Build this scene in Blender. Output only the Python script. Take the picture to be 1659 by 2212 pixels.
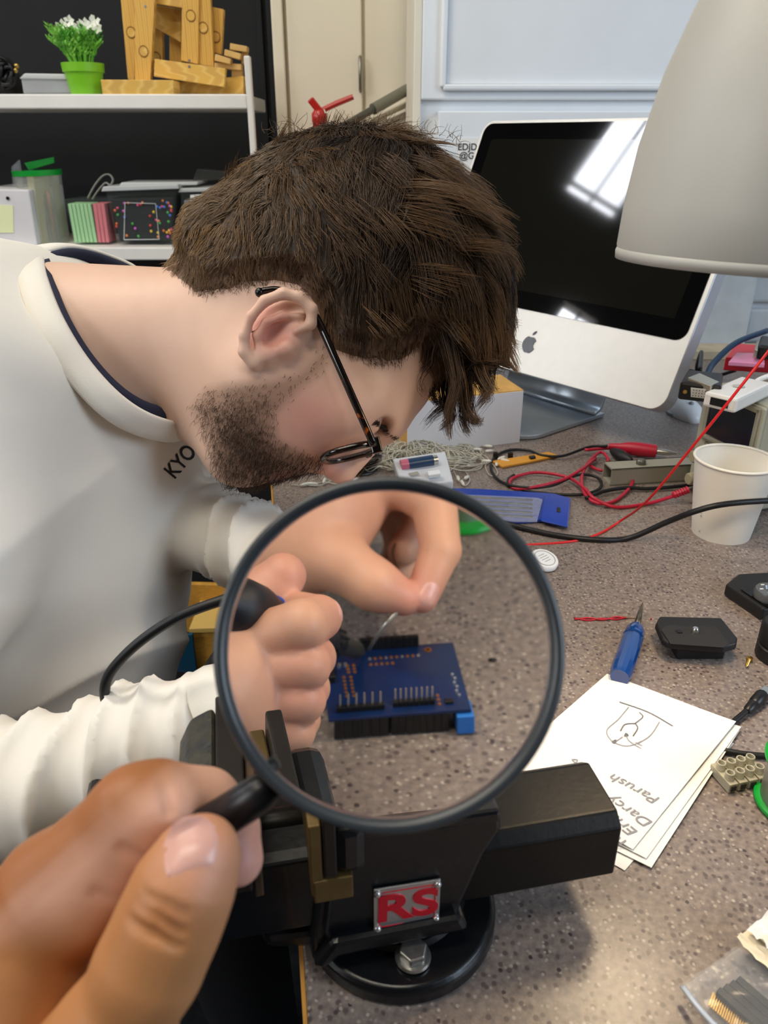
import bpy, bmesh, math, random
import numpy as np
from mathutils import Vector, Matrix
from mathutils.bvhtree import BVHTree

for o in list(bpy.data.objects):
    bpy.data.objects.remove(o, do_unlink=True)
SC = bpy.context.scene
COL = SC.collection
rnd = random.Random(7)
nrs = np.random.RandomState(11)

# ------------------------------------------------------------------ camera
FPX = 1660.0
PITCH = math.radians(26)
TZ = 0.75                                  # bench top height
CAM = Vector((0, 0, TZ + 0.385))
CX = Vector((1, 0, 0))
CD = Vector((0, math.cos(PITCH), -math.sin(PITCH)))
CY = Vector((0, -math.sin(PITCH), -math.cos(PITCH)))   # image down
cam_data = bpy.data.cameras.new('camera')
cam = bpy.data.objects.new('camera', cam_data)
COL.objects.link(cam)
cam.location = CAM
cam.rotation_euler = (math.pi / 2 - PITCH, 0, 0)
cam_data.sensor_fit = 'VERTICAL'
cam_data.sensor_height = 24.0
cam_data.lens = 24.0 * FPX / 2212
cam_data.clip_start = 0.01
cam_data.dof.use_dof = True
cam_data.dof.focus_distance = 0.60
cam_data.dof.aperture_fstop = (cam_data.lens / 1000) / 0.0019
SC.camera = cam

# ------------------------------------------------------------------ world, light, exposure
SC.view_settings.view_transform = 'Standard'
SC.view_settings.look = 'None'
SC.view_settings.exposure = -0.12
SC.view_settings.gamma = 1.0
SC.view_settings.use_curve_mapping = False
SC.cycles.max_bounces = 10
SC.cycles.transmission_bounces = 10
SC.cycles.transparent_max_bounces = 12
SC.cycles.sample_clamp_indirect = 6.0
world = bpy.data.worlds.new('world')
SC.world = world
world.use_nodes = True
bg = world.node_tree.nodes['Background']
bg.inputs[0].default_value = (0.80, 0.88, 1.0, 1)
bg.inputs[1].default_value = 0.3

def area_light(name, loc, target, sx, sy, power, color):
    ld = bpy.data.lights.new(name, 'AREA')
    ld.shape = 'RECTANGLE'
    ld.size, ld.size_y = sx, sy
    ld.energy = power
    ld.color = color
    lo = bpy.data.objects.new(name, ld)
    COL.objects.link(lo)
    lo.location = loc
    lo.rotation_euler = (Vector(target) - Vector(loc)).to_track_quat('-Z', 'Y').to_euler()
    return lo

# daylight entering by the window band of the side behind the camera's right shoulder
area_light('daylight_right', (2.3, -0.5, 2.0), (0.3, 1.2, 0.9), 1.6, 1.4, 56, (0.70, 0.84, 1.0))
# daylight from the high windows on the left side of the room
area_light('daylight_left', (-2.8, -0.9, 2.3), (-0.2, 0.8, 0.8), 1.6, 1.3, 50, (0.95, 0.97, 1.0))
# ceiling fluorescent fixtures
area_light('ceiling_fluorescent', (-0.5, -0.1, 2.72), (-0.5, -0.1, 0), 1.3, 0.35, 17, (1.0, 0.91, 0.76))
area_light('ceiling_fluorescent', (-0.9, 0.9, 2.72), (-0.9, 0.9, 0), 1.3, 0.35, 24, (1.0, 0.91, 0.76))

# ------------------------------------------------------------------ projection helpers
def ray(px, py):
    return CD + CX * ((px - 829.5) / FPX) + CY * ((py - 1106) / FPX)

def P(px, py, Z):                      # point at camera depth Z
    return CAM + ray(px, py) * Z

def T(px, py, z=TZ):                   # point on a horizontal plane
    r = ray(px, py)
    return CAM + r * ((z - CAM.z) / r.z)

def PY(px, py, Y):                     # point on the vertical plane y = Y
    r = ray(px, py)
    return CAM + r * (Y / r.y)

LENS_C = (840.0, 1400.0)
LENS_Z = 0.22
LENS_F = 0.36

def LM(Z):
    b = Z - LENS_Z
    k = 1 + b / LENS_Z
    return k / (k - b / LENS_F)

def LQ(px, py, Z):                     # seen through the magnifier -> direct pixel
    m = LM(Z)
    return (LENS_C[0] + (px - LENS_C[0]) / m, LENS_C[1] + (py - LENS_C[1]) / m)

def L(px, py, Z):
    q = LQ(px, py, Z)
    return P(q[0], q[1], Z)

def LT(px, py, z=TZ):                  # on a horizontal plane, seen through the magnifier
    Z = 0.6
    for _ in range(12):
        q = LQ(px, py, Z)
        r = ray(*q)
        Z = (z - CAM.z) / r.z
    return CAM + r * Z

def c2w(v):                            # camera metric coords (x right, y down, z depth) -> world, numpy
    v = np.asarray(v, dtype=np.float64)
    return (np.array(CAM)[None, :] + v[:, :1] * np.array(CX)[None, :]
            + v[:, 1:2] * np.array(CY)[None, :] + v[:, 2:3] * np.array(CD)[None, :])

def pc(px, py, Z):
    return np.array([(px - 829.5) / FPX * Z, (py - 1106) / FPX * Z, Z])

def lc(px, py, Z):
    q = LQ(px, py, Z)
    return pc(q[0], q[1], Z)

# ------------------------------------------------------------------ materials
def lin(c):
    if isinstance(c, str):
        c = c.lstrip('#')
        c = [int(c[i:i + 2], 16) / 255 for i in (0, 2, 4)]
    return tuple((x / 12.92 if x <= 0.04045 else ((x + 0.055) / 1.055) ** 2.4) for x in c)

MATS = {}

def mat(name, color='#808080', rough=0.5, metal=0.0, var=0.0, vscale=20.0, bump=0.0, bscale=200.0,
        spec=0.5, sss=0.0, trans=0.0, alpha=1.0, ior=1.45, emit=None, estr=0.0, coat=0.0, color2=None, attr=None,
        stretch=None, bdist=0.001, sheen=0.0):
    if name in MATS:
        return MATS[name]
    m = bpy.data.materials.new(name)
    m.use_nodes = True
    nt = m.node_tree
    b = nt.nodes['Principled BSDF']
    col = lin(color)
    b.inputs['Base Color'].default_value = (*col, 1)
    b.inputs['Roughness'].default_value = rough
    b.inputs['Metallic'].default_value = metal
    b.inputs['Specular IOR Level'].default_value = spec
    b.inputs['IOR'].default_value = ior
    b.inputs['Transmission Weight'].default_value = trans
    b.inputs['Alpha'].default_value = alpha
    b.inputs['Coat Weight'].default_value = coat
    b.inputs['Sheen Weight'].default_value = sheen
    if sss > 0:
        b.inputs['Subsurface Weight'].default_value = sss
        b.inputs['Subsurface Radius'].default_value = (1.0, 0.35, 0.2)
        b.inputs['Subsurface Scale'].default_value = 0.006
    if emit:
        b.inputs['Emission Color'].default_value = (*lin(emit), 1)
        b.inputs['Emission Strength'].default_value = estr
    tc = nt.nodes.new('ShaderNodeTexCoord')
    vec = tc.outputs['Object']
    if stretch:
        mp = nt.nodes.new('ShaderNodeMapping')
        mp.inputs['Scale'].default_value = stretch
        nt.links.new(vec, mp.inputs['Vector'])
        vec = mp.outputs['Vector']
    base = None
    if attr:
        at = nt.nodes.new('ShaderNodeAttribute')
        at.attribute_name = attr
        base = at.outputs['Color']
        nt.links.new(base, b.inputs['Base Color'])
    if var > 0 or color2:
        n = nt.nodes.new('ShaderNodeTexNoise')
        n.inputs['Scale'].default_value = vscale
        n.inputs['Detail'].default_value = 4
        nt.links.new(vec, n.inputs['Vector'])
        mx = nt.nodes.new('ShaderNodeMix')
        mx.data_type = 'RGBA'
        mx.blend_type = 'MIX'
        rmp = nt.nodes.new('ShaderNodeMapRange')
        rmp.inputs['From Min'].default_value = 0.35
        rmp.inputs['From Max'].default_value = 0.65
        nt.links.new(n.outputs['Fac'], rmp.inputs['Value'])
        nt.links.new(rmp.outputs['Result'], mx.inputs['Factor'])
        if color2:
            ca, cb = col, lin(color2)
        else:
            ca = tuple(x * (1 - var) for x in col)
            cb = tuple(min(1, x * (1 + var)) for x in col)
        mx.inputs['A'].default_value = (*ca, 1)
        mx.inputs['B'].default_value = (*cb, 1)
        if attr:
            mx.blend_type = 'MULTIPLY'
            mx.inputs['Factor'].default_value = 1.0
            for lk in list(mx.inputs['Factor'].links):
                nt.links.remove(lk)
            m2 = nt.nodes.new('ShaderNodeMapRange')
            m2.inputs['To Min'].default_value = 1 - var
            m2.inputs['To Max'].default_value = 1 + var
            nt.links.new(n.outputs['Fac'], m2.inputs['Value'])
            nt.links.new(base, mx.inputs['A'])
            nt.links.new(m2.outputs['Result'], mx.inputs['B'])
        nt.links.new(mx.outputs['Result'], b.inputs['Base Color'])
    if bump > 0:
        n2 = nt.nodes.new('ShaderNodeTexNoise')
        n2.inputs['Scale'].default_value = bscale
        n2.inputs['Detail'].default_value = 3
        nt.links.new(vec, n2.inputs['Vector'])
        bp = nt.nodes.new('ShaderNodeBump')
        bp.inputs['Strength'].default_value = bump
        bp.inputs['Distance'].default_value = bdist
        nt.links.new(n2.outputs['Fac'], bp.inputs['Height'])
        nt.links.new(bp.outputs['Normal'], b.inputs['Normal'])
    MATS[name] = m
    return m

def ramp_mat(name, stops, scale, kind='voronoi', rough=0.4, spec=0.5, detail_mix=0.0, bump=0.0, stretch=None):
    m = bpy.data.materials.new(name)
    m.use_nodes = True
    nt = m.node_tree
    b = nt.nodes['Principled BSDF']
    b.inputs['Roughness'].default_value = rough
    b.inputs['Specular IOR Level'].default_value = spec
    tc = nt.nodes.new('ShaderNodeTexCoord')
    vec = tc.outputs['Object']
    if stretch:
        mp = nt.nodes.new('ShaderNodeMapping')
        mp.inputs['Scale'].default_value = stretch
        nt.links.new(vec, mp.inputs['Vector'])
        vec = mp.outputs['Vector']
    if kind == 'voronoi':
        v = nt.nodes.new('ShaderNodeTexVoronoi')
        v.inputs['Scale'].default_value = scale
        nz = nt.nodes.new('ShaderNodeTexNoise')
        nz.inputs['Scale'].default_value = scale * 1.3
        ad = nt.nodes.new('ShaderNodeMix')
        ad.data_type = 'RGBA'
        ad.blend_type = 'LINEAR_LIGHT'
        ad.inputs['Factor'].default_value = 0.004
        nt.links.new(vec, ad.inputs['A'])
        nt.links.new(nz.outputs['Color'], ad.inputs['B'])
        nt.links.new(vec, nz.inputs['Vector'])
        nt.links.new(ad.outputs['Result'], v.inputs['Vector'])
        sep = nt.nodes.new('ShaderNodeSeparateColor')
        nt.links.new(v.outputs['Color'], sep.inputs['Color'])
        fac = sep.outputs['Red']
    elif kind == 'wave':
        v = nt.nodes.new('ShaderNodeTexWave')
        v.inputs['Scale'].default_value = scale
        v.inputs['Distortion'].default_value = 5.0
        v.inputs['Detail'].default_value = 2
        v.inputs['Detail Scale'].default_value = 0.6
        nt.links.new(vec, v.inputs['Vector'])
        fac = v.outputs['Fac']
    else:
        v = nt.nodes.new('ShaderNodeTexNoise')
        v.inputs['Scale'].default_value = scale
        v.inputs['Detail'].default_value = 5
        nt.links.new(vec, v.inputs['Vector'])
        fac = v.outputs['Fac']
    r = nt.nodes.new('ShaderNodeValToRGB')
    els = r.color_ramp.elements
    while len(els) < len(stops):
        els.new(0.5)
    for e, (pos, c) in zip(els, stops):
        e.position = pos
        e.color = (*lin(c), 1)
    nt.links.new(fac, r.inputs['Fac'])
    out = r.outputs['Color']
    if detail_mix > 0:
        n = nt.nodes.new('ShaderNodeTexNoise')
        n.inputs['Scale'].default_value = 9
        n.inputs['Detail'].default_value = 6
        nt.links.new(vec, n.inputs['Vector'])
        mr = nt.nodes.new('ShaderNodeMapRange')
        mr.inputs['To Min'].default_value = 1 - detail_mix
        mr.inputs['To Max'].default_value = 1 + detail_mix
        nt.links.new(n.outputs['Fac'], mr.inputs['Value'])
        mx = nt.nodes.new('ShaderNodeMix')
        mx.data_type = 'RGBA'
        mx.blend_type = 'MULTIPLY'
        mx.inputs['Factor'].default_value = 1
        nt.links.new(out, mx.inputs['A'])
        nt.links.new(mr.outputs['Result'], mx.inputs['B'])
        out = mx.outputs['Result']
    nt.links.new(out, b.inputs['Base Color'])
    if bump > 0:
        bp = nt.nodes.new('ShaderNodeBump')
        bp.inputs['Strength'].default_value = bump
        bp.inputs['Distance'].default_value = 0.001
        nt.links.new(fac, bp.inputs['Height'])
        nt.links.new(bp.outputs['Normal'], b.inputs['Normal'])
    MATS[name] = m
    return m

# ------------------------------------------------------------------ mesh builder
def frame(direction, up=(0, 0, 1)):
    d = Vector(direction).normalized()
    u = Vector(up)
    if abs(d.dot(u.normalized())) > 0.98:
        u = Vector((1, 0, 0)) if abs(d.x) < 0.9 else Vector((0, 1, 0))
    s = d.cross(u).normalized()
    u = s.cross(d).normalized()
    return d, s, u

def smooth_path(pts, n=8):
    pts = [Vector(p) for p in pts]
    if len(pts) < 3:
        return pts
    out = []
    for i in range(len(pts) - 1):
        p0 = pts[i - 1] if i > 0 else pts[0] * 2 - pts[1]
        p1, p2 = pts[i], pts[i + 1]
        p3 = pts[i + 2] if i + 2 < len(pts) else pts[-1] * 2 - pts[-2]
        for k in range(n):
            t = k / n
            out.append(0.5 * ((2 * p1) + (p2 - p0) * t + (2 * p0 - 5 * p1 + 4 * p2 - p3) * t * t
                              + (3 * p1 - p0 - 3 * p2 + p3) * t ** 3))
    out.append(pts[-1])
    return out

class MB:
    def __init__(self):
        self.v, self.f = [], []

    def add(self, vs, fs):
        o = len(self.v)
        self.v += [tuple(x) for x in vs]
        self.f += [tuple(i + o for i in q) for q in fs]
        return self

    def box(self, c, size, ax=None):
        c = Vector(c)
        if ax is None:
            ax = (Vector((1, 0, 0)), Vector((0, 1, 0)), Vector((0, 0, 1)))
        a, b, d = [Vector(x) * (s / 2) for x, s in zip(ax, size)]
        vs = [c + a * i + b * j + d * k for k in (-1, 1) for j in (-1, 1) for i in (-1, 1)]
        return self.add(vs, [(0, 2, 3, 1), (4, 5, 7, 6), (0, 1, 5, 4), (2, 6, 7, 3), (0, 4, 6, 2), (1, 3, 7, 5)])

    def tube(self, pts, r, n=8, closed=False, caps=True, flat=1.0, up=(0, 0, 1)):
        pts = [Vector(p) for p in pts]
        m = len(pts)
        rs = r if isinstance(r, (list, tuple)) else [r] * m
        vs, fs = [], []
        s_prev = None
        for i, p in enumerate(pts):
            if closed:
                d = pts[(i + 1) % m] - pts[i - 1]
            else:
                d = pts[min(i + 1, m - 1)] - pts[max(i - 1, 0)]
            if d.length < 1e-9:
                d = Vector((0, 0, 1))
            d.normalize()
            if s_prev is None:
                _, s, u = frame(d, up)
            else:
                s = (s_prev - d * s_prev.dot(d))
                if s.length < 1e-6:
                    _, s, u = frame(d, up)
                s.normalize()
                u = s.cross(d).normalized()
            s_prev = s
            for k in range(n):
                a = 2 * math.pi * k / n
                vs.append(p + s * (math.cos(a) * rs[i]) + u * (math.sin(a) * rs[i] * flat))
        rng = m if closed else m - 1
        for i in range(rng):
            j = (i + 1) % m
            for k in range(n):
                k2 = (k + 1) % n
                fs.append((i * n + k, i * n + k2, j * n + k2, j * n + k))
        if caps and not closed:
            fs.append(tuple(range(n)))
            fs.append(tuple((m - 1) * n + k for k in reversed(range(n))))
        return self.add(vs, fs)

    def lathe(self, prof, origin, axis=(0, 0, 1), n=32, cap0=True, cap1=True):
        # prof: list of (radius, height along axis)
        d, s, u = frame(axis, (0, 1, 0))
        o = Vector(origin)
        vs, fs = [], []
        for (r, h) in prof:
            for k in range(n):
                a = 2 * math.pi * k / n
                vs.append(o + d * h + s * (math.cos(a) * r) + u * (math.sin(a) * r))
        m = len(prof)
        for i in range(m - 1):
            for k in range(n):
                k2 = (k + 1) % n
                fs.append((i * n + k, i * n + k2, (i + 1) * n + k2, (i + 1) * n + k))
        if cap0:
            fs.append(tuple(reversed(range(n))))
        if cap1:
            fs.append(tuple((m - 1) * n + k for k in range(n)))
        return self.add(vs, fs)

    def prism(self, poly, ext):
        # poly: list of 3d points, extruded by vector ext
        e = Vector(ext)
        a = [Vector(p) for p in poly]
        n = len(a)
        vs = a + [p + e for p in a]
        fs = [tuple(range(n)), tuple(reversed(range(n, 2 * n)))]
        for k in range(n):
            k2 = (k + 1) % n
            fs.append((k, n + k, n + k2, k2))
        return self.add(vs, fs)

    def sphere(self, c, r, n=12, ax=None, rad=None):
        c = Vector(c)
        if ax is None:
            ax = (Vector((1, 0, 0)), Vector((0, 1, 0)), Vector((0, 0, 1)))
        if rad is None:
            rad = (r, r, r)
        ax = [Vector(x) for x in ax]
        vs, fs = [], []
        m = n // 2 + 1
        for i in range(m):
            th = math.pi * i / (m - 1)
            for k in range(n):
                a = 2 * math.pi * k / n
                vs.append(c + ax[0] * (rad[0] * math.sin(th) * math.cos(a)) + ax[1] * (rad[1] * math.sin(th) * math.sin(a))
                          + ax[2] * (rad[2] * math.cos(th)))
        for i in range(m - 1):
            for k in range(n):
                k2 = (k + 1) % n
                fs.append((i * n + k, (i + 1) * n + k, (i + 1) * n + k2, i * n + k2))
        return self.add(vs, fs)

    def ribbon(self, pts, w, nrm=(0, 0, 1)):
        pts = [Vector(p) for p in pts]
        nn = Vector(nrm).normalized()
        vs, fs = [], []
        for i, p in enumerate(pts):
            d = pts[min(i + 1, len(pts) - 1)] - pts[max(i - 1, 0)]
            s = d.cross(nn)
            if s.length < 1e-9:
                s = Vector((1, 0, 0))
            s.normalize()
            vs += [p + s * w / 2, p - s * w / 2]
        for i in range(len(pts) - 1):
            fs.append((2 * i, 2 * i + 1, 2 * i + 3, 2 * i + 2))
        return self.add(vs, fs)

    def build(self, name, material, parent=None, smooth=False, bevel=0.0, bseg=2, label=None, solid=0.0, subd=0, autosmooth=None):
        me = bpy.data.meshes.new(name)
        me.from_pydata(self.v, [], self.f)
        bm = bmesh.new()
        bm.from_mesh(me)
        bmesh.ops.remove_doubles(bm, verts=bm.verts, dist=1e-7)
        bmesh.ops.recalc_face_normals(bm, faces=bm.faces)
        bm.to_mesh(me)
        bm.free()
        me.materials.append(material)
        o = bpy.data.objects.new(name, me)
        COL.objects.link(o)
        if smooth:
            me.polygons.foreach_set('use_smooth', [True] * len(me.polygons))
        if autosmooth:
            me.polygons.foreach_set('use_smooth', [True] * len(me.polygons))
            try:
                me.set_sharp_from_angle(angle=math.radians(autosmooth))
            except Exception:
                pass
        if solid > 0:
            md = o.modifiers.new('solid', 'SOLIDIFY')
            md.thickness = solid
        if bevel > 0:
            md = o.modifiers.new('bevel', 'BEVEL')
            md.width = bevel
            md.segments = bseg
            md.limit_method = 'ANGLE'
            md.angle_limit = math.radians(35)
        if subd > 0:
            md = o.modifiers.new('subd', 'SUBSURF')
            md.levels = md.render_levels = subd
        if parent is not None:
            attach(o, parent)
        if label:
            o['label'] = label
        return o

def attach(o, parent):
    o.parent = parent
    m = Matrix.Identity(4)
    q = parent
    chain = []
    while q is not None:
        chain.append(q)
        q = q.parent
    for q in reversed(chain):
        m = m @ q.matrix_parent_inverse @ q.matrix_basis if q.parent else q.matrix_basis.copy()
    o.matrix_parent_inverse = m.inverted()

def thing(name, label, cat, loc, group=None):
    o = bpy.data.objects.new(name, None)
    COL.objects.link(o)
    o.empty_display_size = 0.02
    o.location = loc
    o['label'] = label
    o['category'] = cat
    if group:
        o['group'] = group
    return o

def tag(o, label, cat, group=None):
    o['label'] = label
    o['category'] = cat
    if group:
        o['group'] = group
    return o

def struct(o, label=None):
    o['kind'] = 'structure'
    if label:
        o['label'] = label
    return o

def text_mesh(name, body, size, origin, right, up, material, parent, ext=0.0, bold=0.0, shear=0.0, align='CENTER', project=None, width=1.0):
    cu = bpy.data.curves.new('tmp_text', 'FONT')
    cu.body = body
    cu.size = size
    cu.extrude = ext
    cu.offset = bold
    cu.shear = shear
    cu.align_x = align
    cu.align_y = 'CENTER'
    to = bpy.data.objects.new('tmp_text', cu)
    COL.objects.link(to)
    bpy.context.view_layer.update()
    dg = bpy.context.evaluated_depsgraph_get()
    me = bpy.data.meshes.new_from_object(to.evaluated_get(dg))
    bpy.data.objects.remove(to, do_unlink=True)
    r, u = Vector(right).normalized(), Vector(up).normalized()
    u = (u - r * u.dot(r)).normalized()
    n = r.cross(u)
    M = Matrix(((r.x, u.x, n.x, origin[0]), (r.y, u.y, n.y, origin[1]), (r.z, u.z, n.z, origin[2]), (0, 0, 0, 1)))
    for v in me.vertices:
        v.co.x *= width
        v.co = M @ v.co
        if project:
            v.co = project(v.co)
    me.materials.clear()
    me.materials.append(material)
    me.name = name
    o = bpy.data.objects.new(name, me)
    COL.objects.link(o)
    if parent is not None:
        attach(o, parent)
    return o

# ------------------------------------------------------------------ signed distance modelling (bodies)
class Field:
    def __init__(self, lo, hi, h, base=1.0):
        self.lo = np.array(lo, dtype=np.float64)
        self.h = h
        self.n = np.ceil((np.array(hi) - self.lo) / h).astype(int) + 1
        self.d = np.full(tuple(self.n), base, dtype=np.float32)
        self.mg = 0.0

    def sl(self, lo, hi):
        a = np.clip(np.floor((np.array(lo) - self.lo) / self.h).astype(int), 0, self.n - 1)
        b = np.clip(np.ceil((np.array(hi) - self.lo) / self.h).astype(int) + 1, 1, self.n)
        s = tuple(slice(int(a[i]), int(max(b[i], a[i] + 1))) for i in range(3))
        g = np.meshgrid(*[(self.lo[i] + self.h * np.arange(s[i].start, s[i].stop)).astype(np.float32) for i in range(3)],
                        indexing='ij', sparse=True)
        return s, g

    @staticmethod
    def smin(a, b, k):
        if k <= 0:
            return np.minimum(a, b)
        hh = np.maximum(k - np.abs(a - b), 0) / k
        return np.minimum(a, b) - hh * hh * k * 0.25

    def op(self, d, s, k, mode):
        cur = self.d[s]
        if mode == 'add':
            self.d[s] = self.smin(cur, d, k)
        elif mode == 'sub':
            self.d[s] = -self.smin(-cur, d, k)

    def cone(self, a, b, ra, rb, k=0.01, mode='add', zs=1.0):
        a, b = np.asarray(a, float), np.asarray(b, float)
        m = max(ra, rb) + k + 3 * self.h + self.mg
        lo, hi = np.minimum(a, b) - m, np.maximum(a, b) + m
        if zs != 1.0:
            lo[2] -= m * zs
            hi[2] += m * zs
        s, (x, y, z) = self.sl(lo, hi)
        ab = b - a
        l2 = float(ab @ ab) + 1e-12
        t = np.clip(((x - a[0]) * ab[0] + (y - a[1]) * ab[1] + (z - a[2]) * ab[2]) / l2, 0, 1)
        dx, dy, dz = x - a[0] - t * ab[0], y - a[1] - t * ab[1], (z - a[2] - t * ab[2]) / zs
        d = np.sqrt(dx * dx + dy * dy + dz * dz) - (ra + (rb - ra) * t)
        self.op(d, s, k, mode)

    def chain(self, pts, rs, k=0.006, mode='add', **kw):
        for i in range(len(pts) - 1):
            self.cone(pts[i], pts[i + 1], rs[i], rs[i + 1], k, mode, **kw)

    def ell(self, c, r, ax=None, k=0.01, mode='add'):
        c = np.asarray(c, float)
        m = max(r) + k + 3 * self.h + self.mg
        s, (x, y, z) = self.sl(c - m, c + m)
        x, y, z = x - c[0], y - c[1], z - c[2]
        if ax is None:
            p = (x, y, z)
        else:
            p = [x * a[0] + y * a[1] + z * a[2] for a in np.asarray(ax, float)]
        k0 = np.sqrt(sum((q / ri) ** 2 for q, ri in zip(p, r)))
        k1 = np.sqrt(sum((q / ri ** 2) ** 2 for q, ri in zip(p, r))) + 1e-9
        d = k0 * (k0 - 1) / k1
        self.op(d.astype(np.float32), s, k, mode)

    def coords(self):
        return np.meshgrid(*[(self.lo[i] + self.h * np.arange(self.n[i])).astype(np.float32) for i in range(3)],
                           indexing='ij', sparse=True)

    def sample(self, p, arr=None):
        arr = self.d if arr is None else arr
        q = (p - self.lo) / self.h
        i = np.clip(np.floor(q).astype(int), 0, self.n - 2)
        f = np.clip(q - i, 0, 1)
        out = 0
        for a in (0, 1):
            for b in (0, 1):
                for c in (0, 1):
                    w = ((f[:, 0] if a else 1 - f[:, 0]) * (f[:, 1] if b else 1 - f[:, 1]) * (f[:, 2] if c else 1 - f[:, 2]))
                    out = out + w * arr[i[:, 0] + a, i[:, 1] + b, i[:, 2] + c]
        return out

    def grad(self, p):
        e = self.h
        g = np.stack([self.sample(p + np.eye(3)[i] * e) - self.sample(p - np.eye(3)[i] * e) for i in range(3)], 1)
        return g / (np.linalg.norm(g, axis=1, keepdims=True) + 1e-9)

    def mesh(self):
        D = self.d
        neg = D < 0
        nx, ny, nz = D.shape
        acc = np.zeros((nx - 1, ny - 1, nz - 1, 3), dtype=np.float32)
        cnt = np.zeros((nx - 1, ny - 1, nz - 1), dtype=np.float32)
        c8 = np.zeros((nx - 1, ny - 1, nz - 1), dtype=np.int8)
        for a in (0, 1):
            for b in (0, 1):
                for c in (0, 1):
                    c8 += neg[a:nx - 1 + a, b:ny - 1 + b, c:nz - 1 + c]
        cell = (c8 > 0) & (c8 < 8)
        idx = np.argwhere(cell)
        pos = np.zeros((len(idx), 3))
        num = np.zeros(len(idx))
        for axis in range(3):
            o1, o2 = [k for k in range(3) if k != axis]
            for a in (0, 1):
                for b in (0, 1):
                    i0 = idx.copy()
                    i0[:, o1] += a
                    i0[:, o2] += b
                    i1 = i0.copy()
                    i1[:, axis] += 1
                    d0 = D[i0[:, 0], i0[:, 1], i0[:, 2]]
                    d1 = D[i1[:, 0], i1[:, 1], i1[:, 2]]
                    cr = (d0 < 0) != (d1 < 0)
                    t = d0 / np.where(cr, d0 - d1, 1)
                    q = i0.astype(float)
                    q[:, axis] += t
                    pos += np.where(cr[:, None], q, 0)
                    num += cr
        pos = pos / np.maximum(num, 1)[:, None] * self.h + self.lo
        vid = np.full(cell.shape, -1, dtype=np.int64)
        vid[cell] = np.arange(len(idx))
        quads = []
        for axis in range(3):
            o1, o2 = (axis + 1) % 3, (axis + 2) % 3
            s0 = [slice(None)] * 3
            s1 = [slice(None)] * 3
            s0[axis] = slice(0, -1)
            s1[axis] = slice(1, None)
            ch = neg[tuple(s0)] != neg[tuple(s1)]
            e = np.argwhere(ch)
            ok = (e[:, o1] > 0) & (e[:, o2] > 0) & (e[:, o1] < D.shape[o1] - 1) & (e[:, o2] < D.shape[o2] - 1)
            e = e[ok]
            st = neg[tuple(s0)][e[:, 0], e[:, 1], e[:, 2]]
            def g(da, db):
                q = e.copy()
                q[:, o1] += da
                q[:, o2] += db
                return vid[q[:, 0], q[:, 1], q[:, 2]]
            qd = np.stack([g(-1, -1), g(0, -1), g(0, 0), g(-1, 0)], 1)
            qd[~st] = qd[~st][:, ::-1]
            quads.append(qd)
        return pos, np.concatenate(quads)

def np_object(name, verts_cam, faces, material, parent=None, colors=None, smooth=True, world=False):
    v = verts_cam if world else c2w(verts_cam)
    me = bpy.data.meshes.new(name)
    faces = np.asarray(faces)
    nv, nf = len(v), len(faces)
    k = faces.shape[1]
    me.vertices.add(nv)
    me.vertices.foreach_set('co', np.asarray(v, dtype=np.float32).ravel())
    me.loops.add(nf * k)
    me.loops.foreach_set('vertex_index', faces.astype(np.int32).ravel())
    me.polygons.add(nf)
    me.polygons.foreach_set('loop_start', np.arange(0, nf * k, k, dtype=np.int32))
    if smooth:
        me.polygons.foreach_set('use_smooth', np.ones(nf, dtype=bool))
    me.update(calc_edges=True)
    me.validate()
    if colors is not None:
        ca = me.color_attributes.new('Col', 'FLOAT_COLOR', 'POINT')
        cc = np.ones((nv, 4), dtype=np.float32)
        cc[:, :3] = colors
        ca.data.foreach_set('color', cc.ravel())
    me.materials.append(material)
    o = bpy.data.objects.new(name, me)
    COL.objects.link(o)
    if parent is not None:
        attach(o, parent)
    return o

def strands(paths, r0, r1, colors=None):
    # paths (N,S,3) -> three-sided tapering tubes
    N, S, _ = paths.shape
    d = np.gradient(paths, axis=1)
    d /= np.linalg.norm(d, axis=2, keepdims=True) + 1e-9
    ref = np.array([0.31, 0.2, 0.93])
    a = np.cross(d, ref)
    a /= np.linalg.norm(a, axis=2, keepdims=True) + 1e-9
    b = np.cross(d, a)
    rad = (r0[:, None] + (r1 - r0)[:, None] * np.linspace(0, 1, S)[None, :])[:, :, None]
    rings = [paths + rad * (a * math.cos(t) + b * math.sin(t)) for t in (0, 2.094, 4.189)]
    v = np.stack(rings, 2).reshape(-1, 3)
    i = np.arange(N)[:, None, None] * S * 3 + np.arange(S - 1)[None, :, None] * 3
    k = np.arange(3)[None, None, :]
    k2 = (k + 1) % 3
    f = np.stack([i + k, i + k2, i + 3 + k2, i + 3 + k], 3).reshape(-1, 4)
    col = None
    if colors is not None:
        col = np.repeat(colors, S * 3, axis=0)
    return v, f, col

def vnoise(p, scale, seed=0):
    # cheap smooth noise from sines, p (N,3)
    r = np.random.RandomState(seed)
    out = np.zeros(len(p))
    for _ in range(6):
        w = r.normal(size=3) * scale
        out += np.sin(p @ w + r.uniform(0, 6.28))
    return out / 6

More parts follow.
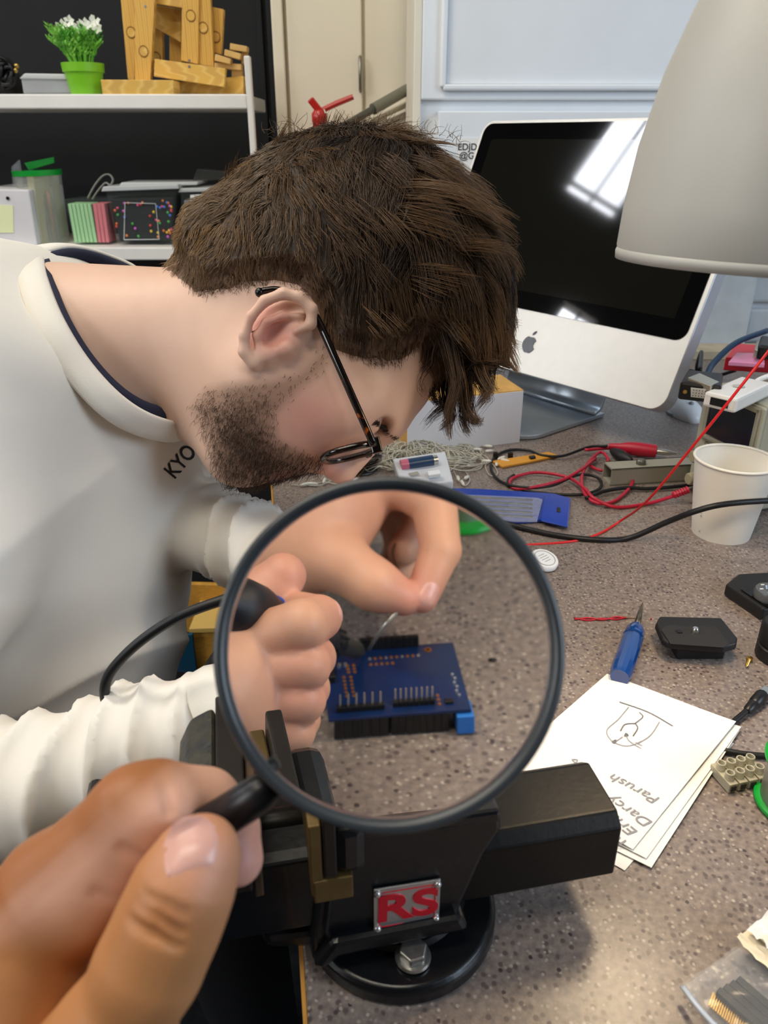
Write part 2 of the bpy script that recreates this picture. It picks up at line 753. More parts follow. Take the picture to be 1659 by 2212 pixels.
# ================================================================== the room
M_floor = ramp_mat('floor_carpet', [(0.3, '#16181b'), (0.7, '#24262a')], 60, 'noise', rough=0.9, spec=0.2)
M_blue = mat('painted_panel_blue', '#e6eaee', 0.42, var=0.03, vscale=6, bump=0.12, bscale=45)
M_cream = mat('painted_cream', '#e4ddca', 0.5, var=0.03, vscale=4, bump=0.08, bscale=40)
M_black = mat('black_wall_paint', '#14161a', 0.75, var=0.1, vscale=8)
M_dull = mat('dull_room_paint', '#6d675d', 0.85, var=0.06, vscale=2)
M_whitemetal = mat('white_shelf_metal', '#e9e7e2', 0.45, var=0.02)
M_brickw = mat('painted_brick', '#b9bfc4', 0.6, var=0.06, vscale=25, bump=0.5, bscale=90)
M_sky = mat('bright_sky_glass', '#ffffff', 0.3, emit='#f2f6ff', estr=32.0)

YB = 1.56                                   # panelled wall behind the bench
YC = 2.10                                   # cream cupboard front
YK = 2.50                                   # black wall

def structbox(name, lo, hi, m, parent=None, bevel=0.0):
    lo, hi = Vector(lo), Vector(hi)
    o = MB().box((lo + hi) / 2, hi - lo).build(name, m, parent, bevel=bevel)
    if parent is None:
        struct(o)
    return o

structbox('floor', (-3.1, -3, -0.05), (2.7, 2.6, 0), M_floor)
structbox('ceiling', (-3.1, -3, 4.2), (2.7, 2.6, 4.25), M_dull)
structbox('wall_black', (-3.1, YK, 0), (-0.05, YK + 0.08, 4.2), M_black)
structbox('wall_rear', (-3.1, -3.08, 0), (2.7, -3, 4.2), M_dull)
structbox('wall_right', (2.6, -3, 0), (2.7, 1.7, 4.2), M_dull)

# left wall with two high windows (mirrored in the computer's glass)
wl = MB()
WX = -3.0
W1 = (1.34, 1.70, 3.14, 3.92)
W2 = (1.07, 1.31, 1.75, 2.54)
def wall_cells(y0, y1, z0, z1):
    wl.box((WX - 0.06, (y0 + y1) / 2, (z0 + z1) / 2), (0.12, y1 - y0, z1 - z0))
wall_cells(-3, W2[0], 0, 4.2)
wall_cells(W2[0], W2[1], 0, W2[2])
wall_cells(W2[0], W2[1], W2[3], 4.2)
wall_cells(W2[1], W1[0], 0, 4.2)
wall_cells(W1[0], W1[1], 0, W1[2])
wall_cells(W1[0], W1[1], W1[3], 4.2)
wall_cells(W1[1], 2.6, 0, 4.2)
struct(wl.build('wall_left', M_dull))
for k, (y0, y1, z0, z1) in enumerate((W1, W2)):
    w = MB().box((WX - 0.10, (y0 + y1) / 2, (z0 + z1) / 2), (0.01, y1 - y0, z1 - z0)).build('window_%d' % (k + 1), M_sky)
    struct(w)
    fr = MB()
    for yy in (y0 + 0.008, y0 + (y1 - y0) * 0.5, y1 - 0.008):
        fr.box((WX - 0.06, yy, (z0 + z1) / 2), (0.03, 0.018, z1 - z0))
    fr.box((WX - 0.06, (y0 + y1) / 2, z0 + 0.12 * (z1 - z0)), (0.03, y1 - y0, 0.02))
    fr.build('window_frame', M_dull, w)

# panelled wall behind the bench
XL = PY(905, 400, YB).x                     # its left end
wb = structbox('wall_back', (XL, YB, 0), (2.6, YB + 0.55, 4.2), M_blue)
# cream corner trim at its end
tr = structbox('trim_1', (XL - 0.014, YB - 0.012, 0), (XL, YB + 0.5, 4.2), M_cream, bevel=0.002)
# horizontal rail line between the upper and lower panel
zr = PY(1000, 222, YB).z
structbox('panel_rail', (XL, YB - 0.012, zr + 0.004), (2.6, YB, zr + 0.30), M_blue, wb, bevel=0.003)
# raised upper frame moulding around a recessed field
x0u = PY(958, 100, YB).x
x1u = PY(1562, 60, YB).x
zu = PY(1100, 190, YB).z
fm = MB()
fm.box((x0u, YB - 0.017, zu + 0.45), (0.010, 0.012, 0.9))
fm.box((x1u, YB - 0.017, zu + 0.45), (0.010, 0.012, 0.9))
fm.box(((x0u + x1u) / 2, YB - 0.017, zu), (x1u - x0u, 0.012, 0.010))
fm.build('panel_moulding', M_blue, wb, bevel=0.003)
structbox('panel_field', (x0u + 0.006, YB - 0.0135, zu + 0.006), (x1u - 0.006, YB - 0.011, zu + 0.9), M_blue, wb)
# lower raised board
xl2 = PY(944, 300, YB).x
zl2 = PY(1000, 241, YB).z
structbox('panel_board', (xl2, YB - 0.03, TZ + 0.002), (x1u - 0.06, YB, zl2), M_blue, wb, bevel=0.002)
# pilaster and painted bricks right of the computer
xp0, xp1 = PY(1535, 660, YB).x, PY(1604, 660, YB).x
structbox('pilaster', (xp0 - 0.03, YB - 0.045, TZ + 0.002), (xp1, YB, zl2), M_brickw, wb, bevel=0.004)
bw, bh = 0.205, 0.068
zz = TZ + 0.012
row = 0
while zz < zl2 - 0.05:
    for k in range(3):
        xx = xp1 + 0.008 + k * (bw + 0.012) - (0.1 if row % 2 else 0)
        a, b = max(xx, xp1 + 0.002), xx + bw
        structbox('brick', (a, YB - 0.016 - 0.004 * ((row + k) % 3), zz), (b, YB, zz + bh), M_brickw, wb, bevel=0.006)
    zz += bh + 0.012
    row += 1

# cream cupboard front
xc0, xc1 = PY(604, 120, YC).x, XL - 0.005
xm = PY(784, 120, YC).x
cb = structbox('wall_cupboard', (xc0, YC, 0), (xc1 + 0.06, YC + 0.3, 4.2), M_cream)
structbox('cupboard_door', (xc0 + 0.022, YC - 0.018, 0.12), (xm - 0.002, YC, 3.2), M_cream, cb, bevel=0.003)
structbox('cupboard_door', (xm + 0.004, YC - 0.006, 0.12), (PY(884, 100, YC).x, YC, 3.2), M_cream, cb, bevel=0.002)
structbox('door_edge', (PY(882, 100, YC).x, YC - 0.026, 1.2), (PY(887, 100, YC).x, YC, 3.2), mat('dark_gap', '#3a372f', 0.8), cb)
structbox('trim_2', (xc0 - 0.012, YC - 0.026, 0), (xc0 + 0.014, YC + 0.01, 4.2), M_cream, bevel=0.003)
for a_, b_ in (((884, 214), (800, 256)), ((903, 226), (836, 256))):
    p0, p1 = PY(*a_, YC - 0.02), PY(*b_, YC - 0.02)
    d = (p1 - p0).normalized()
    s = Vector((0, 1, 0))
    MB().box((p0 + p1) / 2, ((p1 - p0).length, 0.02, 0.006), (d, s, d.cross(s))).build('diagonal_moulding', M_cream, cb, bevel=0.001)
hd = MB()
hx = PY(778, 150, YC - 0.03)
zt, zb_ = PY(778, 122, YC - 0.03).z, PY(778, 196, YC - 0.03).z
hd.tube([(hx.x, YC - 0.018, zt), (hx.x, YC - 0.032, zt - 0.004), (hx.x, YC - 0.032, zb_ + 0.004), (hx.x, YC - 0.018, zb_)], 0.004, 8)
hd.build('cupboard_handle', mat('aged_steel', '#8f8b80', 0.35, 0.9), cb, smooth=True)
# black door frame strips on the black wall
for pxa in (565, 585):
    x = PY(pxa, 100, YK).x
    structbox('trim_3' if pxa == 565 else 'trim_4', (x - 0.006, YK - 0.02, 0), (x + 0.008, YK, 4.2), M_black, bevel=0.002)

# grey metal tube leaning at the cupboard
p0, p1 = PY(882, 192, YC - 0.08), PY(806, 236, YC - 0.16)
p2 = p1 + (p1 - p0) * 3.0
M_tube = mat('grey_tube', '#7c7b70', 0.45, 0.4)
rt = thing('metal_tube', 'grey metal tube slanting in front of the cream cupboard above the head', 'tube', p0)
MB().tube([p0, p1], 0.012, 16).build('upper_tube', M_tube, rt, autosmooth=40)
MB().tube([p1, p2], 0.008, 16).build('lower_tube', mat('grey_tube_dark', '#55554d', 0.4, 0.4), rt, autosmooth=40)

# fire extinguisher hung on the cupboard
M_red = mat('red_enamel', '#b5201c', 0.3, coat=0.3)
YE = YC - 0.10
ev = PY(690, 250, YE)
fe = thing('fire_extinguisher', 'red fire extinguisher on the cream cupboard with only its lever handle showing', 'extinguisher', (ev.x, YE, ev.z - 0.42))
MB().lathe([(0.045, -0.42), (0.055, -0.41), (0.055, -0.10), (0.05, -0.07), (0.03, -0.045), (0.016, -0.035), (0.016, -0.01)],
           (ev.x, YE, ev.z), n=24).build('cylinder', M_red, fe, autosmooth=40)
v = MB()
v.lathe([(0.014, -0.02), (0.018, -0.012), (0.018, 0.004), (0.012, 0.012)], (ev.x, YE, ev.z), n=12)
v.build('valve', M_red, fe, autosmooth=40)
a0, a1 = PY(692, 240, YE), PY(763, 209, YE)
MB().tube([a0, (a0 + a1) / 2 + Vector((0, 0, 0.001)), a1], [0.006, 0.0065, 0.006], 8).build('lever', M_red, fe, autosmooth=40)
b0, b1 = PY(694, 244, YE), PY(670, 214, YE)
d = (b1 - b0).normalized()
MB().box((b0 + b1) / 2, ((b1 - b0).length, 0.02, 0.016), (d, Vector((0, 1, 0)), d.cross(Vector((0, 1, 0))))).build('carry_handle', M_red, fe, bevel=0.003)
MB().tube([PY(700, 236, YE - 0.01), PY(703, 244, YE - 0.012), PY(698, 247, YE - 0.01)], 0.0015, 6).build('safety_pin', mat('steel_pin', '#c9c9c4', 0.3, 1), fe)

# the written paper stuck on the panelled wall
M_paper = mat('white_paper', '#eceae6', 0.75, var=0.015, vscale=30)
M_ink = mat('black_marker_ink', '#25262b', 0.7)
YN = YB - 0.0315
q = [PY(*t, YN) for t in ((990, 298), (1075, 298), (1066, 402), (983, 398))]
nt_ = MB().prism(q, (0, 0.0008, 0)).build('paper_note', M_paper)
tag(nt_, 'small white paper with marker writing stuck on the wall behind the computer', 'note')
text_mesh('handwriting', 'EDJDEV', 0.0155, PY(1020, 318, YN - 0.0006), (1, 0, 0), (0, 0, 1), M_ink, nt_, bold=0.0002)
text_mesh('handwriting', '@GMAI', 0.0155, PY(1024, 337, YN - 0.0006), (1, 0, 0), (0, 0, 1), M_ink, nt_, bold=0.0002)

# ================================================================== workbench
def laminate():
    m = bpy.data.materials.new('speckled_laminate')
    m.use_nodes = True
    nt = m.node_tree
    N, Lk = nt.nodes, nt.links
    b = N['Principled BSDF']
    b.inputs['Roughness'].default_value = 0.32
    tc = N.new('ShaderNodeTexCoord')
    def noise(scale, detail=2.0):
        n = N.new('ShaderNodeTexNoise')
        n.inputs['Scale'].default_value = scale
        n.inputs['Detail'].default_value = detail
        Lk.new(tc.outputs['Object'], n.inputs['Vector'])
        return n
    def ramp(src, stops):
        r = N.new('ShaderNodeValToRGB')
        els = r.color_ramp.elements
        while len(els) < len(stops):
            els.new(0.5)
        for e, (p, c) in zip(els, stops):
            e.position = p
            e.color = (*lin(c), 1) if isinstance(c, str) else (c, c, c, 1)
        Lk.new(src, r.inputs['Fac'])
        return r
    def mix(fac, a, bcol):
        x = N.new('ShaderNodeMix')
        x.data_type = 'RGBA'
        Lk.new(fac, x.inputs['Factor'])
        Lk.new(a, x.inputs['A'])
        x.inputs['B'].default_value = (*lin(bcol), 1)
        return x.outputs['Result']
    col = ramp(noise(260, 4).outputs['Fac'], [(0.30, '#706463'), (0.5, '#82766f'), (0.70, '#93867e')]).outputs['Color']
    def specks(scale, color, thr, size, off):
        mp = N.new('ShaderNodeMapping')
        mp.inputs['Location'].default_value = (off, off * 0.7, off * 1.3)
        Lk.new(tc.outputs['Object'], mp.inputs['Vector'])
        v = N.new('ShaderNodeTexVoronoi')
        v.inputs['Scale'].default_value = scale
        Lk.new(mp.outputs['Vector'], v.inputs['Vector'])
        d = ramp(v.outputs['Distance'], [(size * 0.6, 1.0), (size, 0.0)])
        sp = N.new('ShaderNodeSeparateColor')
        Lk.new(v.outputs['Color'], sp.inputs['Color'])
        t = ramp(sp.outputs['Red'], [(thr, 0.0), (thr + 0.05, 1.0)])
        mu = N.new('ShaderNodeMath')
        mu.operation = 'MULTIPLY'
        Lk.new(d.outputs['Color'], mu.inputs[0])
        Lk.new(t.outputs['Color'], mu.inputs[1])
        return mu.outputs['Value']
    col = mix(specks(230, None, 0.50, 0.42, 0.0), col, '#5f5452')
    col = mix(specks(330, None, 0.62, 0.40, 3.1), col, '#a59a90')
    col = mix(specks(260, None, 0.90, 0.32, 7.7), col, '#b4a89b')
    col = mix(specks(300, None, 0.88, 0.45, 5.2), col, '#453a3e')
    big = noise(7, 5)
    mr = N.new('ShaderNodeMapRange')
    mr.inputs['To Min'].default_value = 0.82
    mr.inputs['To Max'].default_value = 1.16
    Lk.new(big.outputs['Fac'], mr.inputs['Value'])
    x = N.new('ShaderNodeMix')
    x.data_type = 'RGBA'
    x.blend_type = 'MULTIPLY'
    x.inputs['Factor'].default_value = 1
    Lk.new(col, x.inputs['A'])
    Lk.new(mr.outputs['Result'], x.inputs['B'])
    Lk.new(x.outputs['Result'], b.inputs['Base Color'])
    return m
M_lam = laminate()
M_edge = mat('orange_edge_band', '#c98f42', 0.5, var=0.15, vscale=30, stretch=(1, 0.2, 6))
e0, e1 = T(588, 1040), T(664, 2200)
ed = (e1 - e0).normalized()
far = e0 + ed * ((YB - 0.0 - e0.y) / ed.y)
near = e0 + ed * ((0.02 - e0.y) / ed.y)
wbch = thing('workbench', 'long workbench with a speckled grey brown laminate top and orange edge', 'workbench', (0.6, 0.8, 0))
top = [Vector((far.x, YB - 0.002, TZ)), Vector((2.2, YB - 0.002, TZ)), Vector((2.2, 0.02, TZ)), Vector((near.x, 0.02, TZ))]
MB().prism(top, (0, 0, -0.032)).build('benchtop', M_lam, wbch, bevel=0.0015)
sd = Vector((-ed.y, ed.x, 0))
if sd.x > 0:
    sd = -sd
MB().prism([near + Vector((0, 0, -0.001)), far + Vector((0, 0, -0.001)), far + Vector((0, 0, -0.032)), near + Vector((0, 0, -0.032))], sd * 0.0022).build('edge_band', M_edge, wbch)
for (x, y) in ((near.x + 0.10, 0.10), (near.x + 0.02, YB - 0.10), (2.1, 0.10), (2.1, YB - 0.10)):
    MB().box((x, y, (TZ - 0.032) / 2), (0.05, 0.05, TZ - 0.032)).build('leg', M_black, wbch, bevel=0.003)
MB().box((1.1, 0.9, 0.35), (1.6, 0.03, 0.62)).build('back_panel', M_black, wbch)

# ================================================================== desk lamp
LPZ = 0.43
lc0 = P(1672, 552, LPZ)                    # rim centre
up_l = Vector((0.03, 0.05, 1)).normalized()
M_shade = mat('lamp_enamel', '#b9b7b0', 0.5, 0.1, var=0.03, vscale=12)
M_shade_in = mat('lamp_inner_white', '#f2ece0', 0.5)
lamp = thing('desk_lamp', 'pale grey metal desk lamp with a bell shade hanging over the bench', 'lamp', (lc0.x + 0.32, lc0.y + 0.08, TZ))
Rs = 330 / FPX * LPZ
prof = [(Rs * 0.985, 0.004), (Rs, 0.008), (Rs * 0.99, 0.03), (Rs * 0.95, 0.06), (Rs * 0.86, 0.095), (Rs * 0.74, 0.125), (Rs * 0.58, 0.155), (Rs * 0.42, 0.18),
        (Rs * 0.34, 0.20), (Rs * 0.32, 0.245), (Rs * 0.27, 0.255), (0.004, 0.257)]
MB().lathe(prof, lc0 - up_l * 0.006, up_l, n=64, cap0=False, cap1=True).build('shade', M_shade, lamp, smooth=True)
prof2 = [(r * 0.965, h + 0.001) for r, h in prof[:9]]
MB().lathe(prof2, lc0 - up_l * 0.006, up_l, n=64, cap0=False, cap1=True).build('shade_lining', M_shade_in, lamp, smooth=True)
MB().lathe([(Rs * 0.965, 0.0), (Rs * 1.0, 0.0), (Rs * 1.004, 0.004), (Rs * 0.985, 0.008), (Rs * 0.965, 0.006)], lc0 - up_l * 0.005, up_l, n=64, cap0=False, cap1=False).build('rim', M_shade, lamp, smooth=True)
bulbc = lc0 + up_l * 0.085
MB().sphere(bulbc, 0.026, 16, rad=(0.026, 0.026, 0.032)).build('bulb', mat('lit_bulb', '#ffffff', 0.4, emit='#ffd9a0', estr=14), lamp, smooth=True)
MB().lathe([(0.018, 0.03), (0.018, 0.09)], bulbc, up_l, n=16).build('bulb_socket', mat('socket_white', '#ddd8cc', 0.5), lamp, autosmooth=40)
pl = bpy.data.lights.new('lamp_light', 'SPOT')
pl.energy = 3.2
pl.color = (1.0, 0.80, 0.55)
pl.shadow_soft_size = 0.03
pl.spot_size = math.radians(140)
pl.spot_blend = 1.0
plo = bpy.data.objects.new('lamp_light', pl)
COL.objects.link(plo)
plo.location = lc0 + up_l * 0.03
plo.rotation_euler = (0, 0, 0)
arm_top = lc0 + up_l * 0.245
jb = Vector((lamp.location.x, lamp.location.y, TZ))
MB().tube([arm_top, arm_top + Vector((0.16, 0.04, 0.12)), jb + Vector((0.10, 0.03, 0.32))], 0.007, 12).build('arm', M_shade, lamp, smooth=True)
MB().tube([jb + Vector((0.10, 0.03, 0.32)), jb + Vector((0, 0, 0.02))], 0.007, 12).build('arm', M_shade, lamp, smooth=True)
MB().lathe([(0.085, 0.0), (0.085, 0.012), (0.075, 0.02), (0.02, 0.026)], jb, n=40).build('base', M_shade, lamp, autosmooth=40)

# ================================================================== desktop computer
CB = Vector((0.2045, 1.1347, TZ + 0.066))
YAW, TILT = 0.8858, 0.408
cn = Vector((-math.sin(YAW), -math.cos(YAW), 0))
cr = Vector((math.cos(YAW), -math.sin(YAW), 0))
cu_ = Vector((0, 0, 1)) * math.cos(TILT) - cn * math.sin(TILT)
cN = cn * math.cos(TILT) + Vector((0, 0, 1)) * math.sin(TILT)
CWD, CHT = 0.485, 0.374

def cpt(x, y, d=0.0):                      # x right, y up from the bottom centre, d out of the screen
    return CB + cr * x + cu_ * y + cN * d

def rrect(x0, x1, y0, y1, r, n=7, corners='abcd'):
    out = []
    for (cx, cy, a0, k) in ((x1 - r, y0 + r, -90, 'b'), (x1 - r, y1 - r, 0, 'c'), (x0 + r, y1 - r, 90, 'd'), (x0 + r, y0 + r, 180, 'a')):
        if k in corners:
            for i in range(n + 1):
                a = math.radians(a0 + 90 * i / n)
                out.append((cx + r * math.cos(a), cy + r * math.sin(a)))
        else:
            out.append((x1 if k in 'bc' else x0, y0 if k in 'ab' else y1))
    return out

M_alu = mat('brushed_aluminium', '#e6e4de', 0.36, 0.15, var=0.015, vscale=60)
M_alu_side = mat('aluminium_side', '#d4dae2', 0.35, 0.55)
M_glass = mat('black_screen_glass', '#060607', 0.035, spec=0.65)
M_lcd = mat('dark_display', '#131310', 0.05, spec=0.6)
M_logo = mat('black_logo', '#0a0a0b', 0.25)
base_c = Vector((CB.x, CB.y, TZ)) - cn * 0.0
comp = thing('desktop_computer', 'all in one desktop computer with aluminium chin and dark glossy screen', 'computer', base_c)
outer = rrect(-CWD / 2, CWD / 2, 0, CHT, 0.022)
MB().prism([cpt(x, y, -0.002) for x, y in outer], -cN * 0.026).build('casing', M_alu_side, comp, bevel=0.002)
# back bulge
MB().prism([cpt(x, y, -0.028) for x, y in rrect(-0.21, 0.21, 0.03, CHT - 0.02, 0.03)], -cN * 0.02).build('back_shell', mat('black_back', '#17181a', 0.4), comp, bevel=0.008)
CH = 0.092
chin_poly = rrect(-CWD / 2, CWD / 2, 0, CHT, 0.022)
MB().prism([cpt(x, y, 0.0) for x, y in chin_poly], -cN * 0.0025).build('front_frame', M_alu, comp, bevel=0.0008)
MB().prism([cpt(x, y, 0.0012) for x, y in rrect(-CWD / 2 + 0.006, CWD / 2 - 0.006, CH, CHT - 0.005, 0.016)], -cN * 0.002).build('glass', M_glass, comp)
MB().prism([cpt(x, y, 0.0014) for x, y in rrect(-CWD / 2 + 0.03, CWD / 2 - 0.03, CH + 0.026, CHT - 0.03, 0.001, 1)], -cN * 0.0006).build('display', M_lcd, comp)
# fruit logo: bitten apple with a leaf
LG = []
for k in range(72):
    a = 2 * math.pi * k / 72
    x, y = math.sin(a), math.cos(a)
    r = 1.0 - 0.16 * math.exp(-((a if a < math.pi else a - 2 * math.pi) / 0.35) ** 2) - 0.10 * math.exp(-((a - math.pi) / 0.25) ** 2)
    px_, py_ = x * r * 0.92, y * r * 0.98
    if y < 0:
        px_ *= 1 - 0.12 * (-y)
    d = math.hypot(px_ - 1.05, py_ - 0.12)
    if d < 0.48:
        t = 0.48 / d
        px_, py_ = 1.05 + (px_ - 1.05) * t, 0.12 + (py_ - 0.12) * t
    LG.append((px_, py_))
ls = 0.0135
lgp = MB()
lgp.prism([cpt(x * ls, 0.043 + y * ls, 0.0012) for x, y in LG], -cN * 0.001)
leaf = [(0.02, 1.08), (0.05, 1.30), (0.22, 1.52), (0.45, 1.60), (0.42, 1.38), (0.26, 1.17)]
lgp.prism([cpt(x * ls, 0.043 + y * ls, 0.0012) for x, y in leaf], -cN * 0.001)
lgp.build('fruit_logo', M_logo, comp, label='black bitten apple logo')
# disc slot on the right side
MB().box(cpt(CWD / 2 + 0.0002, 0.25, -0.014), (0.001, 0.12, 0.003), (cr, cu_, cN)).build('disc_slot', M_logo, comp)
# stand: bent aluminium foot
M_foot = mat('foot_aluminium', '#b9c3cc', 0.33, 0.7)
hinge = cpt(0, 0.10, -0.045)
fc = Vector((hinge.x, hinge.y, TZ))
sw = 0.095
fpts = [hinge, fc - cn * 0.012 + Vector((0, 0, 0.06)), fc - cn * 0.005 + Vector((0, 0, 0.018)), fc + cn * 0.012 + Vector((0, 0, 0.007))]
fp = smooth_path(fpts, 6)
st = MB()
vs, fs = [], []
for i, p in enumerate(fp):
    vs += [p + cr * sw, p - cr * sw]
for i in range(len(fp) - 1):
    fs.append((2 * i, 2 * i + 1, 2 * i + 3, 2 * i + 2))
st.add(vs, fs).build('stand_neck', M_foot, comp, solid=0.006, smooth=True)
f2 = []
for (x, y) in rrect(-sw, sw, -0.012, 0.175, 0.045, 8, 'cd'):
    f2.append(fc + cr * x + cn * y + Vector((0, 0, 0.001)))
MB().prism(f2, (0, 0, 0.006)).build('foot', M_foot, comp, bevel=0.001)

# cables and a white mouse behind the computer
M_cable = mat('black_cable', '#121214', 0.45)
cv = thing('computer_cable', 'thin black cables hanging down behind the computer', 'cable', T(1510, 800))
MB().tube(smooth_path([T(1512, 800, TZ + 0.10), T(1515, 760, TZ + 0.07), T(1505, 800, TZ + 0.004), T(1530, 830, TZ + 0.004), T(1480, 850, TZ + 0.004)], 8), 0.003, 8).build('cord', M_cable, cv, smooth=True)
MB().tube(smooth_path([T(1490, 800, TZ + 0.004), T(1540, 812, TZ + 0.004), T(1590, 800, TZ + 0.02)], 8), 0.003, 8).build('cord', M_cable, cv, smooth=True)
ms = thing('computer_mouse', 'white computer mouse partly hidden between computer and power supply', 'mouse', T(1478, 900))
mc = T(1478, 893)
MB().sphere(mc + Vector((0, 0, 0.004)), 0.02, 20, rad=(0.024, 0.05, 0.020)).build('shell', mat('white_plastic', '#e4e8ee', 0.3), ms, smooth=True)
MB().lathe([(0.026, 0.0), (0.027, 0.003), (0.025, 0.005)], mc, n=24).build('foot_rim', mat('pale_plastic', '#c4ccd4', 0.4), ms, autosmooth=40)
MB().sphere(mc + Vector((0, -0.02, 0.022)), 0.004, 10).build('scroll_ball', mat('grey_plastic', '#8d9299', 0.4), ms, smooth=True)

# low tan strip of wood against the wall behind the computer
ln = MB().box((0.85, YB - 0.075, TZ + 0.009), (1.0, 0.06, 0.018)).build('timber_batten', mat('pale_timber', '#b7a98e', 0.6, var=0.1, vscale=30), bevel=0.002)
tag(ln, 'pale timber batten lying along the wall behind the power supply', 'batten')

# white cardboard box with tan inside, in front of the computer
M_cardw = mat('white_card', '#dcdadd', 0.6, var=0.02)
M_kraft = mat('kraft_card', '#c79a55', 0.75, var=0.1, vscale=40, stretch=(1, 1, 8))
b0, b1 = T(880, 985), T(1122, 955)
bd = (b1 - b0)
bl = bd.length
bd.normalize()
bs = Vector((-bd.y, bd.x, 0))
bx = thing('cardboard_box', 'open white cardboard box with tan inside standing before the computer', 'box', (b0 + b1) / 2)
BH = 0.074
def bpt(x, y, z):
    return b0 + bd * x + bs * y + Vector((0, 0, z))
BWd = 0.10
MB().prism([bpt(0, 0, 0), bpt(bl, 0, 0), bpt(bl, 0, BH), bpt(0, 0, BH)], bs * 0.002).build('side_panel', M_cardw, bx)
MB().prism([bpt(0, BWd, 0), bpt(bl, BWd, 0), bpt(bl, BWd, BH), bpt(0, BWd, BH)], bs * 0.002).build('side_panel', M_cardw, bx)
MB().prism([bpt(bl, 0.002, 0), bpt(bl, BWd, 0), bpt(bl, BWd, BH), bpt(bl, 0.002, BH)], -bd * 0.002).build('end_panel', M_cardw, bx)
MB().prism([bpt(0, 0.002, 0), bpt(0, BWd, 0), bpt(0, BWd, BH), bpt(0, 0.002, BH)], bd * 0.002).build('end_panel', M_kraft, bx)
MB().prism([bpt(0, 0.001, BH), bpt(bl, 0.001, BH), bpt(bl - 0.006, 0.06, BH + 0.006), bpt(0.0, 0.06, BH + 0.012)], (0, 0, 0.0015)).build('lid_flap', M_kraft, bx)
MB().prism([bpt(0.004, 0.003, 0.002), bpt(bl - 0.004, 0.003, 0.002), bpt(bl - 0.004, BWd, 0.002), bpt(0.004, BWd, 0.002)], (0, 0, 0.0015)).build('bottom', M_kraft, bx)

# ================================================================== bench power supply with adapters on top
M_psu = mat('psu_beige', '#a9a693', 0.45, var=0.03)
M_psu2 = mat('psu_front', '#b4b19d', 0.45)
q0, q1 = T(1484, 1052), T(1598, 1118)
pf = (q1 - q0)
pw = pf.length
pf.normalize()
psd = Vector((-pf.y, pf.x, 0))
if psd.x < 0:
    psd = -psd
PH = 0.130
ps = thing('power_supply', 'beige bench power supply with dark display behind the paper cup', 'power supply', (q0 + q1) / 2)
def ppt(x, y, z):
    return q0 + pf * x + psd * y + Vector((0, 0, z))
MB().prism([ppt(0, 0.004, 0.004), ppt(pw, 0.004, 0.004), ppt(pw, 0.004, PH), ppt(0, 0.004, PH)], psd * 0.22).build('case', M_psu, ps, bevel=0.003)
MB().prism([ppt(-0.001, 0, 0.006), ppt(pw + 0.001, 0, 0.006), ppt(pw + 0.001, 0, PH - 0.002), ppt(-0.001, 0, PH - 0.002)], psd * 0.005).build('front_panel', M_psu2, ps, bevel=0.002)
MB().prism([ppt(pw * 0.16, -0.0015, PH * 0.58), ppt(pw * 0.92, -0.0015, PH * 0.56), ppt(pw * 0.92, -0.0015, PH * 0.92), ppt(pw * 0.16, -0.0015, PH * 0.93)], psd * 0.003).build('display', mat('navy_display', '#181c2e', 0.15), ps)
fr = MB()
for (xa, xb, za, zb) in ((0.11, 0.16, 0.53, 0.97), (0.92, 0.97, 0.53, 0.97), (0.11, 0.97, 0.53, 0.57), (0.11, 0.97, 0.93, 0.97)):
    fr.prism([ppt(pw * xa, -0.003, PH * za), ppt(pw * xb, -0.003, PH * za), ppt(pw * xb, -0.003, PH * zb), ppt(pw * xa, -0.003, PH * zb)], psd * 0.004)
fr.build('display_frame', M_psu, ps, bevel=0.001)
M_knob = mat('knob_beige', '#a59c80', 0.4)
for kx, kz in ((0.16, 0.36), (0.16, 0.14), (0.62, 0.36)):
    o = ppt(pw * kx, 0, PH * kz)
    MB().lathe([(0.008, 0.0), (0.0075, 0.012), (0.006, 0.014)], o, -psd, n=18).build('knob', M_knob, ps, autosmooth=35)
for kx, c in ((0.3, '#b3221f'), (0.72, '#161616')):
    o = ppt(pw * kx, 0, PH * 0.12)
    MB().lathe([(0.006, 0.0), (0.006, 0.008), (0.004, 0.010)], o, -psd, n=14).build('terminal', mat('terminal_' + c[1:], c, 0.35), ps, autosmooth=35)
text_mesh('lettering', 'CURRENT', 0.008, ppt(pw * 0.38, -0.0012, PH * 0.485), pf, (0, 0, 1), M_ink, ps)
text_mesh('lettering', 'COARSE  FINE', 0.005, ppt(pw * 0.42, -0.0012, PH * 0.22), pf, (0, 0, 1), M_ink, ps) if False else None
# sticker with bar code on the side that faces the camera
MB().prism([ppt(pw + 0.0035, 0.03, PH * 0.3), ppt(pw + 0.0035, 0.10, PH * 0.3), ppt(pw + 0.0035, 0.10, PH * 0.85), ppt(pw + 0.0035, 0.03, PH * 0.85)], pf * 0.0006).build('sticker', M_paper, ps)
bc = MB()
for k in range(9):
    z = PH * (0.40 + 0.035 * k)
    w = 0.0008 + 0.0009 * ((k * 7) % 3)
    bc.prism([ppt(pw + 0.0043, 0.037, z), ppt(pw + 0.0043, 0.052, z), ppt(pw + 0.0043, 0.052, z + w), ppt(pw + 0.0043, 0.037, z + w)], pf * 0.0002)
bc.build('bar_code', M_ink, ps)
for x in (0.15, 0.85):
    MB().lathe([(0.005, 0), (0.005, 0.005)], ppt(pw * x, 0.03, 0.0), n=12).build('rubber_foot', M_logo, ps)

ztop = TZ + PH
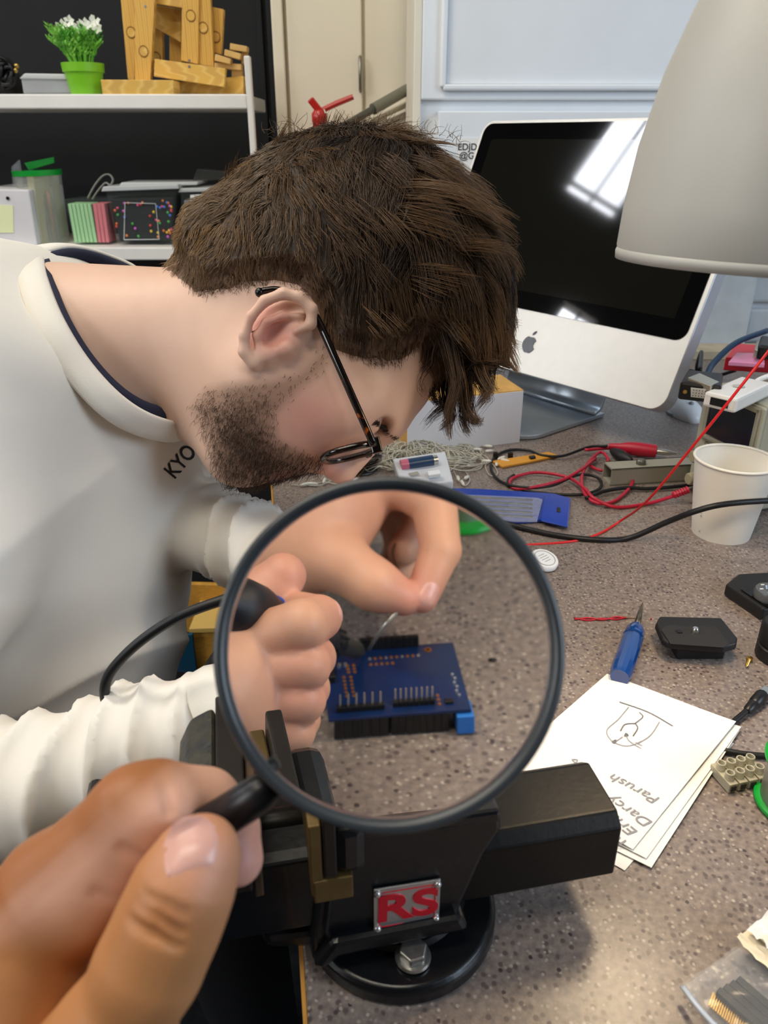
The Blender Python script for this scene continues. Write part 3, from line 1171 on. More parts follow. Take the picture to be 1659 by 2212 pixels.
# black video adapter
M_bplast = mat('black_plastic', '#151517', 0.38)
va0, va1 = T(1466, 842, ztop + 0.012), T(1556, 852, ztop + 0.012)
vd = (va1 - va0).normalized()
vb = Vector((-vd.y, vd.x, 0))
vw = (va1 - va0).length
va = thing('video_adapter', 'black video adapter with a white socket lying on the power supply', 'adapter', va0)
def vpt(x, y, z):
    return Vector((va0.x, va0.y, ztop + 0.001)) + vd * x + vb * y + Vector((0, 0, z))
MB().prism([vpt(0, 0, 0), vpt(vw, 0, 0), vpt(vw, 0.055, 0), vpt(0.004, 0.055, 0)], (0, 0, 0.020)).build('housing', M_bplast, va, bevel=0.003)
MB().prism([vpt(vw * 0.32, -0.001, 0.005), vpt(vw * 0.70, -0.001, 0.005), vpt(vw * 0.74, -0.001, 0.015), vpt(vw * 0.28, -0.001, 0.015)], vb * 0.003).build('socket', mat('socket_pale', '#c9c7c0', 0.4), va)
for t in (0.16, 0.86):
    MB().lathe([(0.0022, 0), (0.0022, 0.002)], vpt(vw * t, 0, 0.010), -vb, n=10).build('socket_nut', mat('brass', '#b99a55', 0.3, 1), va)
pinm = MB()
for r in range(3):
    for k in range(5):
        pinm.lathe([(0.0005, 0), (0.0005, 0.0008)], vpt(vw * (0.36 + 0.07 * k), -0.001, 0.007 + 0.003 * r), -vb, n=6)
pinm.build('socket_holes', M_bplast, va)
MB().tube(smooth_path([vpt(vw * 0.6, 0.054, 0.012), vpt(vw * 0.7, 0.09, 0.02), vpt(vw * 1.2, 0.14, 0.035), vpt(vw * 2.0, 0.20, 0.04)], 8), 0.0035, 10).build('lead', mat('dark_blue_cable', '#1c3550', 0.4), va, smooth=True)

# white adapter
wa0, wa1 = T(1592, 868, ztop + 0.014), T(1668, 832, ztop + 0.014)
wd = (wa1 - wa0).normalized()
ws = Vector((-wd.y, wd.x, 0))
ww = (wa1 - wa0).length
wa = thing('display_adapter', 'white plastic display adapter with a short white lead on the power supply', 'adapter', wa0)
def wpt(x, y, z):
    return Vector((wa0.x, wa0.y, ztop + 0.001)) + wd * x + ws * y + Vector((0, 0, z))
MB().prism([wpt(0, 0, 0), wpt(ww, 0, 0), wpt(ww, 0.035, 0), wpt(0, 0.035, 0)], (0, 0, 0.016)).build('housing', mat('glossy_white', '#e9e6e2', 0.25), wa, bevel=0.003)
MB().prism([wpt(-0.0008, 0.008, 0.004), wpt(-0.0008, 0.027, 0.004), wpt(-0.0008, 0.027, 0.012), wpt(-0.0008, 0.008, 0.012)], wd * 0.003).build('port', M_bplast, wa)
MB().prism([wpt(0.012, 0.034, 0.008), wpt(0.032, 0.034, 0.008), wpt(0.036, 0.06, 0.012), wpt(0.010, 0.06, 0.012)], (0, 0, 0.012)).build('plug', mat('steel_plug', '#b9b5a6', 0.3, 0.8), wa, bevel=0.001)
MB().lathe([(0.006, 0), (0.006, 0.0006)], wpt(ww * 0.5, 0.018, 0.0165), n=20).build('emblem', mat('pale_grey_print', '#bdb9b3', 0.4), wa)
MB().tube(smooth_path([wpt(ww, 0.018, 0.009), wpt(ww + 0.02, 0.02, 0.012), wpt(ww + 0.06, 0.0, 0.02), wpt(ww + 0.10, -0.02, 0.02)], 6), 0.003, 10).build('lead', mat('glossy_white', '#e9e6e2'), wa, smooth=True)

# pink packet, red packet and black box at the back of the power supply
M_pink = mat('pink_film', '#d98ab0', 0.25)
M_redp = mat('red_card', '#c02030', 0.4)
YQ = T(1610, 800, ztop + 0.03).y
def plate(name, pts, z, th, m, label, cat, parent=None, bevel=0.001):
    o = MB().prism([T(x, y, z) for x, y in pts], (0, 0, th)).build(name, m, parent, bevel=bevel)
    if label:
        tag(o, label, cat)
    return o
rp = thing('red_packet', 'red and pink packet lying at the back of the power supply', 'packet', T(1610, 800, ztop))
plate('card', [(1562, 800), (1664, 806), (1672, 776), (1585, 768)], ztop + 0.002, 0.016, M_redp, None, None, rp)
plate('film', [(1572, 790), (1650, 795), (1650, 772), (1590, 770)], ztop + 0.0185, 0.005, M_pink, None, None, rp)
bk = thing('black_plug', 'black plug with a metal end above the pink packet', 'plug', T(1645, 765, ztop))
plate('body', [(1632, 775), (1690, 782), (1690, 758), (1638, 752)], ztop + 0.024, 0.016, M_bplast, None, None, bk, 0.003)
plate('metal_end', [(1626, 773), (1633, 775), (1639, 753), (1631, 752)], ztop + 0.027, 0.010, mat('steel_plug', '#b9b5a6'), None, None, bk)

# ================================================================== things on the bench
UP = Vector((0, 0, 1))
def up(v, z):
    return Vector((v.x, v.y, v.z + z))

# paper cup
cc = T(1556, 1150)
M_cup = mat('white_paper_cup', '#e9e4da', 0.55, var=0.01)
cup = thing('paper_cup', 'white paper cup with a rolled rim standing on the bench', 'cup', cc)
cr0, cr1, chh = 0.0295, 0.0405, 0.086
MB().lathe([(cr0 - 0.002, 0.004), (cr0, 0.0), (cr0 + 0.0003, 0.001), (cr1, chh), (cr1 - 0.0008, chh), (cr0 - 0.0005, 0.008), (0.0005, 0.008)], cc, n=64, cap0=True, cap1=True).build('wall', M_cup, cup, autosmooth=50)
MB().tube([cc + Vector((math.cos(a) * cr1, math.sin(a) * cr1, chh)) for a in [2 * math.pi * k / 64 for k in range(64)]], 0.0016, 8, closed=True).build('rolled_rim', M_cup, cup, smooth=True)
def cup_surf(a, z):
    r = cr0 + (cr1 - cr0) * z / chh + 0.0003
    return cc + Vector((math.cos(a) * r, math.sin(a) * r, z))
for txt, z in (('E', 0.036), ('E', 0.031), ('4', 0.026), ('x', 0.008)):
    a = math.radians(203)
    rt_ = Vector((-math.sin(a), math.cos(a), 0)) * -1
    text_mesh('print', txt, 0.006, cup_surf(a, z), -rt_, UP, mat('grey_print', '#9b978f', 0.7), cup)

# rectangular grey tube lying by the power supply
a0, a1 = T(1318, 1050), T(1478, 1040)
td = (a1 - a0).normalized()
tl = (a1 - a0).length + 0.02
ts = Vector((-td.y, td.x, 0))
M_gt = mat('grey_beige_tube', '#98968a', 0.5, var=0.03)
gt = thing('square_tube', 'grey square plastic tube lying before the power supply', 'tube', a0)
tw, th_, tk = 0.026, 0.022, 0.0018
def gpt(x, y, z):
    return a0 + td * x + ts * y + Vector((0, 0, z))
MB().prism([gpt(0, 0, 0), gpt(0, 0, th_), gpt(tl, 0, th_), gpt(tl, 0, 0)], ts * tk).build('side', M_gt, gt)
MB().prism([gpt(0, tw, 0), gpt(0, tw, th_), gpt(tl, tw, th_), gpt(tl, tw, 0)], -ts * tk).build('side', M_gt, gt)
MB().prism([gpt(0, 0, th_), gpt(0, tw, th_), gpt(tl, tw, th_), gpt(tl, 0, th_)], -UP * tk).build('top', M_gt, gt)
MB().prism([gpt(0, 0, 0), gpt(0, tw, 0), gpt(tl, tw, 0), gpt(tl, 0, 0)], UP * tk).build('bottom', M_gt, gt)
MB().prism([gpt(0.012, 0.002, 0.002), gpt(0.012, tw - 0.002, 0.002), gpt(0.012, tw - 0.002, th_ - 0.002), gpt(0.012, 0.002, th_ - 0.002)], td * 0.002).build('inner_plug', mat('dark_inner', '#4c4a42', 0.8), gt)
ntb = gpt(0.042, 0.012, th_)
tag(MB().lathe([(0.006, 0), (0.006, 0.004), (0.0045, 0.006), (0.002, 0.0065)], ntb, n=12).build('steel_nut', mat('dull_steel', '#7c7a74', 0.4, 0.8), autosmooth=40),
    'small grey metal stud resting on top of the square tube', 'stud')

# test leads ----------------------------------------------------------------
M_redw = mat('red_wire', '#b0182a', 0.35)
M_redp2 = mat('red_lead_pinkish', '#b8203c', 0.35)
def lead(name, label, pts, r, m, cat='cable', z=0.0, n=10, lift=None):
    if lift is None:
        lift = [0] * len(pts)
    P3 = [up(T(x, y), r + 0.0006 + l + z) for (x, y), l in zip(pts, lift)]
    o = MB().tube(smooth_path(P3, n), r, 8).build(name, m, None, smooth=True)
    if label:
        tag(o, label, cat)
    return o

rl = thing('test_lead', 'red test lead with a crocodile clip coiled on the bench', 'test lead', T(1300, 1050))
o = lead('wire', None, [(1262, 985), (1335, 980), (1362, 1010), (1365, 1050), (1330, 1085), (1290, 1095), (1262, 1078), (1255, 1045), (1268, 1015), (1295, 990), (1312, 1005), (1300, 1025), (1270, 1010), (1285, 998)],
         0.0021, M_redp2, lift=[0.006, 0.004, 0.003, 0.002, 0.0, 0.002, 0.004, 0.005, 0.006, 0.006, 0.005, 0.003, 0.002, 0.001])
attach(o, rl)
o = lead('wire', None, [(1285, 1000), (1255, 1030), (1215, 1050), (1160, 1062), (1115, 1060), (1100, 1048), (1112, 1035), (1160, 1028), (1225, 1042), (1262, 1072), (1280, 1090), (1330, 1100), (1400, 1092), (1450, 1087)],
         0.0021, M_redp2, lift=[0.004, 0.008, 0.006, 0.004, 0, 0, 0, 0.002, 0.004, 0.007, 0.006, 0.0, 0.0, 0.006])
attach(o, rl)
cs, ce = up(T(1345, 982), 0.010), up(T(1415, 990), 0.010)
cd = (ce - cs).normalized()
cl = (ce - cs).length
MB().lathe([(0.0035, -0.02), (0.0055, -0.005), (0.0085, 0.006), (0.0095, cl * 0.5), (0.0085, cl), (0.004, cl + 0.001)], cs, cd, n=16).build('clip_sleeve', mat('red_rubber', '#b81f3a', 0.4), rl, autosmooth=45)
MB().lathe([(0.004, cl), (0.0042, cl + 0.012), (0.003, cl + 0.018), (0.0012, cl + 0.026)], cs, cd, n=10).build('clip_tip', mat('steel_pin', '#c9c9c4'), rl, autosmooth=40)
ps_, pe_ = up(T(1453, 1086), 0.010), up(T(1486, 1086), 0.018)
pd_ = (pe_ - ps_).normalized()
pr = [(0.0026, -0.002)]
for k in range(6):
    pr += [(0.0045, 0.003 * k), (0.0045, 0.003 * k + 0.0018), (0.0032, 0.003 * k + 0.002), (0.0032, 0.003 * k + 0.0028)]
MB().lathe(pr, ps_, pd_, n=12).build('strain_relief', mat('red_rubber', '#b81f3a'), rl, autosmooth=30)

bl_ = thing('test_lead', 'black test lead looping over the red one on the bench', 'test lead', T(1100, 1000))
o = lead('wire', None, [(1310, 982), (1270, 980), (1215, 993), (1170, 990), (1140, 978), (1100, 976), (1070, 990), (1060, 1015), (1080, 1045), (1130, 1062), (1190, 1058), (1245, 1040), (1285, 1040), (1298, 1055), (1285, 1070), (1240, 1075), (1160, 1068), (1105, 1055), (1098, 1040), (1110, 1030)],
         0.0019, M_cable, lift=[0.01, 0.007, 0.003, 0.002, 0.001, 0, 0, 0, 0.001, 0.003, 0.003, 0.006, 0.004, 0.003, 0.003, 0.001, 0, 0, 0, 0])
attach(o, bl_)
o = lead('wire', None, [(1265, 1088), (1300, 1072), (1350, 1062), (1400, 1062), (1470, 1058), (1500, 1056)], 0.0024, M_cable, lift=[0.004, 0.003, 0.002, 0.001, 0.002, 0.004])
attach(o, bl_)
bs0, be0 = up(T(1318, 985), 0.008), up(T(1360, 1008), 0.009)
bd0 = (be0 - bs0).normalized()
MB().lathe([(0.0025, 0), (0.006, 0.008), (0.0075, 0.02), (0.006, 0.036), (0.003, 0.042)], bs0, bd0, n=14).build('clip_sleeve', mat('black_rubber', '#1b1b1d', 0.5), bl_, autosmooth=45)

# the taut red wire and the black mains cable
rw = [P(1120, 1178, T(1120, 1178).y and (T(1120, 1178) - CAM).dot(CD)), up(T(1230, 1172), 0.001), up(T(1290, 1158), 0.002), up(T(1340, 1135), 0.006), T(1400, 1080, TZ + 0.055), T(1500, 960, TZ + 0.13), T(1600, 835, TZ + 0.19), T(1690, 720, TZ + 0.235)]
o = MB().tube(smooth_path(rw, 8), 0.0013, 8).build('red_wire', mat('bright_red_wire', '#cf1f22', 0.35), None, smooth=True)
tag(o, 'thin bright red wire rising diagonally from the bench to the upper right', 'wire')
bkc = [T(1040, 1118, TZ + 0.003), T(1110, 1136, TZ + 0.003), T(1200, 1156, TZ + 0.003), T(1290, 1166, TZ + 0.003), T(1360, 1162, TZ + 0.004), T(1440, 1125, TZ + 0.010), T(1520, 1096, TZ + 0.016), T(1600, 1084, TZ + 0.016), T(1720, 1080, TZ + 0.012)]
# the cable passes in front of the cup
bkc = bkc[:5] + [P(1440, 1128, 0.79), P(1500, 1105, 0.765), P(1560, 1090, 0.755), P(1650, 1082, 0.76), P(1760, 1080, 0.78)]
o = MB().tube(smooth_path(bkc, 10), 0.0031, 10).build('mains_cable', M_cable, None, smooth=True)
tag(o, 'thick black cable sweeping across the bench in front of the cup', 'cable')

# blue pouch with clear window (tool packet) -----------------------------------
M_bluep = mat('blue_vinyl', '#1c3fa6', 0.25, var=0.05)
M_clear = mat('clear_film', '#c8ccd0', 0.10, spec=0.9, bump=1.0, bscale=90, alpha=0.22, bdist=0.004)
pch = thing('tool_pouch', 'flat blue plastic pouch with a clear wrinkled window', 'pouch', T(1130, 1100))
polyp = [(960, 1060), (1040, 1062), (1195, 1072), (1232, 1082), (1226, 1140), (1180, 1128), (1120, 1132), (990, 1118)]
plate('back_sheet', polyp, TZ + 0.0008, 0.004, M_bluep, None, None, pch, 0.001)
win = [(975, 1068), (1160, 1076), (1172, 1080), (1160, 1128), (1110, 1128), (990, 1112)]
plate('clear_window', win, TZ + 0.0062, 0.0008, M_clear, None, None, pch, 0)
plate('header', [(1176, 1073), (1232, 1082), (1226, 1141), (1168, 1127)], TZ + 0.0050, 0.0022, M_bluep, None, None, pch, 0.001)
plate('hang_hole', [(1203, 1097), (1211, 1098), (1210, 1108), (1202, 1107)], TZ + 0.0068, 0.0008, M_bplast, None, None, pch, 0)
for k in range(5):
    ya = 1078 + k * 9
    MB().tube([T(985, ya - 6, TZ + 0.0055), T(1150, ya + 3, TZ + 0.0055)], 0.0014, 8).build('metal_rod', mat('rod_steel', '#5d5c58', 0.35, 0.9), pch, smooth=True)

# fairy lights: tangle of clear wire with a battery case --------------------------
M_fairy = mat('clear_wire', '#c8c4b4', 0.2, alpha=0.75, spec=0.7)
fl = MB()
rr = random.Random(3)
for k in range(60):
    cx, cy = rr.uniform(790, 1000), rr.uniform(975, 1010)
    pts = []
    a0_ = rr.uniform(0, 6.28)
    R1, R2 = rr.uniform(18, 62), rr.uniform(8, 26)
    w = rr.uniform(0.7, 1.6)
    for i in range(14):
        a = a0_ + i * w * 0.5
        x = min(1058, max(768, cx + R1 * math.cos(a) + rr.uniform(-5, 5)))
        y = min(1032, max(952, cy + R2 * math.sin(a) + rr.uniform(-3, 3)))
        edge = 1 - abs(x - 905) / 160
        pts.append(up(T(x, y), 0.002 + max(0, edge) * 0.022 * rr.random()))
    fl.tube(smooth_path(pts, 3), 0.0007, 4, caps=False)
fo = thing('fairy_lights', 'tangled heap of clear wire fairy lights beside the white box', 'fairy lights', T(900, 1000))
w_ = fl.build('wire_tangle', M_fairy, fo, smooth=True)
w_['kind'] = 'stuff'
M_led = mat('clear_bulb', '#e8e6dc', 0.12, alpha=0.8)
for (x, y) in ((1050, 968), (1035, 975), (1060, 978), (1048, 1000), (1072, 1006), (990, 1040), (1000, 1050), (1010, 1035), (770, 1040), (700, 1045), (735, 1050), (680, 1050), (655, 1052), (830, 985), (870, 978), (945, 975), (1000, 985), (1020, 1010), (1080, 995), (1095, 1000)):
    c = up(T(x, y), 0.003)
    a = rr.uniform(0, 6.28)
    MB().lathe([(0.0012, -0.004), (0.0022, 0.0), (0.0022, 0.006), (0.0008, 0.009)], c, (math.cos(a), math.sin(a), 0.1), n=8).build('bulb', M_led, fo, smooth=True)
for pts in ([(770, 1040), (735, 1050), (700, 1045), (655, 1052), (630, 1050)], [(760, 1030), (720, 1040), (690, 1052), (650, 1050)], [(980, 1020), (990, 1040), (1004, 1052), (1015, 1038), (1000, 1015)], [(1000, 990), (1040, 985), (1060, 1000), (1075, 1025), (1058, 1030), (1050, 1005), (1090, 1000)]):
    MB().tube(smooth_path([up(T(x, y), 0.002) for x, y in pts], 6), 0.0008, 5).build('loose_wire', M_fairy, fo, smooth=True)
# battery case leaning on the tangle
bt = thing('battery_case', 'clear battery case with a dark battery inside on the fairy lights', 'battery case', T(912, 1040))
q = [up(T(855, 1035), 0.028), up(T(960, 1028), 0.026), up(T(978, 1050), 0.004), up(T(868, 1056), 0.004)]
q = [P(848, 990, 0.86), P(962, 974, 0.87), P(980, 1040, 0.835), P(868, 1052, 0.82)]
nq = (q[1] - q[0]).cross(q[3] - q[0]).normalized()
if nq.dot(CAM - q[0]) < 0:
    nq = -nq
MB().prism(q, -nq * 0.012).build('case', mat('frosted_plastic', '#cfd3da', 0.25, spec=0.6, bump=0.1), bt, bevel=0.002)
bc0 = q[0] + (q[1] - q[0]) * 0.10 + (q[3] - q[0]) * 0.32 + nq * 0.0015
bc1 = q[0] + (q[1] - q[0]) * 0.78 + (q[3] - q[0]) * 0.30 + nq * 0.0015
bdir = (bc1 - bc0)
MB().tube([bc0 + bdir * 0.2, bc1 - bdir * 0.12], 0.0062, 14).build('battery', mat('navy_battery', '#27405f', 0.3), bt, autosmooth=40)
MB().tube([bc0, bc0 + bdir * 0.2], 0.0062, 14).build('battery_band', mat('pink_band', '#c76a80', 0.3), bt, autosmooth=40)
MB().tube([bc1 - bdir * 0.12, bc1], 0.0055, 14).build('battery_end', mat('steel_pin', '#c9c9c4'), bt, autosmooth=40)
sw0 = q[0] + (q[1] - q[0]) * 0.62 + (q[3] - q[0]) * 0.78
MB().box(sw0 + nq * 0.002, (0.014, 0.008, 0.005), ((q[1] - q[0]).normalized(), (q[3] - q[0]).normalized(), nq)).build('switch', mat('white_plastic', '#e4e8ee'), bt, bevel=0.001)
q2 = [a + (b - a) * 0 for a, b in zip(q, q)]
MB().prism([q[0] + (q[1] - q[0]) * 0.2 + (q[3] - q[0]) * 0.6 + nq * 0.0004, q[0] + (q[1] - q[0]) * 0.36 + (q[3] - q[0]) * 0.58 + nq * 0.0004, q[0] + (q[1] - q[0]) * 0.38 + (q[3] - q[0]) * 0.68 + nq * 0.0004, q[0] + (q[1] - q[0]) * 0.22 + (q[3] - q[0]) * 0.7 + nq * 0.0004], nq * 0.0002).build('print', mat('grey_print', '#9b978f'), bt)

# black wire spool
sp = T(775, 1014)
spl = thing('wire_spool', 'flat black wire spool lying behind the nose', 'spool', sp)
M_spool = mat('black_spool', '#2b2a26', 0.4)
MB().lathe([(0.0075, 0.016), (0.024, 0.016), (0.0245, 0.0175), (0.024, 0.019), (0.009, 0.019), (0.0075, 0.0175)], sp, n=36, cap0=False, cap1=False).build('flange', M_spool, spl, autosmooth=40)
MB().lathe([(0.0075, 0.001), (0.024, 0.001), (0.0245, 0.002), (0.024, 0.003), (0.009, 0.003)], sp, n=36, cap0=False, cap1=False).build('flange', M_spool, spl, autosmooth=40)
MB().lathe([(0.0075, 0.001), (0.0075, 0.018), (0.013, 0.018), (0.013, 0.001)], sp, n=24, cap0=False, cap1=False).build('core', M_bplast, spl, autosmooth=40)
MB().tube(smooth_path([up(sp, 0.010) + Vector((0.014, -0.004, 0)), up(sp, 0.004) + Vector((-0.004, -0.036, -0.002)), up(sp, 0.002) + Vector((-0.016, -0.03, 0)), up(sp, 0.002) + Vector((-0.02, -0.04, 0))], 6), 0.0006, 5).build('wire_end', mat('copper_wire', '#b0773c', 0.3, 0.8), spl)

# yellow strip with small headers
ys = thing('yellow_strip', 'yellow perforated strip with a small black chip on the bench', 'strip', T(1140, 998))
plate('strip', [(1062, 1000), (1185, 980), (1206, 988), (1150, 1000), (1085, 1012)], TZ + 0.0006, 0.003, mat('yellow_strip', '#d0922f', 0.45, var=0.06), None, None, ys, 0.0006)
plate('chip', [(1142, 989), (1154, 987), (1157, 991), (1146, 993)], TZ + 0.0037, 0.003, M_bplast, None, None, ys, 0.0004)
for (x, y, lb) in ((1070, 990, 'tiny black plastic cube beside the yellow strip, left of two'), (1102, 990, 'tiny black plastic cube at the yellow strip, right of two')):
    c = T(x, y)
    r_ = thing('jumper_cap', lb, 'jumper', c)
    MB().box(up(c, 0.0046), (0.0065, 0.006, 0.008)).build('cap', M_bplast, r_, bevel=0.0006)
    MB().box(up(c, 0.0082), (0.003, 0.002, 0.002)).build('slot', mat('dark_gap', '#3a372f'), r_)

# white round tag half under the magnifier
wc = T(1172, 1224)
tgk = thing('white_disc', 'small white printed round token near the magnifier rim', 'token', wc)
ax = Vector((0.18, -0.22, 1)).normalized()
MB().lathe([(0.0125, 0), (0.0142, 0.001), (0.0145, 0.0045), (0.0135, 0.006), (0.002, 0.0062)], up(wc, 0.0046), ax, n=32).build('disc', mat('white_plastic', '#e4e8ee'), tgk, autosmooth=40)
ring = [up(wc, 0.0046) + ax * 0.0063 + frame(ax)[1] * (math.cos(a) * 0.0105) + frame(ax)[2] * (math.sin(a) * 0.0105) for a in [2 * math.pi * k / 30 for k in range(30)]]
MB().tube(ring, 0.0003, 5, closed=True).build('printed_ring', mat('grey_print', '#9b978f'), tgk)
for k in range(4):
    c = up(wc, 0.0046) + ax * 0.0063 + frame(ax)[2] * (0.005 - 0.003 * k)
    MB().box(c, (0.011 - 0.002 * abs(k - 1.5), 0.0005, 0.0003), (frame(ax)[1], frame(ax)[2], ax)).build('printed_line', mat('grey_print', '#9b978f'), tgk)

# blue scriber / awl
s0, s1 = T(1337, 1478), T(1372, 1372)
tip_ = T(1387, 1309)
aw = thing('awl', 'blue handled steel awl with its handle under the folded paper', 'awl', s0)
M_bl = mat('blue_translucent_handle', '#0c3c80', 0.12, spec=0.7, coat=0.5)
d_ = (s1 - s0).normalized()
ln_ = (s1 - s0).length
hr = 0.0085
back = s0 - d_ * 0.004
o_ = up(back, hr + 0.0008)
tot = ln_ + 0.004
MB().lathe([(hr * 0.85, 0), (hr, 0.006), (hr, tot * 0.72), (hr * 0.86, tot * 0.735), (hr * 0.86, tot * 0.755), (hr * 1.0, tot * 0.77), (hr * 0.97, tot * 0.88), (hr * 0.72, tot * 0.97), (hr * 0.45, tot)], o_, d_, n=14).build('handle', M_bl, aw, autosmooth=25)
MB().tube([up(s1, hr + 0.0008) - d_ * 0.002, up(s1, hr * 0.9) + (tip_ - s1) * 0.5, up(tip_, 0.004)], [0.0028, 0.0022, 0.0003], 10).build('blade', mat('dark_steel', '#7b7368', 0.3, 0.9), aw, smooth=True)
MB().lathe([(hr * 0.9, tot * 0.735), (hr * 0.9, tot * 0.755)], o_, d_, n=14).build('groove_ring', mat('navy_plastic', '#0c1f44', 0.3), aw)

# scraps of red wire
sr = thing('wire_offcut', 'two short twisted red wire offcuts pointing at the awl blade', 'wire', T(1300, 1340))
MB().tube(smooth_path([up(T(x, y), 0.001) for x, y in ((1240, 1337), (1270, 1342), (1300, 1338), (1330, 1340), (1351, 1336))], 5), 0.0008, 6).build('strand', M_redw, sr, smooth=True)
MB().tube(smooth_path([up(T(x, y), 0.0016) for x, y in ((1241, 1341), (1272, 1338), (1302, 1342), (1330, 1336), (1352, 1338))], 5), 0.0008, 6).build('strand', M_redw, sr, smooth=True)
MB().tube([up(T(1351, 1337), 0.001), up(T(1372, 1337), 0.0008)], 0.0004, 5).build('bare_end', mat('copper_wire', '#b0773c'), sr)
for (x, y, lb) in ((1384, 1369, 'tiny red plastic scrap beside the awl tip'), (1406, 1340, 'tiniest red crumb between awl and tripod plate')):
    s = 0.0035 if x == 1384 else 0.0014
    tag(MB().box(up(T(x, y), 0.0012), (s, s * 0.7, 0.002), (Vector((0.8, 0.6, 0)), Vector((-0.6, 0.8, 0)), UP)).build('plastic_scrap', M_redw, bevel=0.0003), lb, 'scrap')

# tripod quick release plate
M_tp = mat('matt_black_plastic', '#1a1a1c', 0.5, bump=0.15, bscale=500)
qp = thing('quick_release_plate', 'flat black tripod mounting plate with a small silver screw', 'tripod plate', T(1502, 1395))
ztp = TZ + 0.013
tpoly = [(1414, 1360), (1422, 1345), (1555, 1348), (1590, 1392), (1588, 1405), (1560, 1412), (1440, 1403), (1428, 1394)]
MB().prism([T(x, y, ztp) for x, y in tpoly], (0, 0, 0.007)).build('plate', M_tp, qp, bevel=0.002, bseg=3)
MB().prism([T(x, y, ztp + 0.0072) for x, y in [(1428, 1362), (1436, 1352), (1548, 1355), (1576, 1392), (1562, 1400), (1448, 1392)]], (0, 0, 0.0008)).build('rubber_pad', mat('black_rubber_pad', '#232325', 0.75, bump=0.4, bscale=700), qp, bevel=0.0004)
MB().prism([T(x, y, TZ + 0.0005) for x, y in [(1447, 1400), (1462, 1385), (1545, 1385), (1568, 1400), (1562, 1424), (1460, 1424)]], (0, 0, 0.0125)).build('dovetail', M_tp, qp, bevel=0.001)
MB().lathe([(0.003, 0), (0.003, 0.003), (0.002, 0.0045)], T(1501, 1366, ztp + 0.008), n=14).build('camera_screw', mat('steel_pin', '#c9c9c4'), qp, autosmooth=40)
MB().box(T(1467, 1364, ztp + 0.0084), (0.004, 0.004, 0.0006)).build('hole', M_logo, qp)

# tripod head at the right edge
th = thing('camera_mount', 'black tripod mount frame with a grey dial at the right edge', 'camera mount', T(1630, 1300))
MB().prism([T(x, y, TZ + 0.001) for x, y in [(1562, 1285), (1590, 1262), (1720, 1255), (1735, 1330), (1642, 1340)]], (0, 0, 0.012)).build('frame', M_tp, th, bevel=0.002)
MB().prism([T(x, y, TZ + 0.0135) for x, y in [(1600, 1274), (1700, 1268), (1715, 1308), (1660, 1314)]], (0, 0, 0.0006)).build('recess', M_logo, th)
MB().lathe([(0.013, 0), (0.0135, 0.004), (0.012, 0.008), (0.006, 0.009), (0.004, 0.006)], T(1660, 1290, TZ + 0.0142), n=28).build('dial', mat('grey_dial', '#6e7276', 0.3, 0.5), th, autosmooth=40)
for a in range(6):
    MB().box(T(1660, 1290, TZ + 0.0142) + Vector((math.cos(a * 1.05) * 0.008, math.sin(a * 1.05) * 0.008, 0.0085)), (0.003, 0.0012, 0.001)).build('dial_mark', M_paper, th)
tk_ = thing('ribbed_cylinder', 'upright black ribbed cylinder cut by the right edge below the tripod mount', 'cylinder', T(1672, 1420))
ko = T(1680, 1420)
MB().lathe([(0.017, 0), (0.018, 0.002), (0.018, 0.012), (0.0165, 0.013), (0.0165, 0.015), (0.018, 0.016), (0.018, 0.030), (0.016, 0.033), (0.004, 0.034)], ko, n=30).build('grip', M_tp, tk_, autosmooth=40)
MB().lathe([(0.0035, 0.034), (0.0035, 0.040), (0.002, 0.041)], ko, n=12).build('stud', mat('brass', '#b99a55'), tk_, autosmooth=40)

# brass screw
sc_ = thing('brass_screw', 'small brass screw lying near the tripod plate', 'screw', T(1612, 1440))
sa, sb = up(T(1617, 1430), 0.0026), up(T(1605, 1458), 0.001)
sd_ = (sb - sa).normalized()
MB().lathe([(0.0012, -0.0022), (0.0026, -0.0015), (0.0028, 0.0), (0.0012, 0.0006)], sa, sd_, n=14).build('head', mat('brass', '#b99a55'), sc_, autosmooth=40)
pr = []
for k in range(9):
    pr += [(0.0013, 0.0006 + k * 0.001), (0.0010, 0.0011 + k * 0.001)]
pr.append((0.0002, 0.0105))
MB().lathe(pr, sa, sd_, n=10).build('thread', mat('brass', '#b99a55'), sc_)

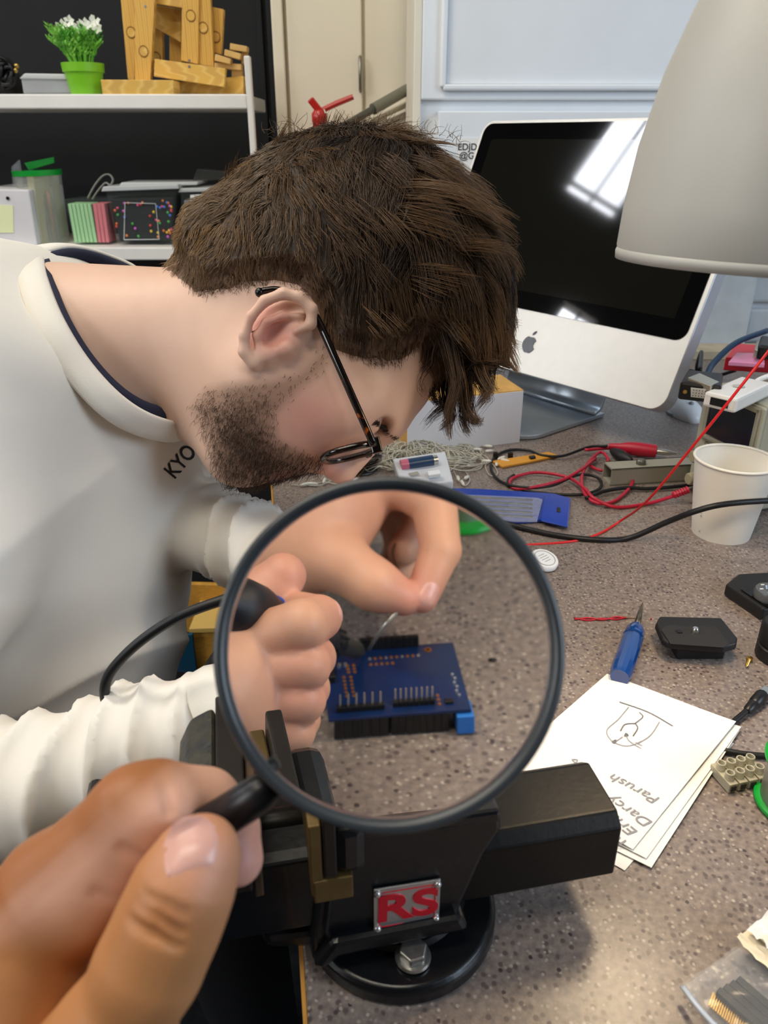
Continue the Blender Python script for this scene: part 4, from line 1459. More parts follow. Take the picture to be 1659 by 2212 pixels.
# folded papers with pencil notes ------------------------------------------------
M_pencil = mat('pencil', '#8e8c92', 0.8)
M_pencil2 = mat('pencil_dark', '#68666c', 0.8)
A_, B_, C_ = (1310, 1465), (1585, 1578), (1365, 1846)
pA, pB, pC = T(*A_), T(*B_), T(*C_)
pD = pA + (pC - pB)
lab = ['white folded paper with a pencil drawing and names, top sheet of the stack', 'white sheet second in the stack under the pencil drawing', 'white sheet third in the stack of folded papers', 'lowest white sheet in the stack beneath the folded papers']
offs = [(0, 0, 0), (0.004, -0.005, 0.03), (0.003, -0.010, 0.06), (-0.006, -0.012, -0.02)]
top_paper = None
pcn = (pA + pB + pC + pD) / 4
for k in range(4):
    ox, oy, ro = offs[k]
    z0 = (3 - k) * 0.0012 + 0.0004
    pts = []
    R = Matrix.Rotation(ro, 3, 'Z')
    for v_ in (pA, pB, pC, pD):
        w = R @ (v_ - pcn) + pcn + Vector((ox, oy, z0))
        pts.append(w)
    # gently lifted sheet: subdivided grid
    g = MB()
    NX, NY = 8, 10
    for layer in (0, 1):
        vs, fs = [], []
        for j in range(NY + 1):
            for i in range(NX + 1):
                u_, v_ = i / NX, j / NY
                p = (pts[0] * (1 - u_) + pts[1] * u_) * (1 - v_) + (pts[3] * (1 - u_) + pts[2] * u_) * v_
                lift = 0.004 * (u_ ** 3) * (1 - v_) * (1 if k < 3 else 0) * (0.6 if k else 1) + (0.0015 * math.sin(u_ * 3.1) if k == 0 else 0)
                vs.append(p + Vector((0, 0, lift + layer * 0.0004)))
        for j in range(NY):
            for i in range(NX):
                a = j * (NX + 1) + i
                fs.append((a, a + 1, a + NX + 2, a + NX + 1))
        g.add(vs, fs)
    o = g.build('folded_paper', M_paper, None, smooth=True)
    tag(o, lab[k], 'paper', 'stack of folded papers by the vise')
    if k == 0:
        top_paper = o
bm = bmesh.new()
bm.from_mesh(top_paper.data)
bvh_paper = BVHTree.FromBMesh(bm)
bm.free()
def on_paper(v, dz=0.0006):
    h = bvh_paper.ray_cast(Vector((v.x, v.y, TZ + 0.2)), Vector((0, 0, -1)))
    return Vector((v.x, v.y, (h[0].z if h[0] else TZ + 0.005) + dz))
def stroke(pts, w=0.0007, m=None):
    P3 = [on_paper(T(x, y, TZ + 0.006)) for x, y in pts]
    sm = smooth_path(P3, 14) if len(P3) > 2 else [P3[0] + (P3[1] - P3[0]) * (i / 24) for i in range(25)]
    sm = [on_paper(p) for p in sm]
    MB().ribbon(sm, w).build('pencil_stroke', m or M_pencil, top_paper)
stroke([(1338, 1516), (1400, 1540), (1453, 1571)], 0.0008, M_pencil2)
stroke([(1358, 1528), (1335, 1555), (1311, 1578), (1320, 1600), (1345, 1612), (1366, 1611), (1385, 1603)], 0.0006)
stroke([(1424, 1562), (1405, 1590), (1378, 1608)], 0.0006)
stroke([(1381, 1540), (1388, 1550), (1372, 1564)], 0.0007, M_pencil2)
stroke([(1372, 1564), (1350, 1566), (1340, 1580)], 0.0008, M_pencil2)
stroke([(1372, 1564), (1377, 1575), (1367, 1592)], 0.0008, M_pencil2)
stroke([(1349, 1591), (1356, 1590), (1352, 1586), (1349, 1592)], 0.001, M_pencil2)
stroke([(1352, 1590), (1360, 1603), (1385, 1619)], 0.0006)
stroke([(1345, 1593), (1330, 1603)], 0.0006)
stroke([(1322, 1604), (1330, 1600), (1328, 1606), (1322, 1604)], 0.0010, M_pencil2)
stroke([(1372, 1605), (1387, 1613)], 0.0006)
stroke([(1235, 1641), (1247, 1642), (1243, 1648), (1235, 1641)], 0.0007)
def hand_text(s, p0, p1, size):
    a, b = T(*p0, TZ + 0.005), T(*p1, TZ + 0.005)
    d = (b - a).normalized()
    u = Vector((-d.y, d.x, 0))
    text_mesh('pencil_name', s, size, (a + b) / 2, d, u, M_pencil, top_paper, shear=0.25, project=on_paper, width=1.15)
hand_text('Parush', (1420, 1733), (1322, 1682), 0.0105)
hand_text('Darcy', (1392, 1775), (1330, 1735), 0.0105)
hand_text('Erin', (1368, 1800), (1322, 1765), 0.0105)
hand_text('m', (1345, 1822), (1326, 1812), 0.0105)

# micro usb lead ---------------------------------------------------------------
us = thing('usb_cable', 'black cable with a plug running under the folded papers', 'cable', T(1600, 1560))
MB().tube(smooth_path([up(T(x, y), z) for x, y, z in ((1540, 1598, 0.003), (1580, 1570, 0.004), (1612, 1545, 0.005))], 6), 0.0022, 8).build('cord', M_cable, us, smooth=True)
ua, ub = up(T(1610, 1548), 0.005), up(T(1654, 1505), 0.007)
udir = (ub - ua).normalized()
MB().lathe([(0.0022, 0), (0.0034, 0.002), (0.0040, 0.010), (0.0036, 0.011), (0.0045, 0.0125), (0.005, 0.024), (0.004, 0.026)], ua, udir, n=12).build('plug_body', M_bplast, us, autosmooth=40)
MB().box(ua + udir * 0.030, (0.010, 0.007, 0.003), (udir, Vector((-udir.y, udir.x, 0)), UP)).build('plug_shell', mat('steel_pin', '#c9c9c4'), us, bevel=0.0004)
o = lead('thin_cable', 'thin black cable emerging from the papers toward the solder reel', [(1560, 1628), (1600, 1635), (1650, 1640), (1700, 1642)], 0.0022, M_cable)

# clear screw terminal strip
tsr = thing('terminal_strip', 'clear plastic screw terminal strip lying next to the papers', 'terminal strip', T(1590, 1690))
M_pa = mat('milky_nylon', '#c9c4ae', 0.3, spec=0.6, alpha=0.72, var=0.03)
M_brs = mat('brass', '#b99a55')
t0_, t1_ = T(1560, 1690), T(1640, 1672)
tdx = (t1_ - t0_).normalized()
tdy = Vector((-tdx.y, tdx.x, 0))
for k in range(4):
    c = t0_ + tdx * (0.0075 * k) + Vector((0, 0, 0.0005))
    bd_ = MB()
    bd_.box(c + Vector((0, 0, 0.004)), (0.0064, 0.020, 0.007), (tdx, tdy, UP))
    bd_.lathe([(0.0030, 0.0), (0.0030, 0.0055), (0.0021, 0.0055), (0.0021, 0.001)], c + Vector((0, 0, 0.0074)) + tdy * 0.0045, n=14, cap1=False)
    bd_.lathe([(0.0030, 0.0), (0.0030, 0.0055), (0.0021, 0.0055), (0.0021, 0.001)], c + Vector((0, 0, 0.0074)) - tdy * 0.0045, n=14, cap1=False)
    seg = bd_.build('segment', M_pa, tsr, bevel=0.0004)
    MB().tube([c + tdy * 0.0105 + Vector((0, 0, 0.004)), c - tdy * 0.0105 + Vector((0, 0, 0.004))], 0.0019, 10).build('brass_sleeve', M_brs, seg)
    MB().box(c + Vector((0, 0, 0.004)) - tdy * 0.0103, (0.0038, 0.0006, 0.0042), (tdx, tdy, UP)).build('wire_hole', mat('dark_gap', '#3a372f'), seg)

# solder reel with green flanges, axis up
so = T(1725, 1742)
rl_ = thing('solder_reel', 'solder reel with green rims and a white label at the right edge', 'reel', so)
M_gr = mat('green_plastic', '#129a36', 0.35)
R_ = 0.0268
for z0 in (0.0, 0.034):
    MB().lathe([(R_ * 0.86, z0 + 0.0), (R_, z0 + 0.0005), (R_ * 1.015, z0 + 0.002), (R_, z0 + 0.0038), (R_ * 0.86, z0 + 0.004)], up(so, 0.0005), n=48, cap0=False, cap1=False).build('flange', M_gr, rl_, smooth=True)
MB().lathe([(R_ * 0.88, 0.001), (R_ * 0.88, 0.0365)], up(so, 0.0005), n=40).build('solder_winding', mat('solder_tin', '#a9a9a6', 0.35, 0.8, bump=0.4, bscale=400, stretch=(1, 1, 20)), rl_, autosmooth=40)
MB().lathe([(0.004, 0.0375), (R_ * 0.87, 0.0375), (R_ * 0.87, 0.0382), (0.004, 0.0382)], up(so, 0.0005), n=40, cap0=False, cap1=False).build('label', M_paper, rl_)

# clear bag with black pin headers, bottom right
zb = plate
bg_ = thing('parts_bag', 'clear plastic bag holding a black pin strip at the bottom right corner', 'bag', T(1600, 2130))
M_film = mat('clear_bag', '#dfe3e8', 0.15, spec=0.7, alpha=0.13, bump=0.5, bscale=60)
def sheet(name, pts, z, m, parent, amp=0.003, seed=0, n=14):
    p4 = [T(x, y, z) for x, y in pts]
    vs, fs = [], []
    r_ = np.random.RandomState(seed)
    ph = r_.uniform(0, 6, 6)
    for j in range(n + 1):
        for i in range(n + 1):
            u_, v_ = i / n, j / n
            p = (p4[0] * (1 - u_) + p4[1] * u_) * (1 - v_) + (p4[3] * (1 - u_) + p4[2] * u_) * v_
            w = amp * (math.sin(u_ * 7 + ph[0] + v_ * 3) * math.sin(v_ * 6 + ph[1]) + 0.6 * math.sin((u_ - v_) * 13 + ph[2]))
            vs.append(p + Vector((0, 0, abs(w))))
    for j in range(n):
        for i in range(n):
            a = j * (n + 1) + i
            fs.append((a, a + 1, a + n + 2, a + n + 1))
    return MB().add(vs, fs).build(name, m, parent, smooth=True)
sheet('film', [(1472, 2128), (1600, 2042), (1780, 2200), (1600, 2320)], TZ + 0.008, M_film, bg_, 0.002, 1)
sheet('film', [(1476, 2132), (1600, 2045), (1780, 2200), (1600, 2320)], TZ + 0.001, M_film, bg_, 0.0005, 2)
MB().tube(smooth_path([T(1474, 2130, TZ + 0.008), T(1500, 2165, TZ + 0.009), T(1530, 2200, TZ + 0.009), T(1570, 2240, TZ + 0.009)], 5), 0.0016, 6, flat=0.4).build('zip_edge', mat('bag_zip', '#b9c3d2', 0.3), bg_, smooth=True)
for k in range(4):
    a, b = T(1549 + 14 * k, 2144 - 8 * k, TZ + 0.004), T(1660 + 14 * k, 2240 - 8 * k, TZ + 0.004)
    d = (b - a).normalized()
    MB().box((a + b) / 2, ((b - a).length, 0.0042, 0.006), (d, Vector((-d.y, d.x, 0)), UP)).build('pin_strip', M_bplast, bg_, bevel=0.0005)
pm = MB()
for k in range(24):
    a = T(1546 + 4.7 * k, 2150 + 4.0 * k, TZ + 0.004)
    pm.box(a + Vector((-0.003, -0.002, 0)), (0.008, 0.0007, 0.0007), (Vector((0.6, 0.8, 0)), Vector((-0.8, 0.6, 0)), UP))
pm.build('gold_pins', M_brs, bg_)['kind'] = 'stuff'
# crumpled white paper bag over it
wp = thing('white_packet', 'crumpled white paper packet at the lower right edge', 'packet', T(1640, 2050))
sheet('upper_sheet', [(1612, 2012), (1700, 1945), (1780, 2120), (1690, 2080)], TZ + 0.014, mat('white_tissue', '#eceae4', 0.7), wp, 0.004, 5)
sheet('lower_sheet', [(1588, 2028), (1622, 2004), (1760, 2120), (1720, 2160)], TZ + 0.011, mat('cream_tissue', '#e6dcc4', 0.7), wp, 0.002, 6)

# ================================================================== shelf unit on the left
YS = 1.98                                    # shelf front
zS1 = PY(200, 203, YS).z
zS2 = PY(200, 529, YS).z - 0.006
xr = PY(532, 210, YS).x
sh = thing('shelf_unit', 'white metal shelf unit in front of the black wall', 'shelf', (xr - 0.6, YS + 0.15, 0))
zS3 = PY(520, 1083, YS).z
for z, t in ((zS1, 0.030), (zS2, 0.030), (zS3, 0.022)):
    x1 = xr if z > 0.5 else PY(580, 1080, YS).x + 0.02
    MB().box(((x1 - 1.4) / 2, YS + 0.155, z - t / 2), (x1 + 1.4, 0.31, t)).build('shelf_board', M_whitemetal, sh, bevel=0.003)
MB().box((xr + 0.007, YS + 0.01, (zS1 + 0.075) / 2), (0.014, 0.02, zS1 + 0.075)).build('upright', M_whitemetal, sh, bevel=0.003)
MB().box((-1.39, YS + 0.01, (zS1 + 0.075) / 2), (0.014, 0.02, zS1 + 0.075)).build('upright', M_whitemetal, sh, bevel=0.003)

def pj(pts, Y, th, name, m, parent=None, bevel=0.0015):
    return MB().prism([PY(x, y, Y) for x, y in pts], (0, th, 0)).build(name, m, parent, bevel=bevel)

# potted artificial plant
YP = YS + 0.06
pb = PY(188, 203, YP)
pb.z = zS1
pt = thing('potted_plant', 'small artificial plant with white flowers in a bright green pot', 'plant', pb)
M_pot = mat('lime_pot', '#7cc228', 0.4)
kpx = YP / 1.0 / FPX * 1.02
R0, R1 = 26 * kpx * 1.05, 34 * kpx * 1.05
HP = PY(188, 137, YP).z - zS1
MB().lathe([(R0, 0), (R0 * 1.02, 0.001), (R1 * 0.95, HP * 0.70), (R1 * 1.03, HP * 0.72), (R1 * 1.06, HP), (R1 * 0.95, HP), (R1 * 0.9, HP * 0.85)], pb, n=36).build('pot', M_pot, pt, autosmooth=40)
fo1 = MB()
M_leafg = ramp_mat('leaf_green', [(0.35, '#3f9a1e'), (0.65, '#9be05a')], 30, 'noise', rough=0.5)
M_leafd = mat('leaf_dark_green', '#2f8a1d', 0.5)
rp = random.Random(5)
htop = PY(180, 60, YP).z - pb.z
for k in range(120):
    a, sp_ = rp.uniform(0, 6.28), rp.uniform(0.1, 1.0)
    h_ = htop * rp.uniform(0.72, 1.0)
    tip = pb + Vector((math.cos(a) * sp_ * R1 * 1.5 - 0.006, math.sin(a) * sp_ * R1 * 1.2, h_))
    base = pb + Vector((math.cos(a) * sp_ * R1 * 0.5, math.sin(a) * sp_ * R1 * 0.5, HP * 0.85))
    st_ = smooth_path([base, (base + tip) / 2 + Vector((0, 0, 0.01)), tip], 5)
    MB_ = MB().tube(st_, [0.0011] * len(st_), 4)
    for j in range(3, len(st_)):
        for q_ in range(3):
            aa = rp.uniform(0, 6.28)
            lv = Vector((math.cos(aa), math.sin(aa), 0.9)).normalized() * rp.uniform(0.008, 0.016)
            sd2 = lv.cross(Vector((0.3, 0.8, 0.2))).normalized() * 0.0022
            p = st_[j]
            MB_.add([p, p + lv * 0.5 + sd2, p + lv, p + lv * 0.5 - sd2], [(0, 1, 2, 3)])
    fo1.add(MB_.v, MB_.f)
fob = fo1.build('foliage', M_leafg, pt)
fob['kind'] = 'stuff'
M_fl = mat('white_petals', '#f0f2e4', 0.5)
for (x, y) in ((135, 55), (150, 46), (130, 60), (168, 62), (178, 55), (185, 52), (198, 48), (206, 44), (210, 60), (160, 72), (190, 75), (145, 70)):
    c = PY(x, y, YP + rp.uniform(-0.02, 0.02))
    m_ = MB()
    for k in range(5):
        a = k * 1.2566 + rp.random()
        d = Vector((math.cos(a), -0.35, math.sin(a))).normalized()
        s = d.cross(Vector((0, 1, 0))).normalized() * 0.005
        m_.add([c, c + d * 0.008 + s, c + d * 0.014, c + d * 0.008 - s], [(0, 1, 2, 3)])
    m_.sphere(c, 0.0018, 6)
    m_.build('flower', M_fl, pt)

# clear tub
tub = thing('storage_tub', 'clear plastic tub with lid beside the green pot', 'tub', PY(105, 203, YS + 0.05))
M_tub = mat('milky_tub', '#c3c6c9', 0.3, spec=0.6, alpha=0.55)
pj([(50, 203), (165, 203), (168, 168), (44, 168)], YS + 0.05, 0.13, 'tub_body', M_tub, tub, 0.004)
pj([(40, 170), (170, 172), (168, 160), (52, 158)], YS + 0.045, 0.14, 'lid', mat('clear_lid', '#d7dadb', 0.25, alpha=0.75), tub, 0.003)
pj([(115, 198), (150, 198), (150, 178), (113, 178)], YS + 0.08, 0.05, 'contents', mat('grey_contents', '#9fa4a8', 0.7), tub)

# dark object at the far left: bundle of cables and headset
hs = thing('cable_bundle', 'dark tangled bundle of leads at the left end of the upper shelf', 'cable bundle', PY(20, 203, YS + 0.06))
rb = random.Random(9)
for k in range(7):
    cx, cy = rb.uniform(0, 22), rb.uniform(150, 175)
    pts = [PY(cx + rb.uniform(12, 24) * math.cos(a * 0.9) , cy + rb.uniform(15, 28) * math.sin(a * 0.9), YS + 0.05 + rb.uniform(0, 0.06)) for a in range(8)]
    MB().tube(smooth_path(pts, 4), 0.004, 6).build('lead', M_cable, hs, smooth=True)
pj([(-20, 203), (35, 203), (30, 165), (5, 120), (-20, 118)], YS + 0.10, 0.05, 'pouch', mat('dark_fabric', '#1f1d1b', 0.8, bump=0.5), hs, 0.008)
for x, y in ((36, 142), (34, 152)):
    MB().sphere(PY(x, y, YS + 0.06), 0.006, 10).build('brass_plug', M_brs, hs, smooth=True)

# wooden marble-run tower
M_pine = ramp_mat('pine_wood', [(0.2, '#d9a848'), (0.6, '#e6bd66'), (0.9, '#d09c44')], 2.2, 'wave', rough=0.5, stretch=(14, 4, 3))
M_pine2 = ramp_mat('pine_wood_lying', [(0.2, '#dcae50'), (0.6, '#e8c26c'), (0.9, '#d2a450')], 2.2, 'wave', rough=0.5, stretch=(2, 4, 22))
M_hole = mat('hole_shadow_wood', '#8a5f22', 0.7)
Yt = YS + 0.05
tw_ = thing('wooden_tower', 'tall pine plank construction with round peg holes on the upper shelf', 'wooden toy', PY(340, 203, Yt))
planks = [
    ([(257, -40), (297, -40), (290, 183), (276, 170)], 0.035, 0.018, 0),
    ([(292, -40), (336, -40), (324, 187), (291, 181)], 0.010, 0.020, 0),
    ([(255, -32), (400, -18), (398, 18), (305, 2)], 0.032, 0.02, 1),
    ([(328, 10), (391, 20), (391, 92), (328, 56)], 0.075, 0.02, 1),
    ([(330, 60), (350, 68), (352, 150), (330, 150)], 0.10, 0.02, 0),
    ([(366, 78), (392, 88), (392, 150), (366, 150)], 0.10, 0.02, 0),
    ([(394, -40), (430, -40), (428, 139), (391, 131)], 0.028, 0.022, 0),
    ([(428, -40), (452, -40), (462, 145), (426, 139)], 0.036, 0.02, 0),
    ([(454, 14), (483, 20), (478, 118), (458, 112)], 0.06, 0.02, 0),
    ([(334, 127), (487, 148), (484, 188), (332, 165)], 0.006, 0.020, 1),
    ([(217, 172), (374, 173), (376, 206), (222, 206)], -0.046, 0.06, 1),
    ([(376, 178), (526, 164), (526, 203), (378, 203)], 0.045, 0.045, 1),
]
for pts, dy, th_, ly in planks:
    pj(pts, Yt + dy, th_, 'plank', M_pine2 if ly else M_pine, tw_, 0.0012)
for (x, y, dy) in ((283, 70, 0.035), (310, 111, 0.010), (412, 34, 0.028), (439, 60, 0.036), (466, 80, 0.06), (337, 124, 0.10)):
    c = PY(x, y, Yt + dy - 0.0005)
    MB().tube([c + Vector((math.cos(a) * 0.010, 0, math.sin(a) * 0.011)) for a in [2 * math.pi * k / 24 for k in range(24)]], 0.0013, 5, closed=True).build('peg_hole', M_hole, tw_)
    MB().lathe([(0.0095, 0), (0.0095, 0.0006)], c, (0, -1, 0), n=20).build('peg', M_pine2, tw_)
for (x, y, dy) in ((314, 14, 0.010), (409, 131, 0.028), (409, 144, 0.006)):
    MB().lathe([(0.003, 0), (0.003, 0.0008)], PY(x, y, Yt + dy), (0, -1, 0), n=10).build('screw_head', mat('steel_pin', '#c9c9c4'), tw_)
M_block = mat('pale_pine_block', '#d8b06a', 0.55, var=0.08, vscale=40)
for pts, dy, lb in (
    ([(497, 93), (534, 100), (533, 113), (496, 107)], 0.03, 'topmost small pine block right of the wooden tower'),
    ([(485, 106), (521, 116), (518, 129), (484, 120)], 0.025, 'small tilted pine block second from the top beside the tower'),
    ([(465, 116), (499, 127), (497, 139), (463, 131)], 0.02, 'small tilted pine block nearest the tower posts'),
    ([(463, 135), (521, 138), (521, 152), (463, 146)], 0.035, 'long thin pine block under the small tilted blocks'),
    ([(500, 150), (522, 151), (522, 166), (500, 168)], 0.05, 'small upright pine block resting on the base plank'),
    ([(521, 112), (533, 114), (532, 136), (521, 138)], 0.045, 'narrow pine block behind the topmost small block')):
    tag(pj(pts, Yt + dy, 0.03, 'wooden_block', M_block), lb, 'block', 'loose pine blocks by the tower')

# lower shelf -------------------------------------------------------------------
Yl = YS + 0.05
bnd = thing('document_box', 'white document box with a pale yellow note at the left edge', 'document box', PY(30, 529, Yl))
pj([(-60, 530), (80, 530), (62, 410), (-60, 408)], Yl - 0.02, 0.22, 'box', M_cardw, bnd, 0.003)
pj([(-20, 503), (29, 503), (28, 444), (-20, 442)], Yl - 0.0215, 0.001, 'yellow_note', mat('pale_yellow_note', '#ecf2bf', 0.7), bnd, 0)
MB().lathe([(0.004, 0), (0.004, 0.002)], PY(17, 428, Yl - 0.021), (0, -1, 0), n=10).build('rivet', M_logo, bnd)
# cards / folders standing beside
for k, (pts, c, lb) in enumerate((
        ([(72, 528), (80, 528), (66, 410), (60, 410)], '#8fb04a', 'green folder standing right of the white document box'),
        ([(80, 528), (92, 528), (72, 380), (56, 376)], '#d8cf9a', 'cream folder standing between green folder and clear canister'))):
    tag(pj(pts, Yl + 0.01 * k, 0.16, 'folder', mat('folder_%d' % k, c, 0.6)), lb, 'folder')
tag(pj([(28, 412), (50, 405), (40, 345), (24, 360)], Yl + 0.06, 0.01, 'plastic_sleeve', mat('clear_film', '#d8dcdf')), 'clear crumpled plastic sleeve above the white document box', 'plastic sleeve')
# canister with green rim
M_can = mat('clear_canister', '#b9beb8', 0.15, spec=0.7, alpha=0.38)
ck = PY(112, 525, Yl + 0.05)
ck.z = zS2
can = thing('canister', 'tall clear canister with a green rim and lid tab', 'canister', ck)
Rc = 44 * kpx
Hc = PY(108, 372, Yl + 0.05).z - zS2
axc = Vector((-0.03, 0, 1)).normalized()
MB().lathe([(Rc * 0.8, 0), (Rc * 0.82, 0.002), (Rc, Hc * 0.97)], ck, axc, n=32, cap1=False).build('wall', M_can, can, autosmooth=40)
MB().lathe([(Rc * 0.96, Hc * 0.955), (Rc * 1.04, Hc * 0.955), (Rc * 1.06, Hc * 1.03), (Rc * 0.97, Hc * 1.03)], ck, axc, n=32, cap0=False, cap1=False).build('rim', M_gr, can, autosmooth=40)
pj([(52, 352), (116, 339), (117, 352), (62, 368)], Yl + 0.10, 0.004, 'lid_tab', M_gr, can, 0.001)
for k in range(5):
    MB().tube([ck + Vector((-0.02 + 0.01 * k, 0.01 * (k % 2), 0.005)), ck + Vector((-0.03 + 0.013 * k, 0.006, Hc * (0.55 + 0.06 * k)))], 0.004, 8).build('stick', mat('skin_stick', '#b98c74', 0.6) if k % 2 else mat('grey_stick', '#85857b', 0.6), can, smooth=True)
# box with green and pink bundles
M_bx = mat('clear_box', '#9aa59f', 0.2, spec=0.5, alpha=0.07)
gb = thing('clear_box', 'clear box holding pale green and pink sticks', 'storage box', PY(190, 529, Yl - 0.02))
pj([(160, 528), (240, 527), (232, 428), (138, 430)], Yl - 0.022, 0.10, 'box', M_bx, gb, 0.003)
for k in range(6):
    x0_ = 158 + k * 8.4
    pj([(x0_ + 3, 524), (x0_ + 10, 524), (x0_ - 5, 440), (x0_ - 12, 440)], Yl, 0.06, 'green_stick', mat('pale_green', '#a8d8a0', 0.6), gb, 0.001)
for k in range(3):
    x0_ = 210 + k * 8.5
    pj([(x0_ + 2, 524), (x0_ + 9, 524), (x0_ - 2, 440), (x0_ - 10, 440)], Yl, 0.06, 'pink_stick', mat('pale_red', '#d87882', 0.6), gb, 0.001)
# looped white strap
strp = MB().tube(smooth_path([PY(x, y, Yl + 0.06) for x, y in ((190, 428), (205, 400), (222, 380), (236, 377), (244, 388), (238, 400), (228, 395), (212, 412), (200, 430))], 6), 0.006, 6, flat=0.35).build('plastic_strap', mat('grey_strap', '#9a9a92', 0.5), None, smooth=True)
tag(strp, 'grey plastic strap looped above the clear stick box', 'strap')
# box with bright beads
bb = thing('bead_box', 'clear box full of black items with bright coloured spots', 'storage box', PY(300, 529, Yl - 0.02))
pj([(252, 527), (374, 525), (382, 408), (228, 412)], Yl - 0.024, 0.12, 'box', M_bx, bb, 0.003)
pj([(258, 522), (370, 520), (374, 425), (240, 428)], Yl - 0.005, 0.09, 'dark_contents', mat('dark_contents', '#111118', 0.6, bump=0.5, bscale=80), bb, 0.004)
pj([(218, 414), (386, 408), (384, 398), (222, 403)], Yl - 0.03, 0.14, 'box_rim', mat('clear_lid', '#d7dadb'), bb, 0.002)
lidx = pj([(256, 403), (425, 400), (428, 393), (262, 394)], Yl + 0.0, 0.12, 'lid', mat('clear_lid', '#d7dadb'), bb, 0.002)
MB().tube([PY(x, y, Yl - 0.0265) for x, y in ((268, 518), (344, 517), (336, 440), (270, 438), (268, 518))], 0.0012, 5).build('label_window', mat('clear_lid', '#d7dadb'), bb)
cols = ['#e8702f', '#e64f8a', '#45b04c', '#f0c93a', '#4a7fe0', '#e23f3f', '#d85fd0', '#f09048']
rq = random.Random(4)
for k in range(46):
    x, y = rq.uniform(246, 376), rq.uniform(430, 515)
    if 275 < x < 335 and 445 < y < 480 and k % 3:
        x += 55
    x = min(x, 370)
    MB().sphere(PY(x, y, Yl - 0.0075), 0.0035, 8).build('bead', mat('bead_' + cols[k % 8][1:], cols[k % 8], 0.4), bb, smooth=True)
# next box with label
nb = thing('labelled_box', 'clear lidded box with a white printed label next to the hair', 'storage box', PY(430, 529, Yl - 0.01))
pj([(400, 526), (500, 524), (506, 412), (388, 414)], Yl - 0.012, 0.13, 'box', M_bx, nb, 0.003)
pj([(406, 520), (494, 518), (498, 430), (396, 432)], Yl + 0.0, 0.1, 'contents', mat('grey_contents', '#9fa4a8'), nb, 0.004)
pj([(384, 416), (510, 412), (508, 404), (388, 407)], Yl - 0.016, 0.14, 'lid', mat('clear_lid', '#d7dadb'), nb, 0.002)
pj([(411, 437), (470, 434), (470, 418), (411, 421)], Yl - 0.0145, 0.001, 'label', M_paper, nb, 0)
text_mesh('print', 'SMALL', 0.0085, PY(430, 425, Yl - 0.0155), (1, 0, 0.03), UP, M_ink, nb)
text_mesh('print', 'LIGHTER', 0.0085, PY(432, 433, Yl - 0.0155), (1, 0, 0.03), UP, M_ink, nb)
tag(pj([(415, 394), (500, 385), (505, 372), (425, 365)], Yl + 0.06, 0.06, 'crumpled_bag', mat('dark_film', '#4a4b48', 0.3, alpha=0.5)), 'dark see-through bag on top of the labelled box', 'bag')

# low shelf things glimpsed under the chin
Ylo = YS + 0.06
yb_ = thing('yellow_ball', 'yellow shiny ball on the low shelf under the chin', 'ball', PY(480, 1070, Ylo))
MB().sphere(PY(481, 1052, Ylo), 0.038, 20).build('ball', mat('yellow_ball', '#d8c81a', 0.25), yb_, smooth=True)
MB().lathe([(0.008, 0), (0.006, 0.008)], PY(476, 1022, Ylo), (-0.1, 0, 1), n=12).build('valve', mat('yellow_ball', '#d8c81a'), yb_)
pk = thing('pink_ball', 'pink ball beside the yellow ball on the low shelf', 'ball', PY(525, 1070, Ylo))
MB().sphere(PY(525, 1062, Ylo + 0.02), 0.036, 20).build('ball', mat('pink_ball', '#dc7f80', 0.4), pk, smooth=True)
MB().box(PY(520, 1080, Ylo + 0.02), (0.12, 0.08, 0.012)).build('pink_base', mat('pink_ball', '#dc7f80'), pk, bevel=0.004)
for k, (pts, lb) in enumerate((([(505, 1081), (585, 1079), (585, 1073), (505, 1076)], 'lower flat sheaf of white paper on the low shelf'), ([(510, 1075), (575, 1072), (572, 1068), (515, 1070)], 'upper flat sheaf of white paper on the low shelf'))):
    tag(pj(pts, YS + 0.03, 0.18, 'paper_sheaf', M_paper), lb, 'paper')
rolled = MB().tube(smooth_path([PY(x, y, YS + 0.05) for x, y in ((540, 1072), (560, 1062), (578, 1045), (588, 1035))], 5), 0.012, 10).build('rolled_paper', mat('cream_paper', '#d9d2b8', 0.7), None, smooth=True)
tag(rolled, 'curled cream paper beside the pink ball', 'paper')
dd = MB().lathe([(0.09, 0), (0.10, 0.01), (0.10, 0.05), (0.06, 0.09), (0.02, 0.10)], PY(560, 1150, YS + 0.1), n=24).build('dark_container', mat('dark_container', '#0d0e10', 0.4), None, autosmooth=40)
tag(dd, 'round dark container below the low shelf', 'container')

# wooden drawers, teal and red boxes behind the person's arm
YW = 1.30
wdw = thing('pine_box', 'open pine box standing behind the soldering iron cord', 'box', PY(450, 1560, YW))
M_ply = mat('yellow_ply', '#c9963f', 0.55, var=0.12, vscale=25, stretch=(3, 1, 12))
pj([(400, 1262), (640, 1268), (640, 1372), (400, 1366)], YW + 0.10, 0.012, 'back_board', M_ply, wdw)
pj([(398, 1362), (420, 1366), (440, 1500), (420, 1510)], YW + 0.02, 0.10, 'side_board', M_ply, wdw) if False else None
pj([(411, 1362), (640, 1352), (640, 1492), (432, 1500)], YW, 0.012, 'front_board', M_ply, wdw)
pj([(408, 1358), (640, 1350), (640, 1362), (410, 1368)], YW - 0.004, 0.11, 'top_rail', mat('pale_ply', '#dcb86a', 0.5), wdw)
pj([(425, 1497), (640, 1490), (640, 1506), (430, 1512)], YW - 0.004, 0.12, 'base_rail', M_whitemetal, wdw)
tb = pj([(330, 1380), (416, 1370), (428, 1478), (395, 1465), (330, 1480)], YW - 0.02, 0.008, 'teal_card', mat('teal_card', '#0f4a66', 0.5), None)
tag(tb, 'dark teal card behind the sweatshirt hem', 'card')
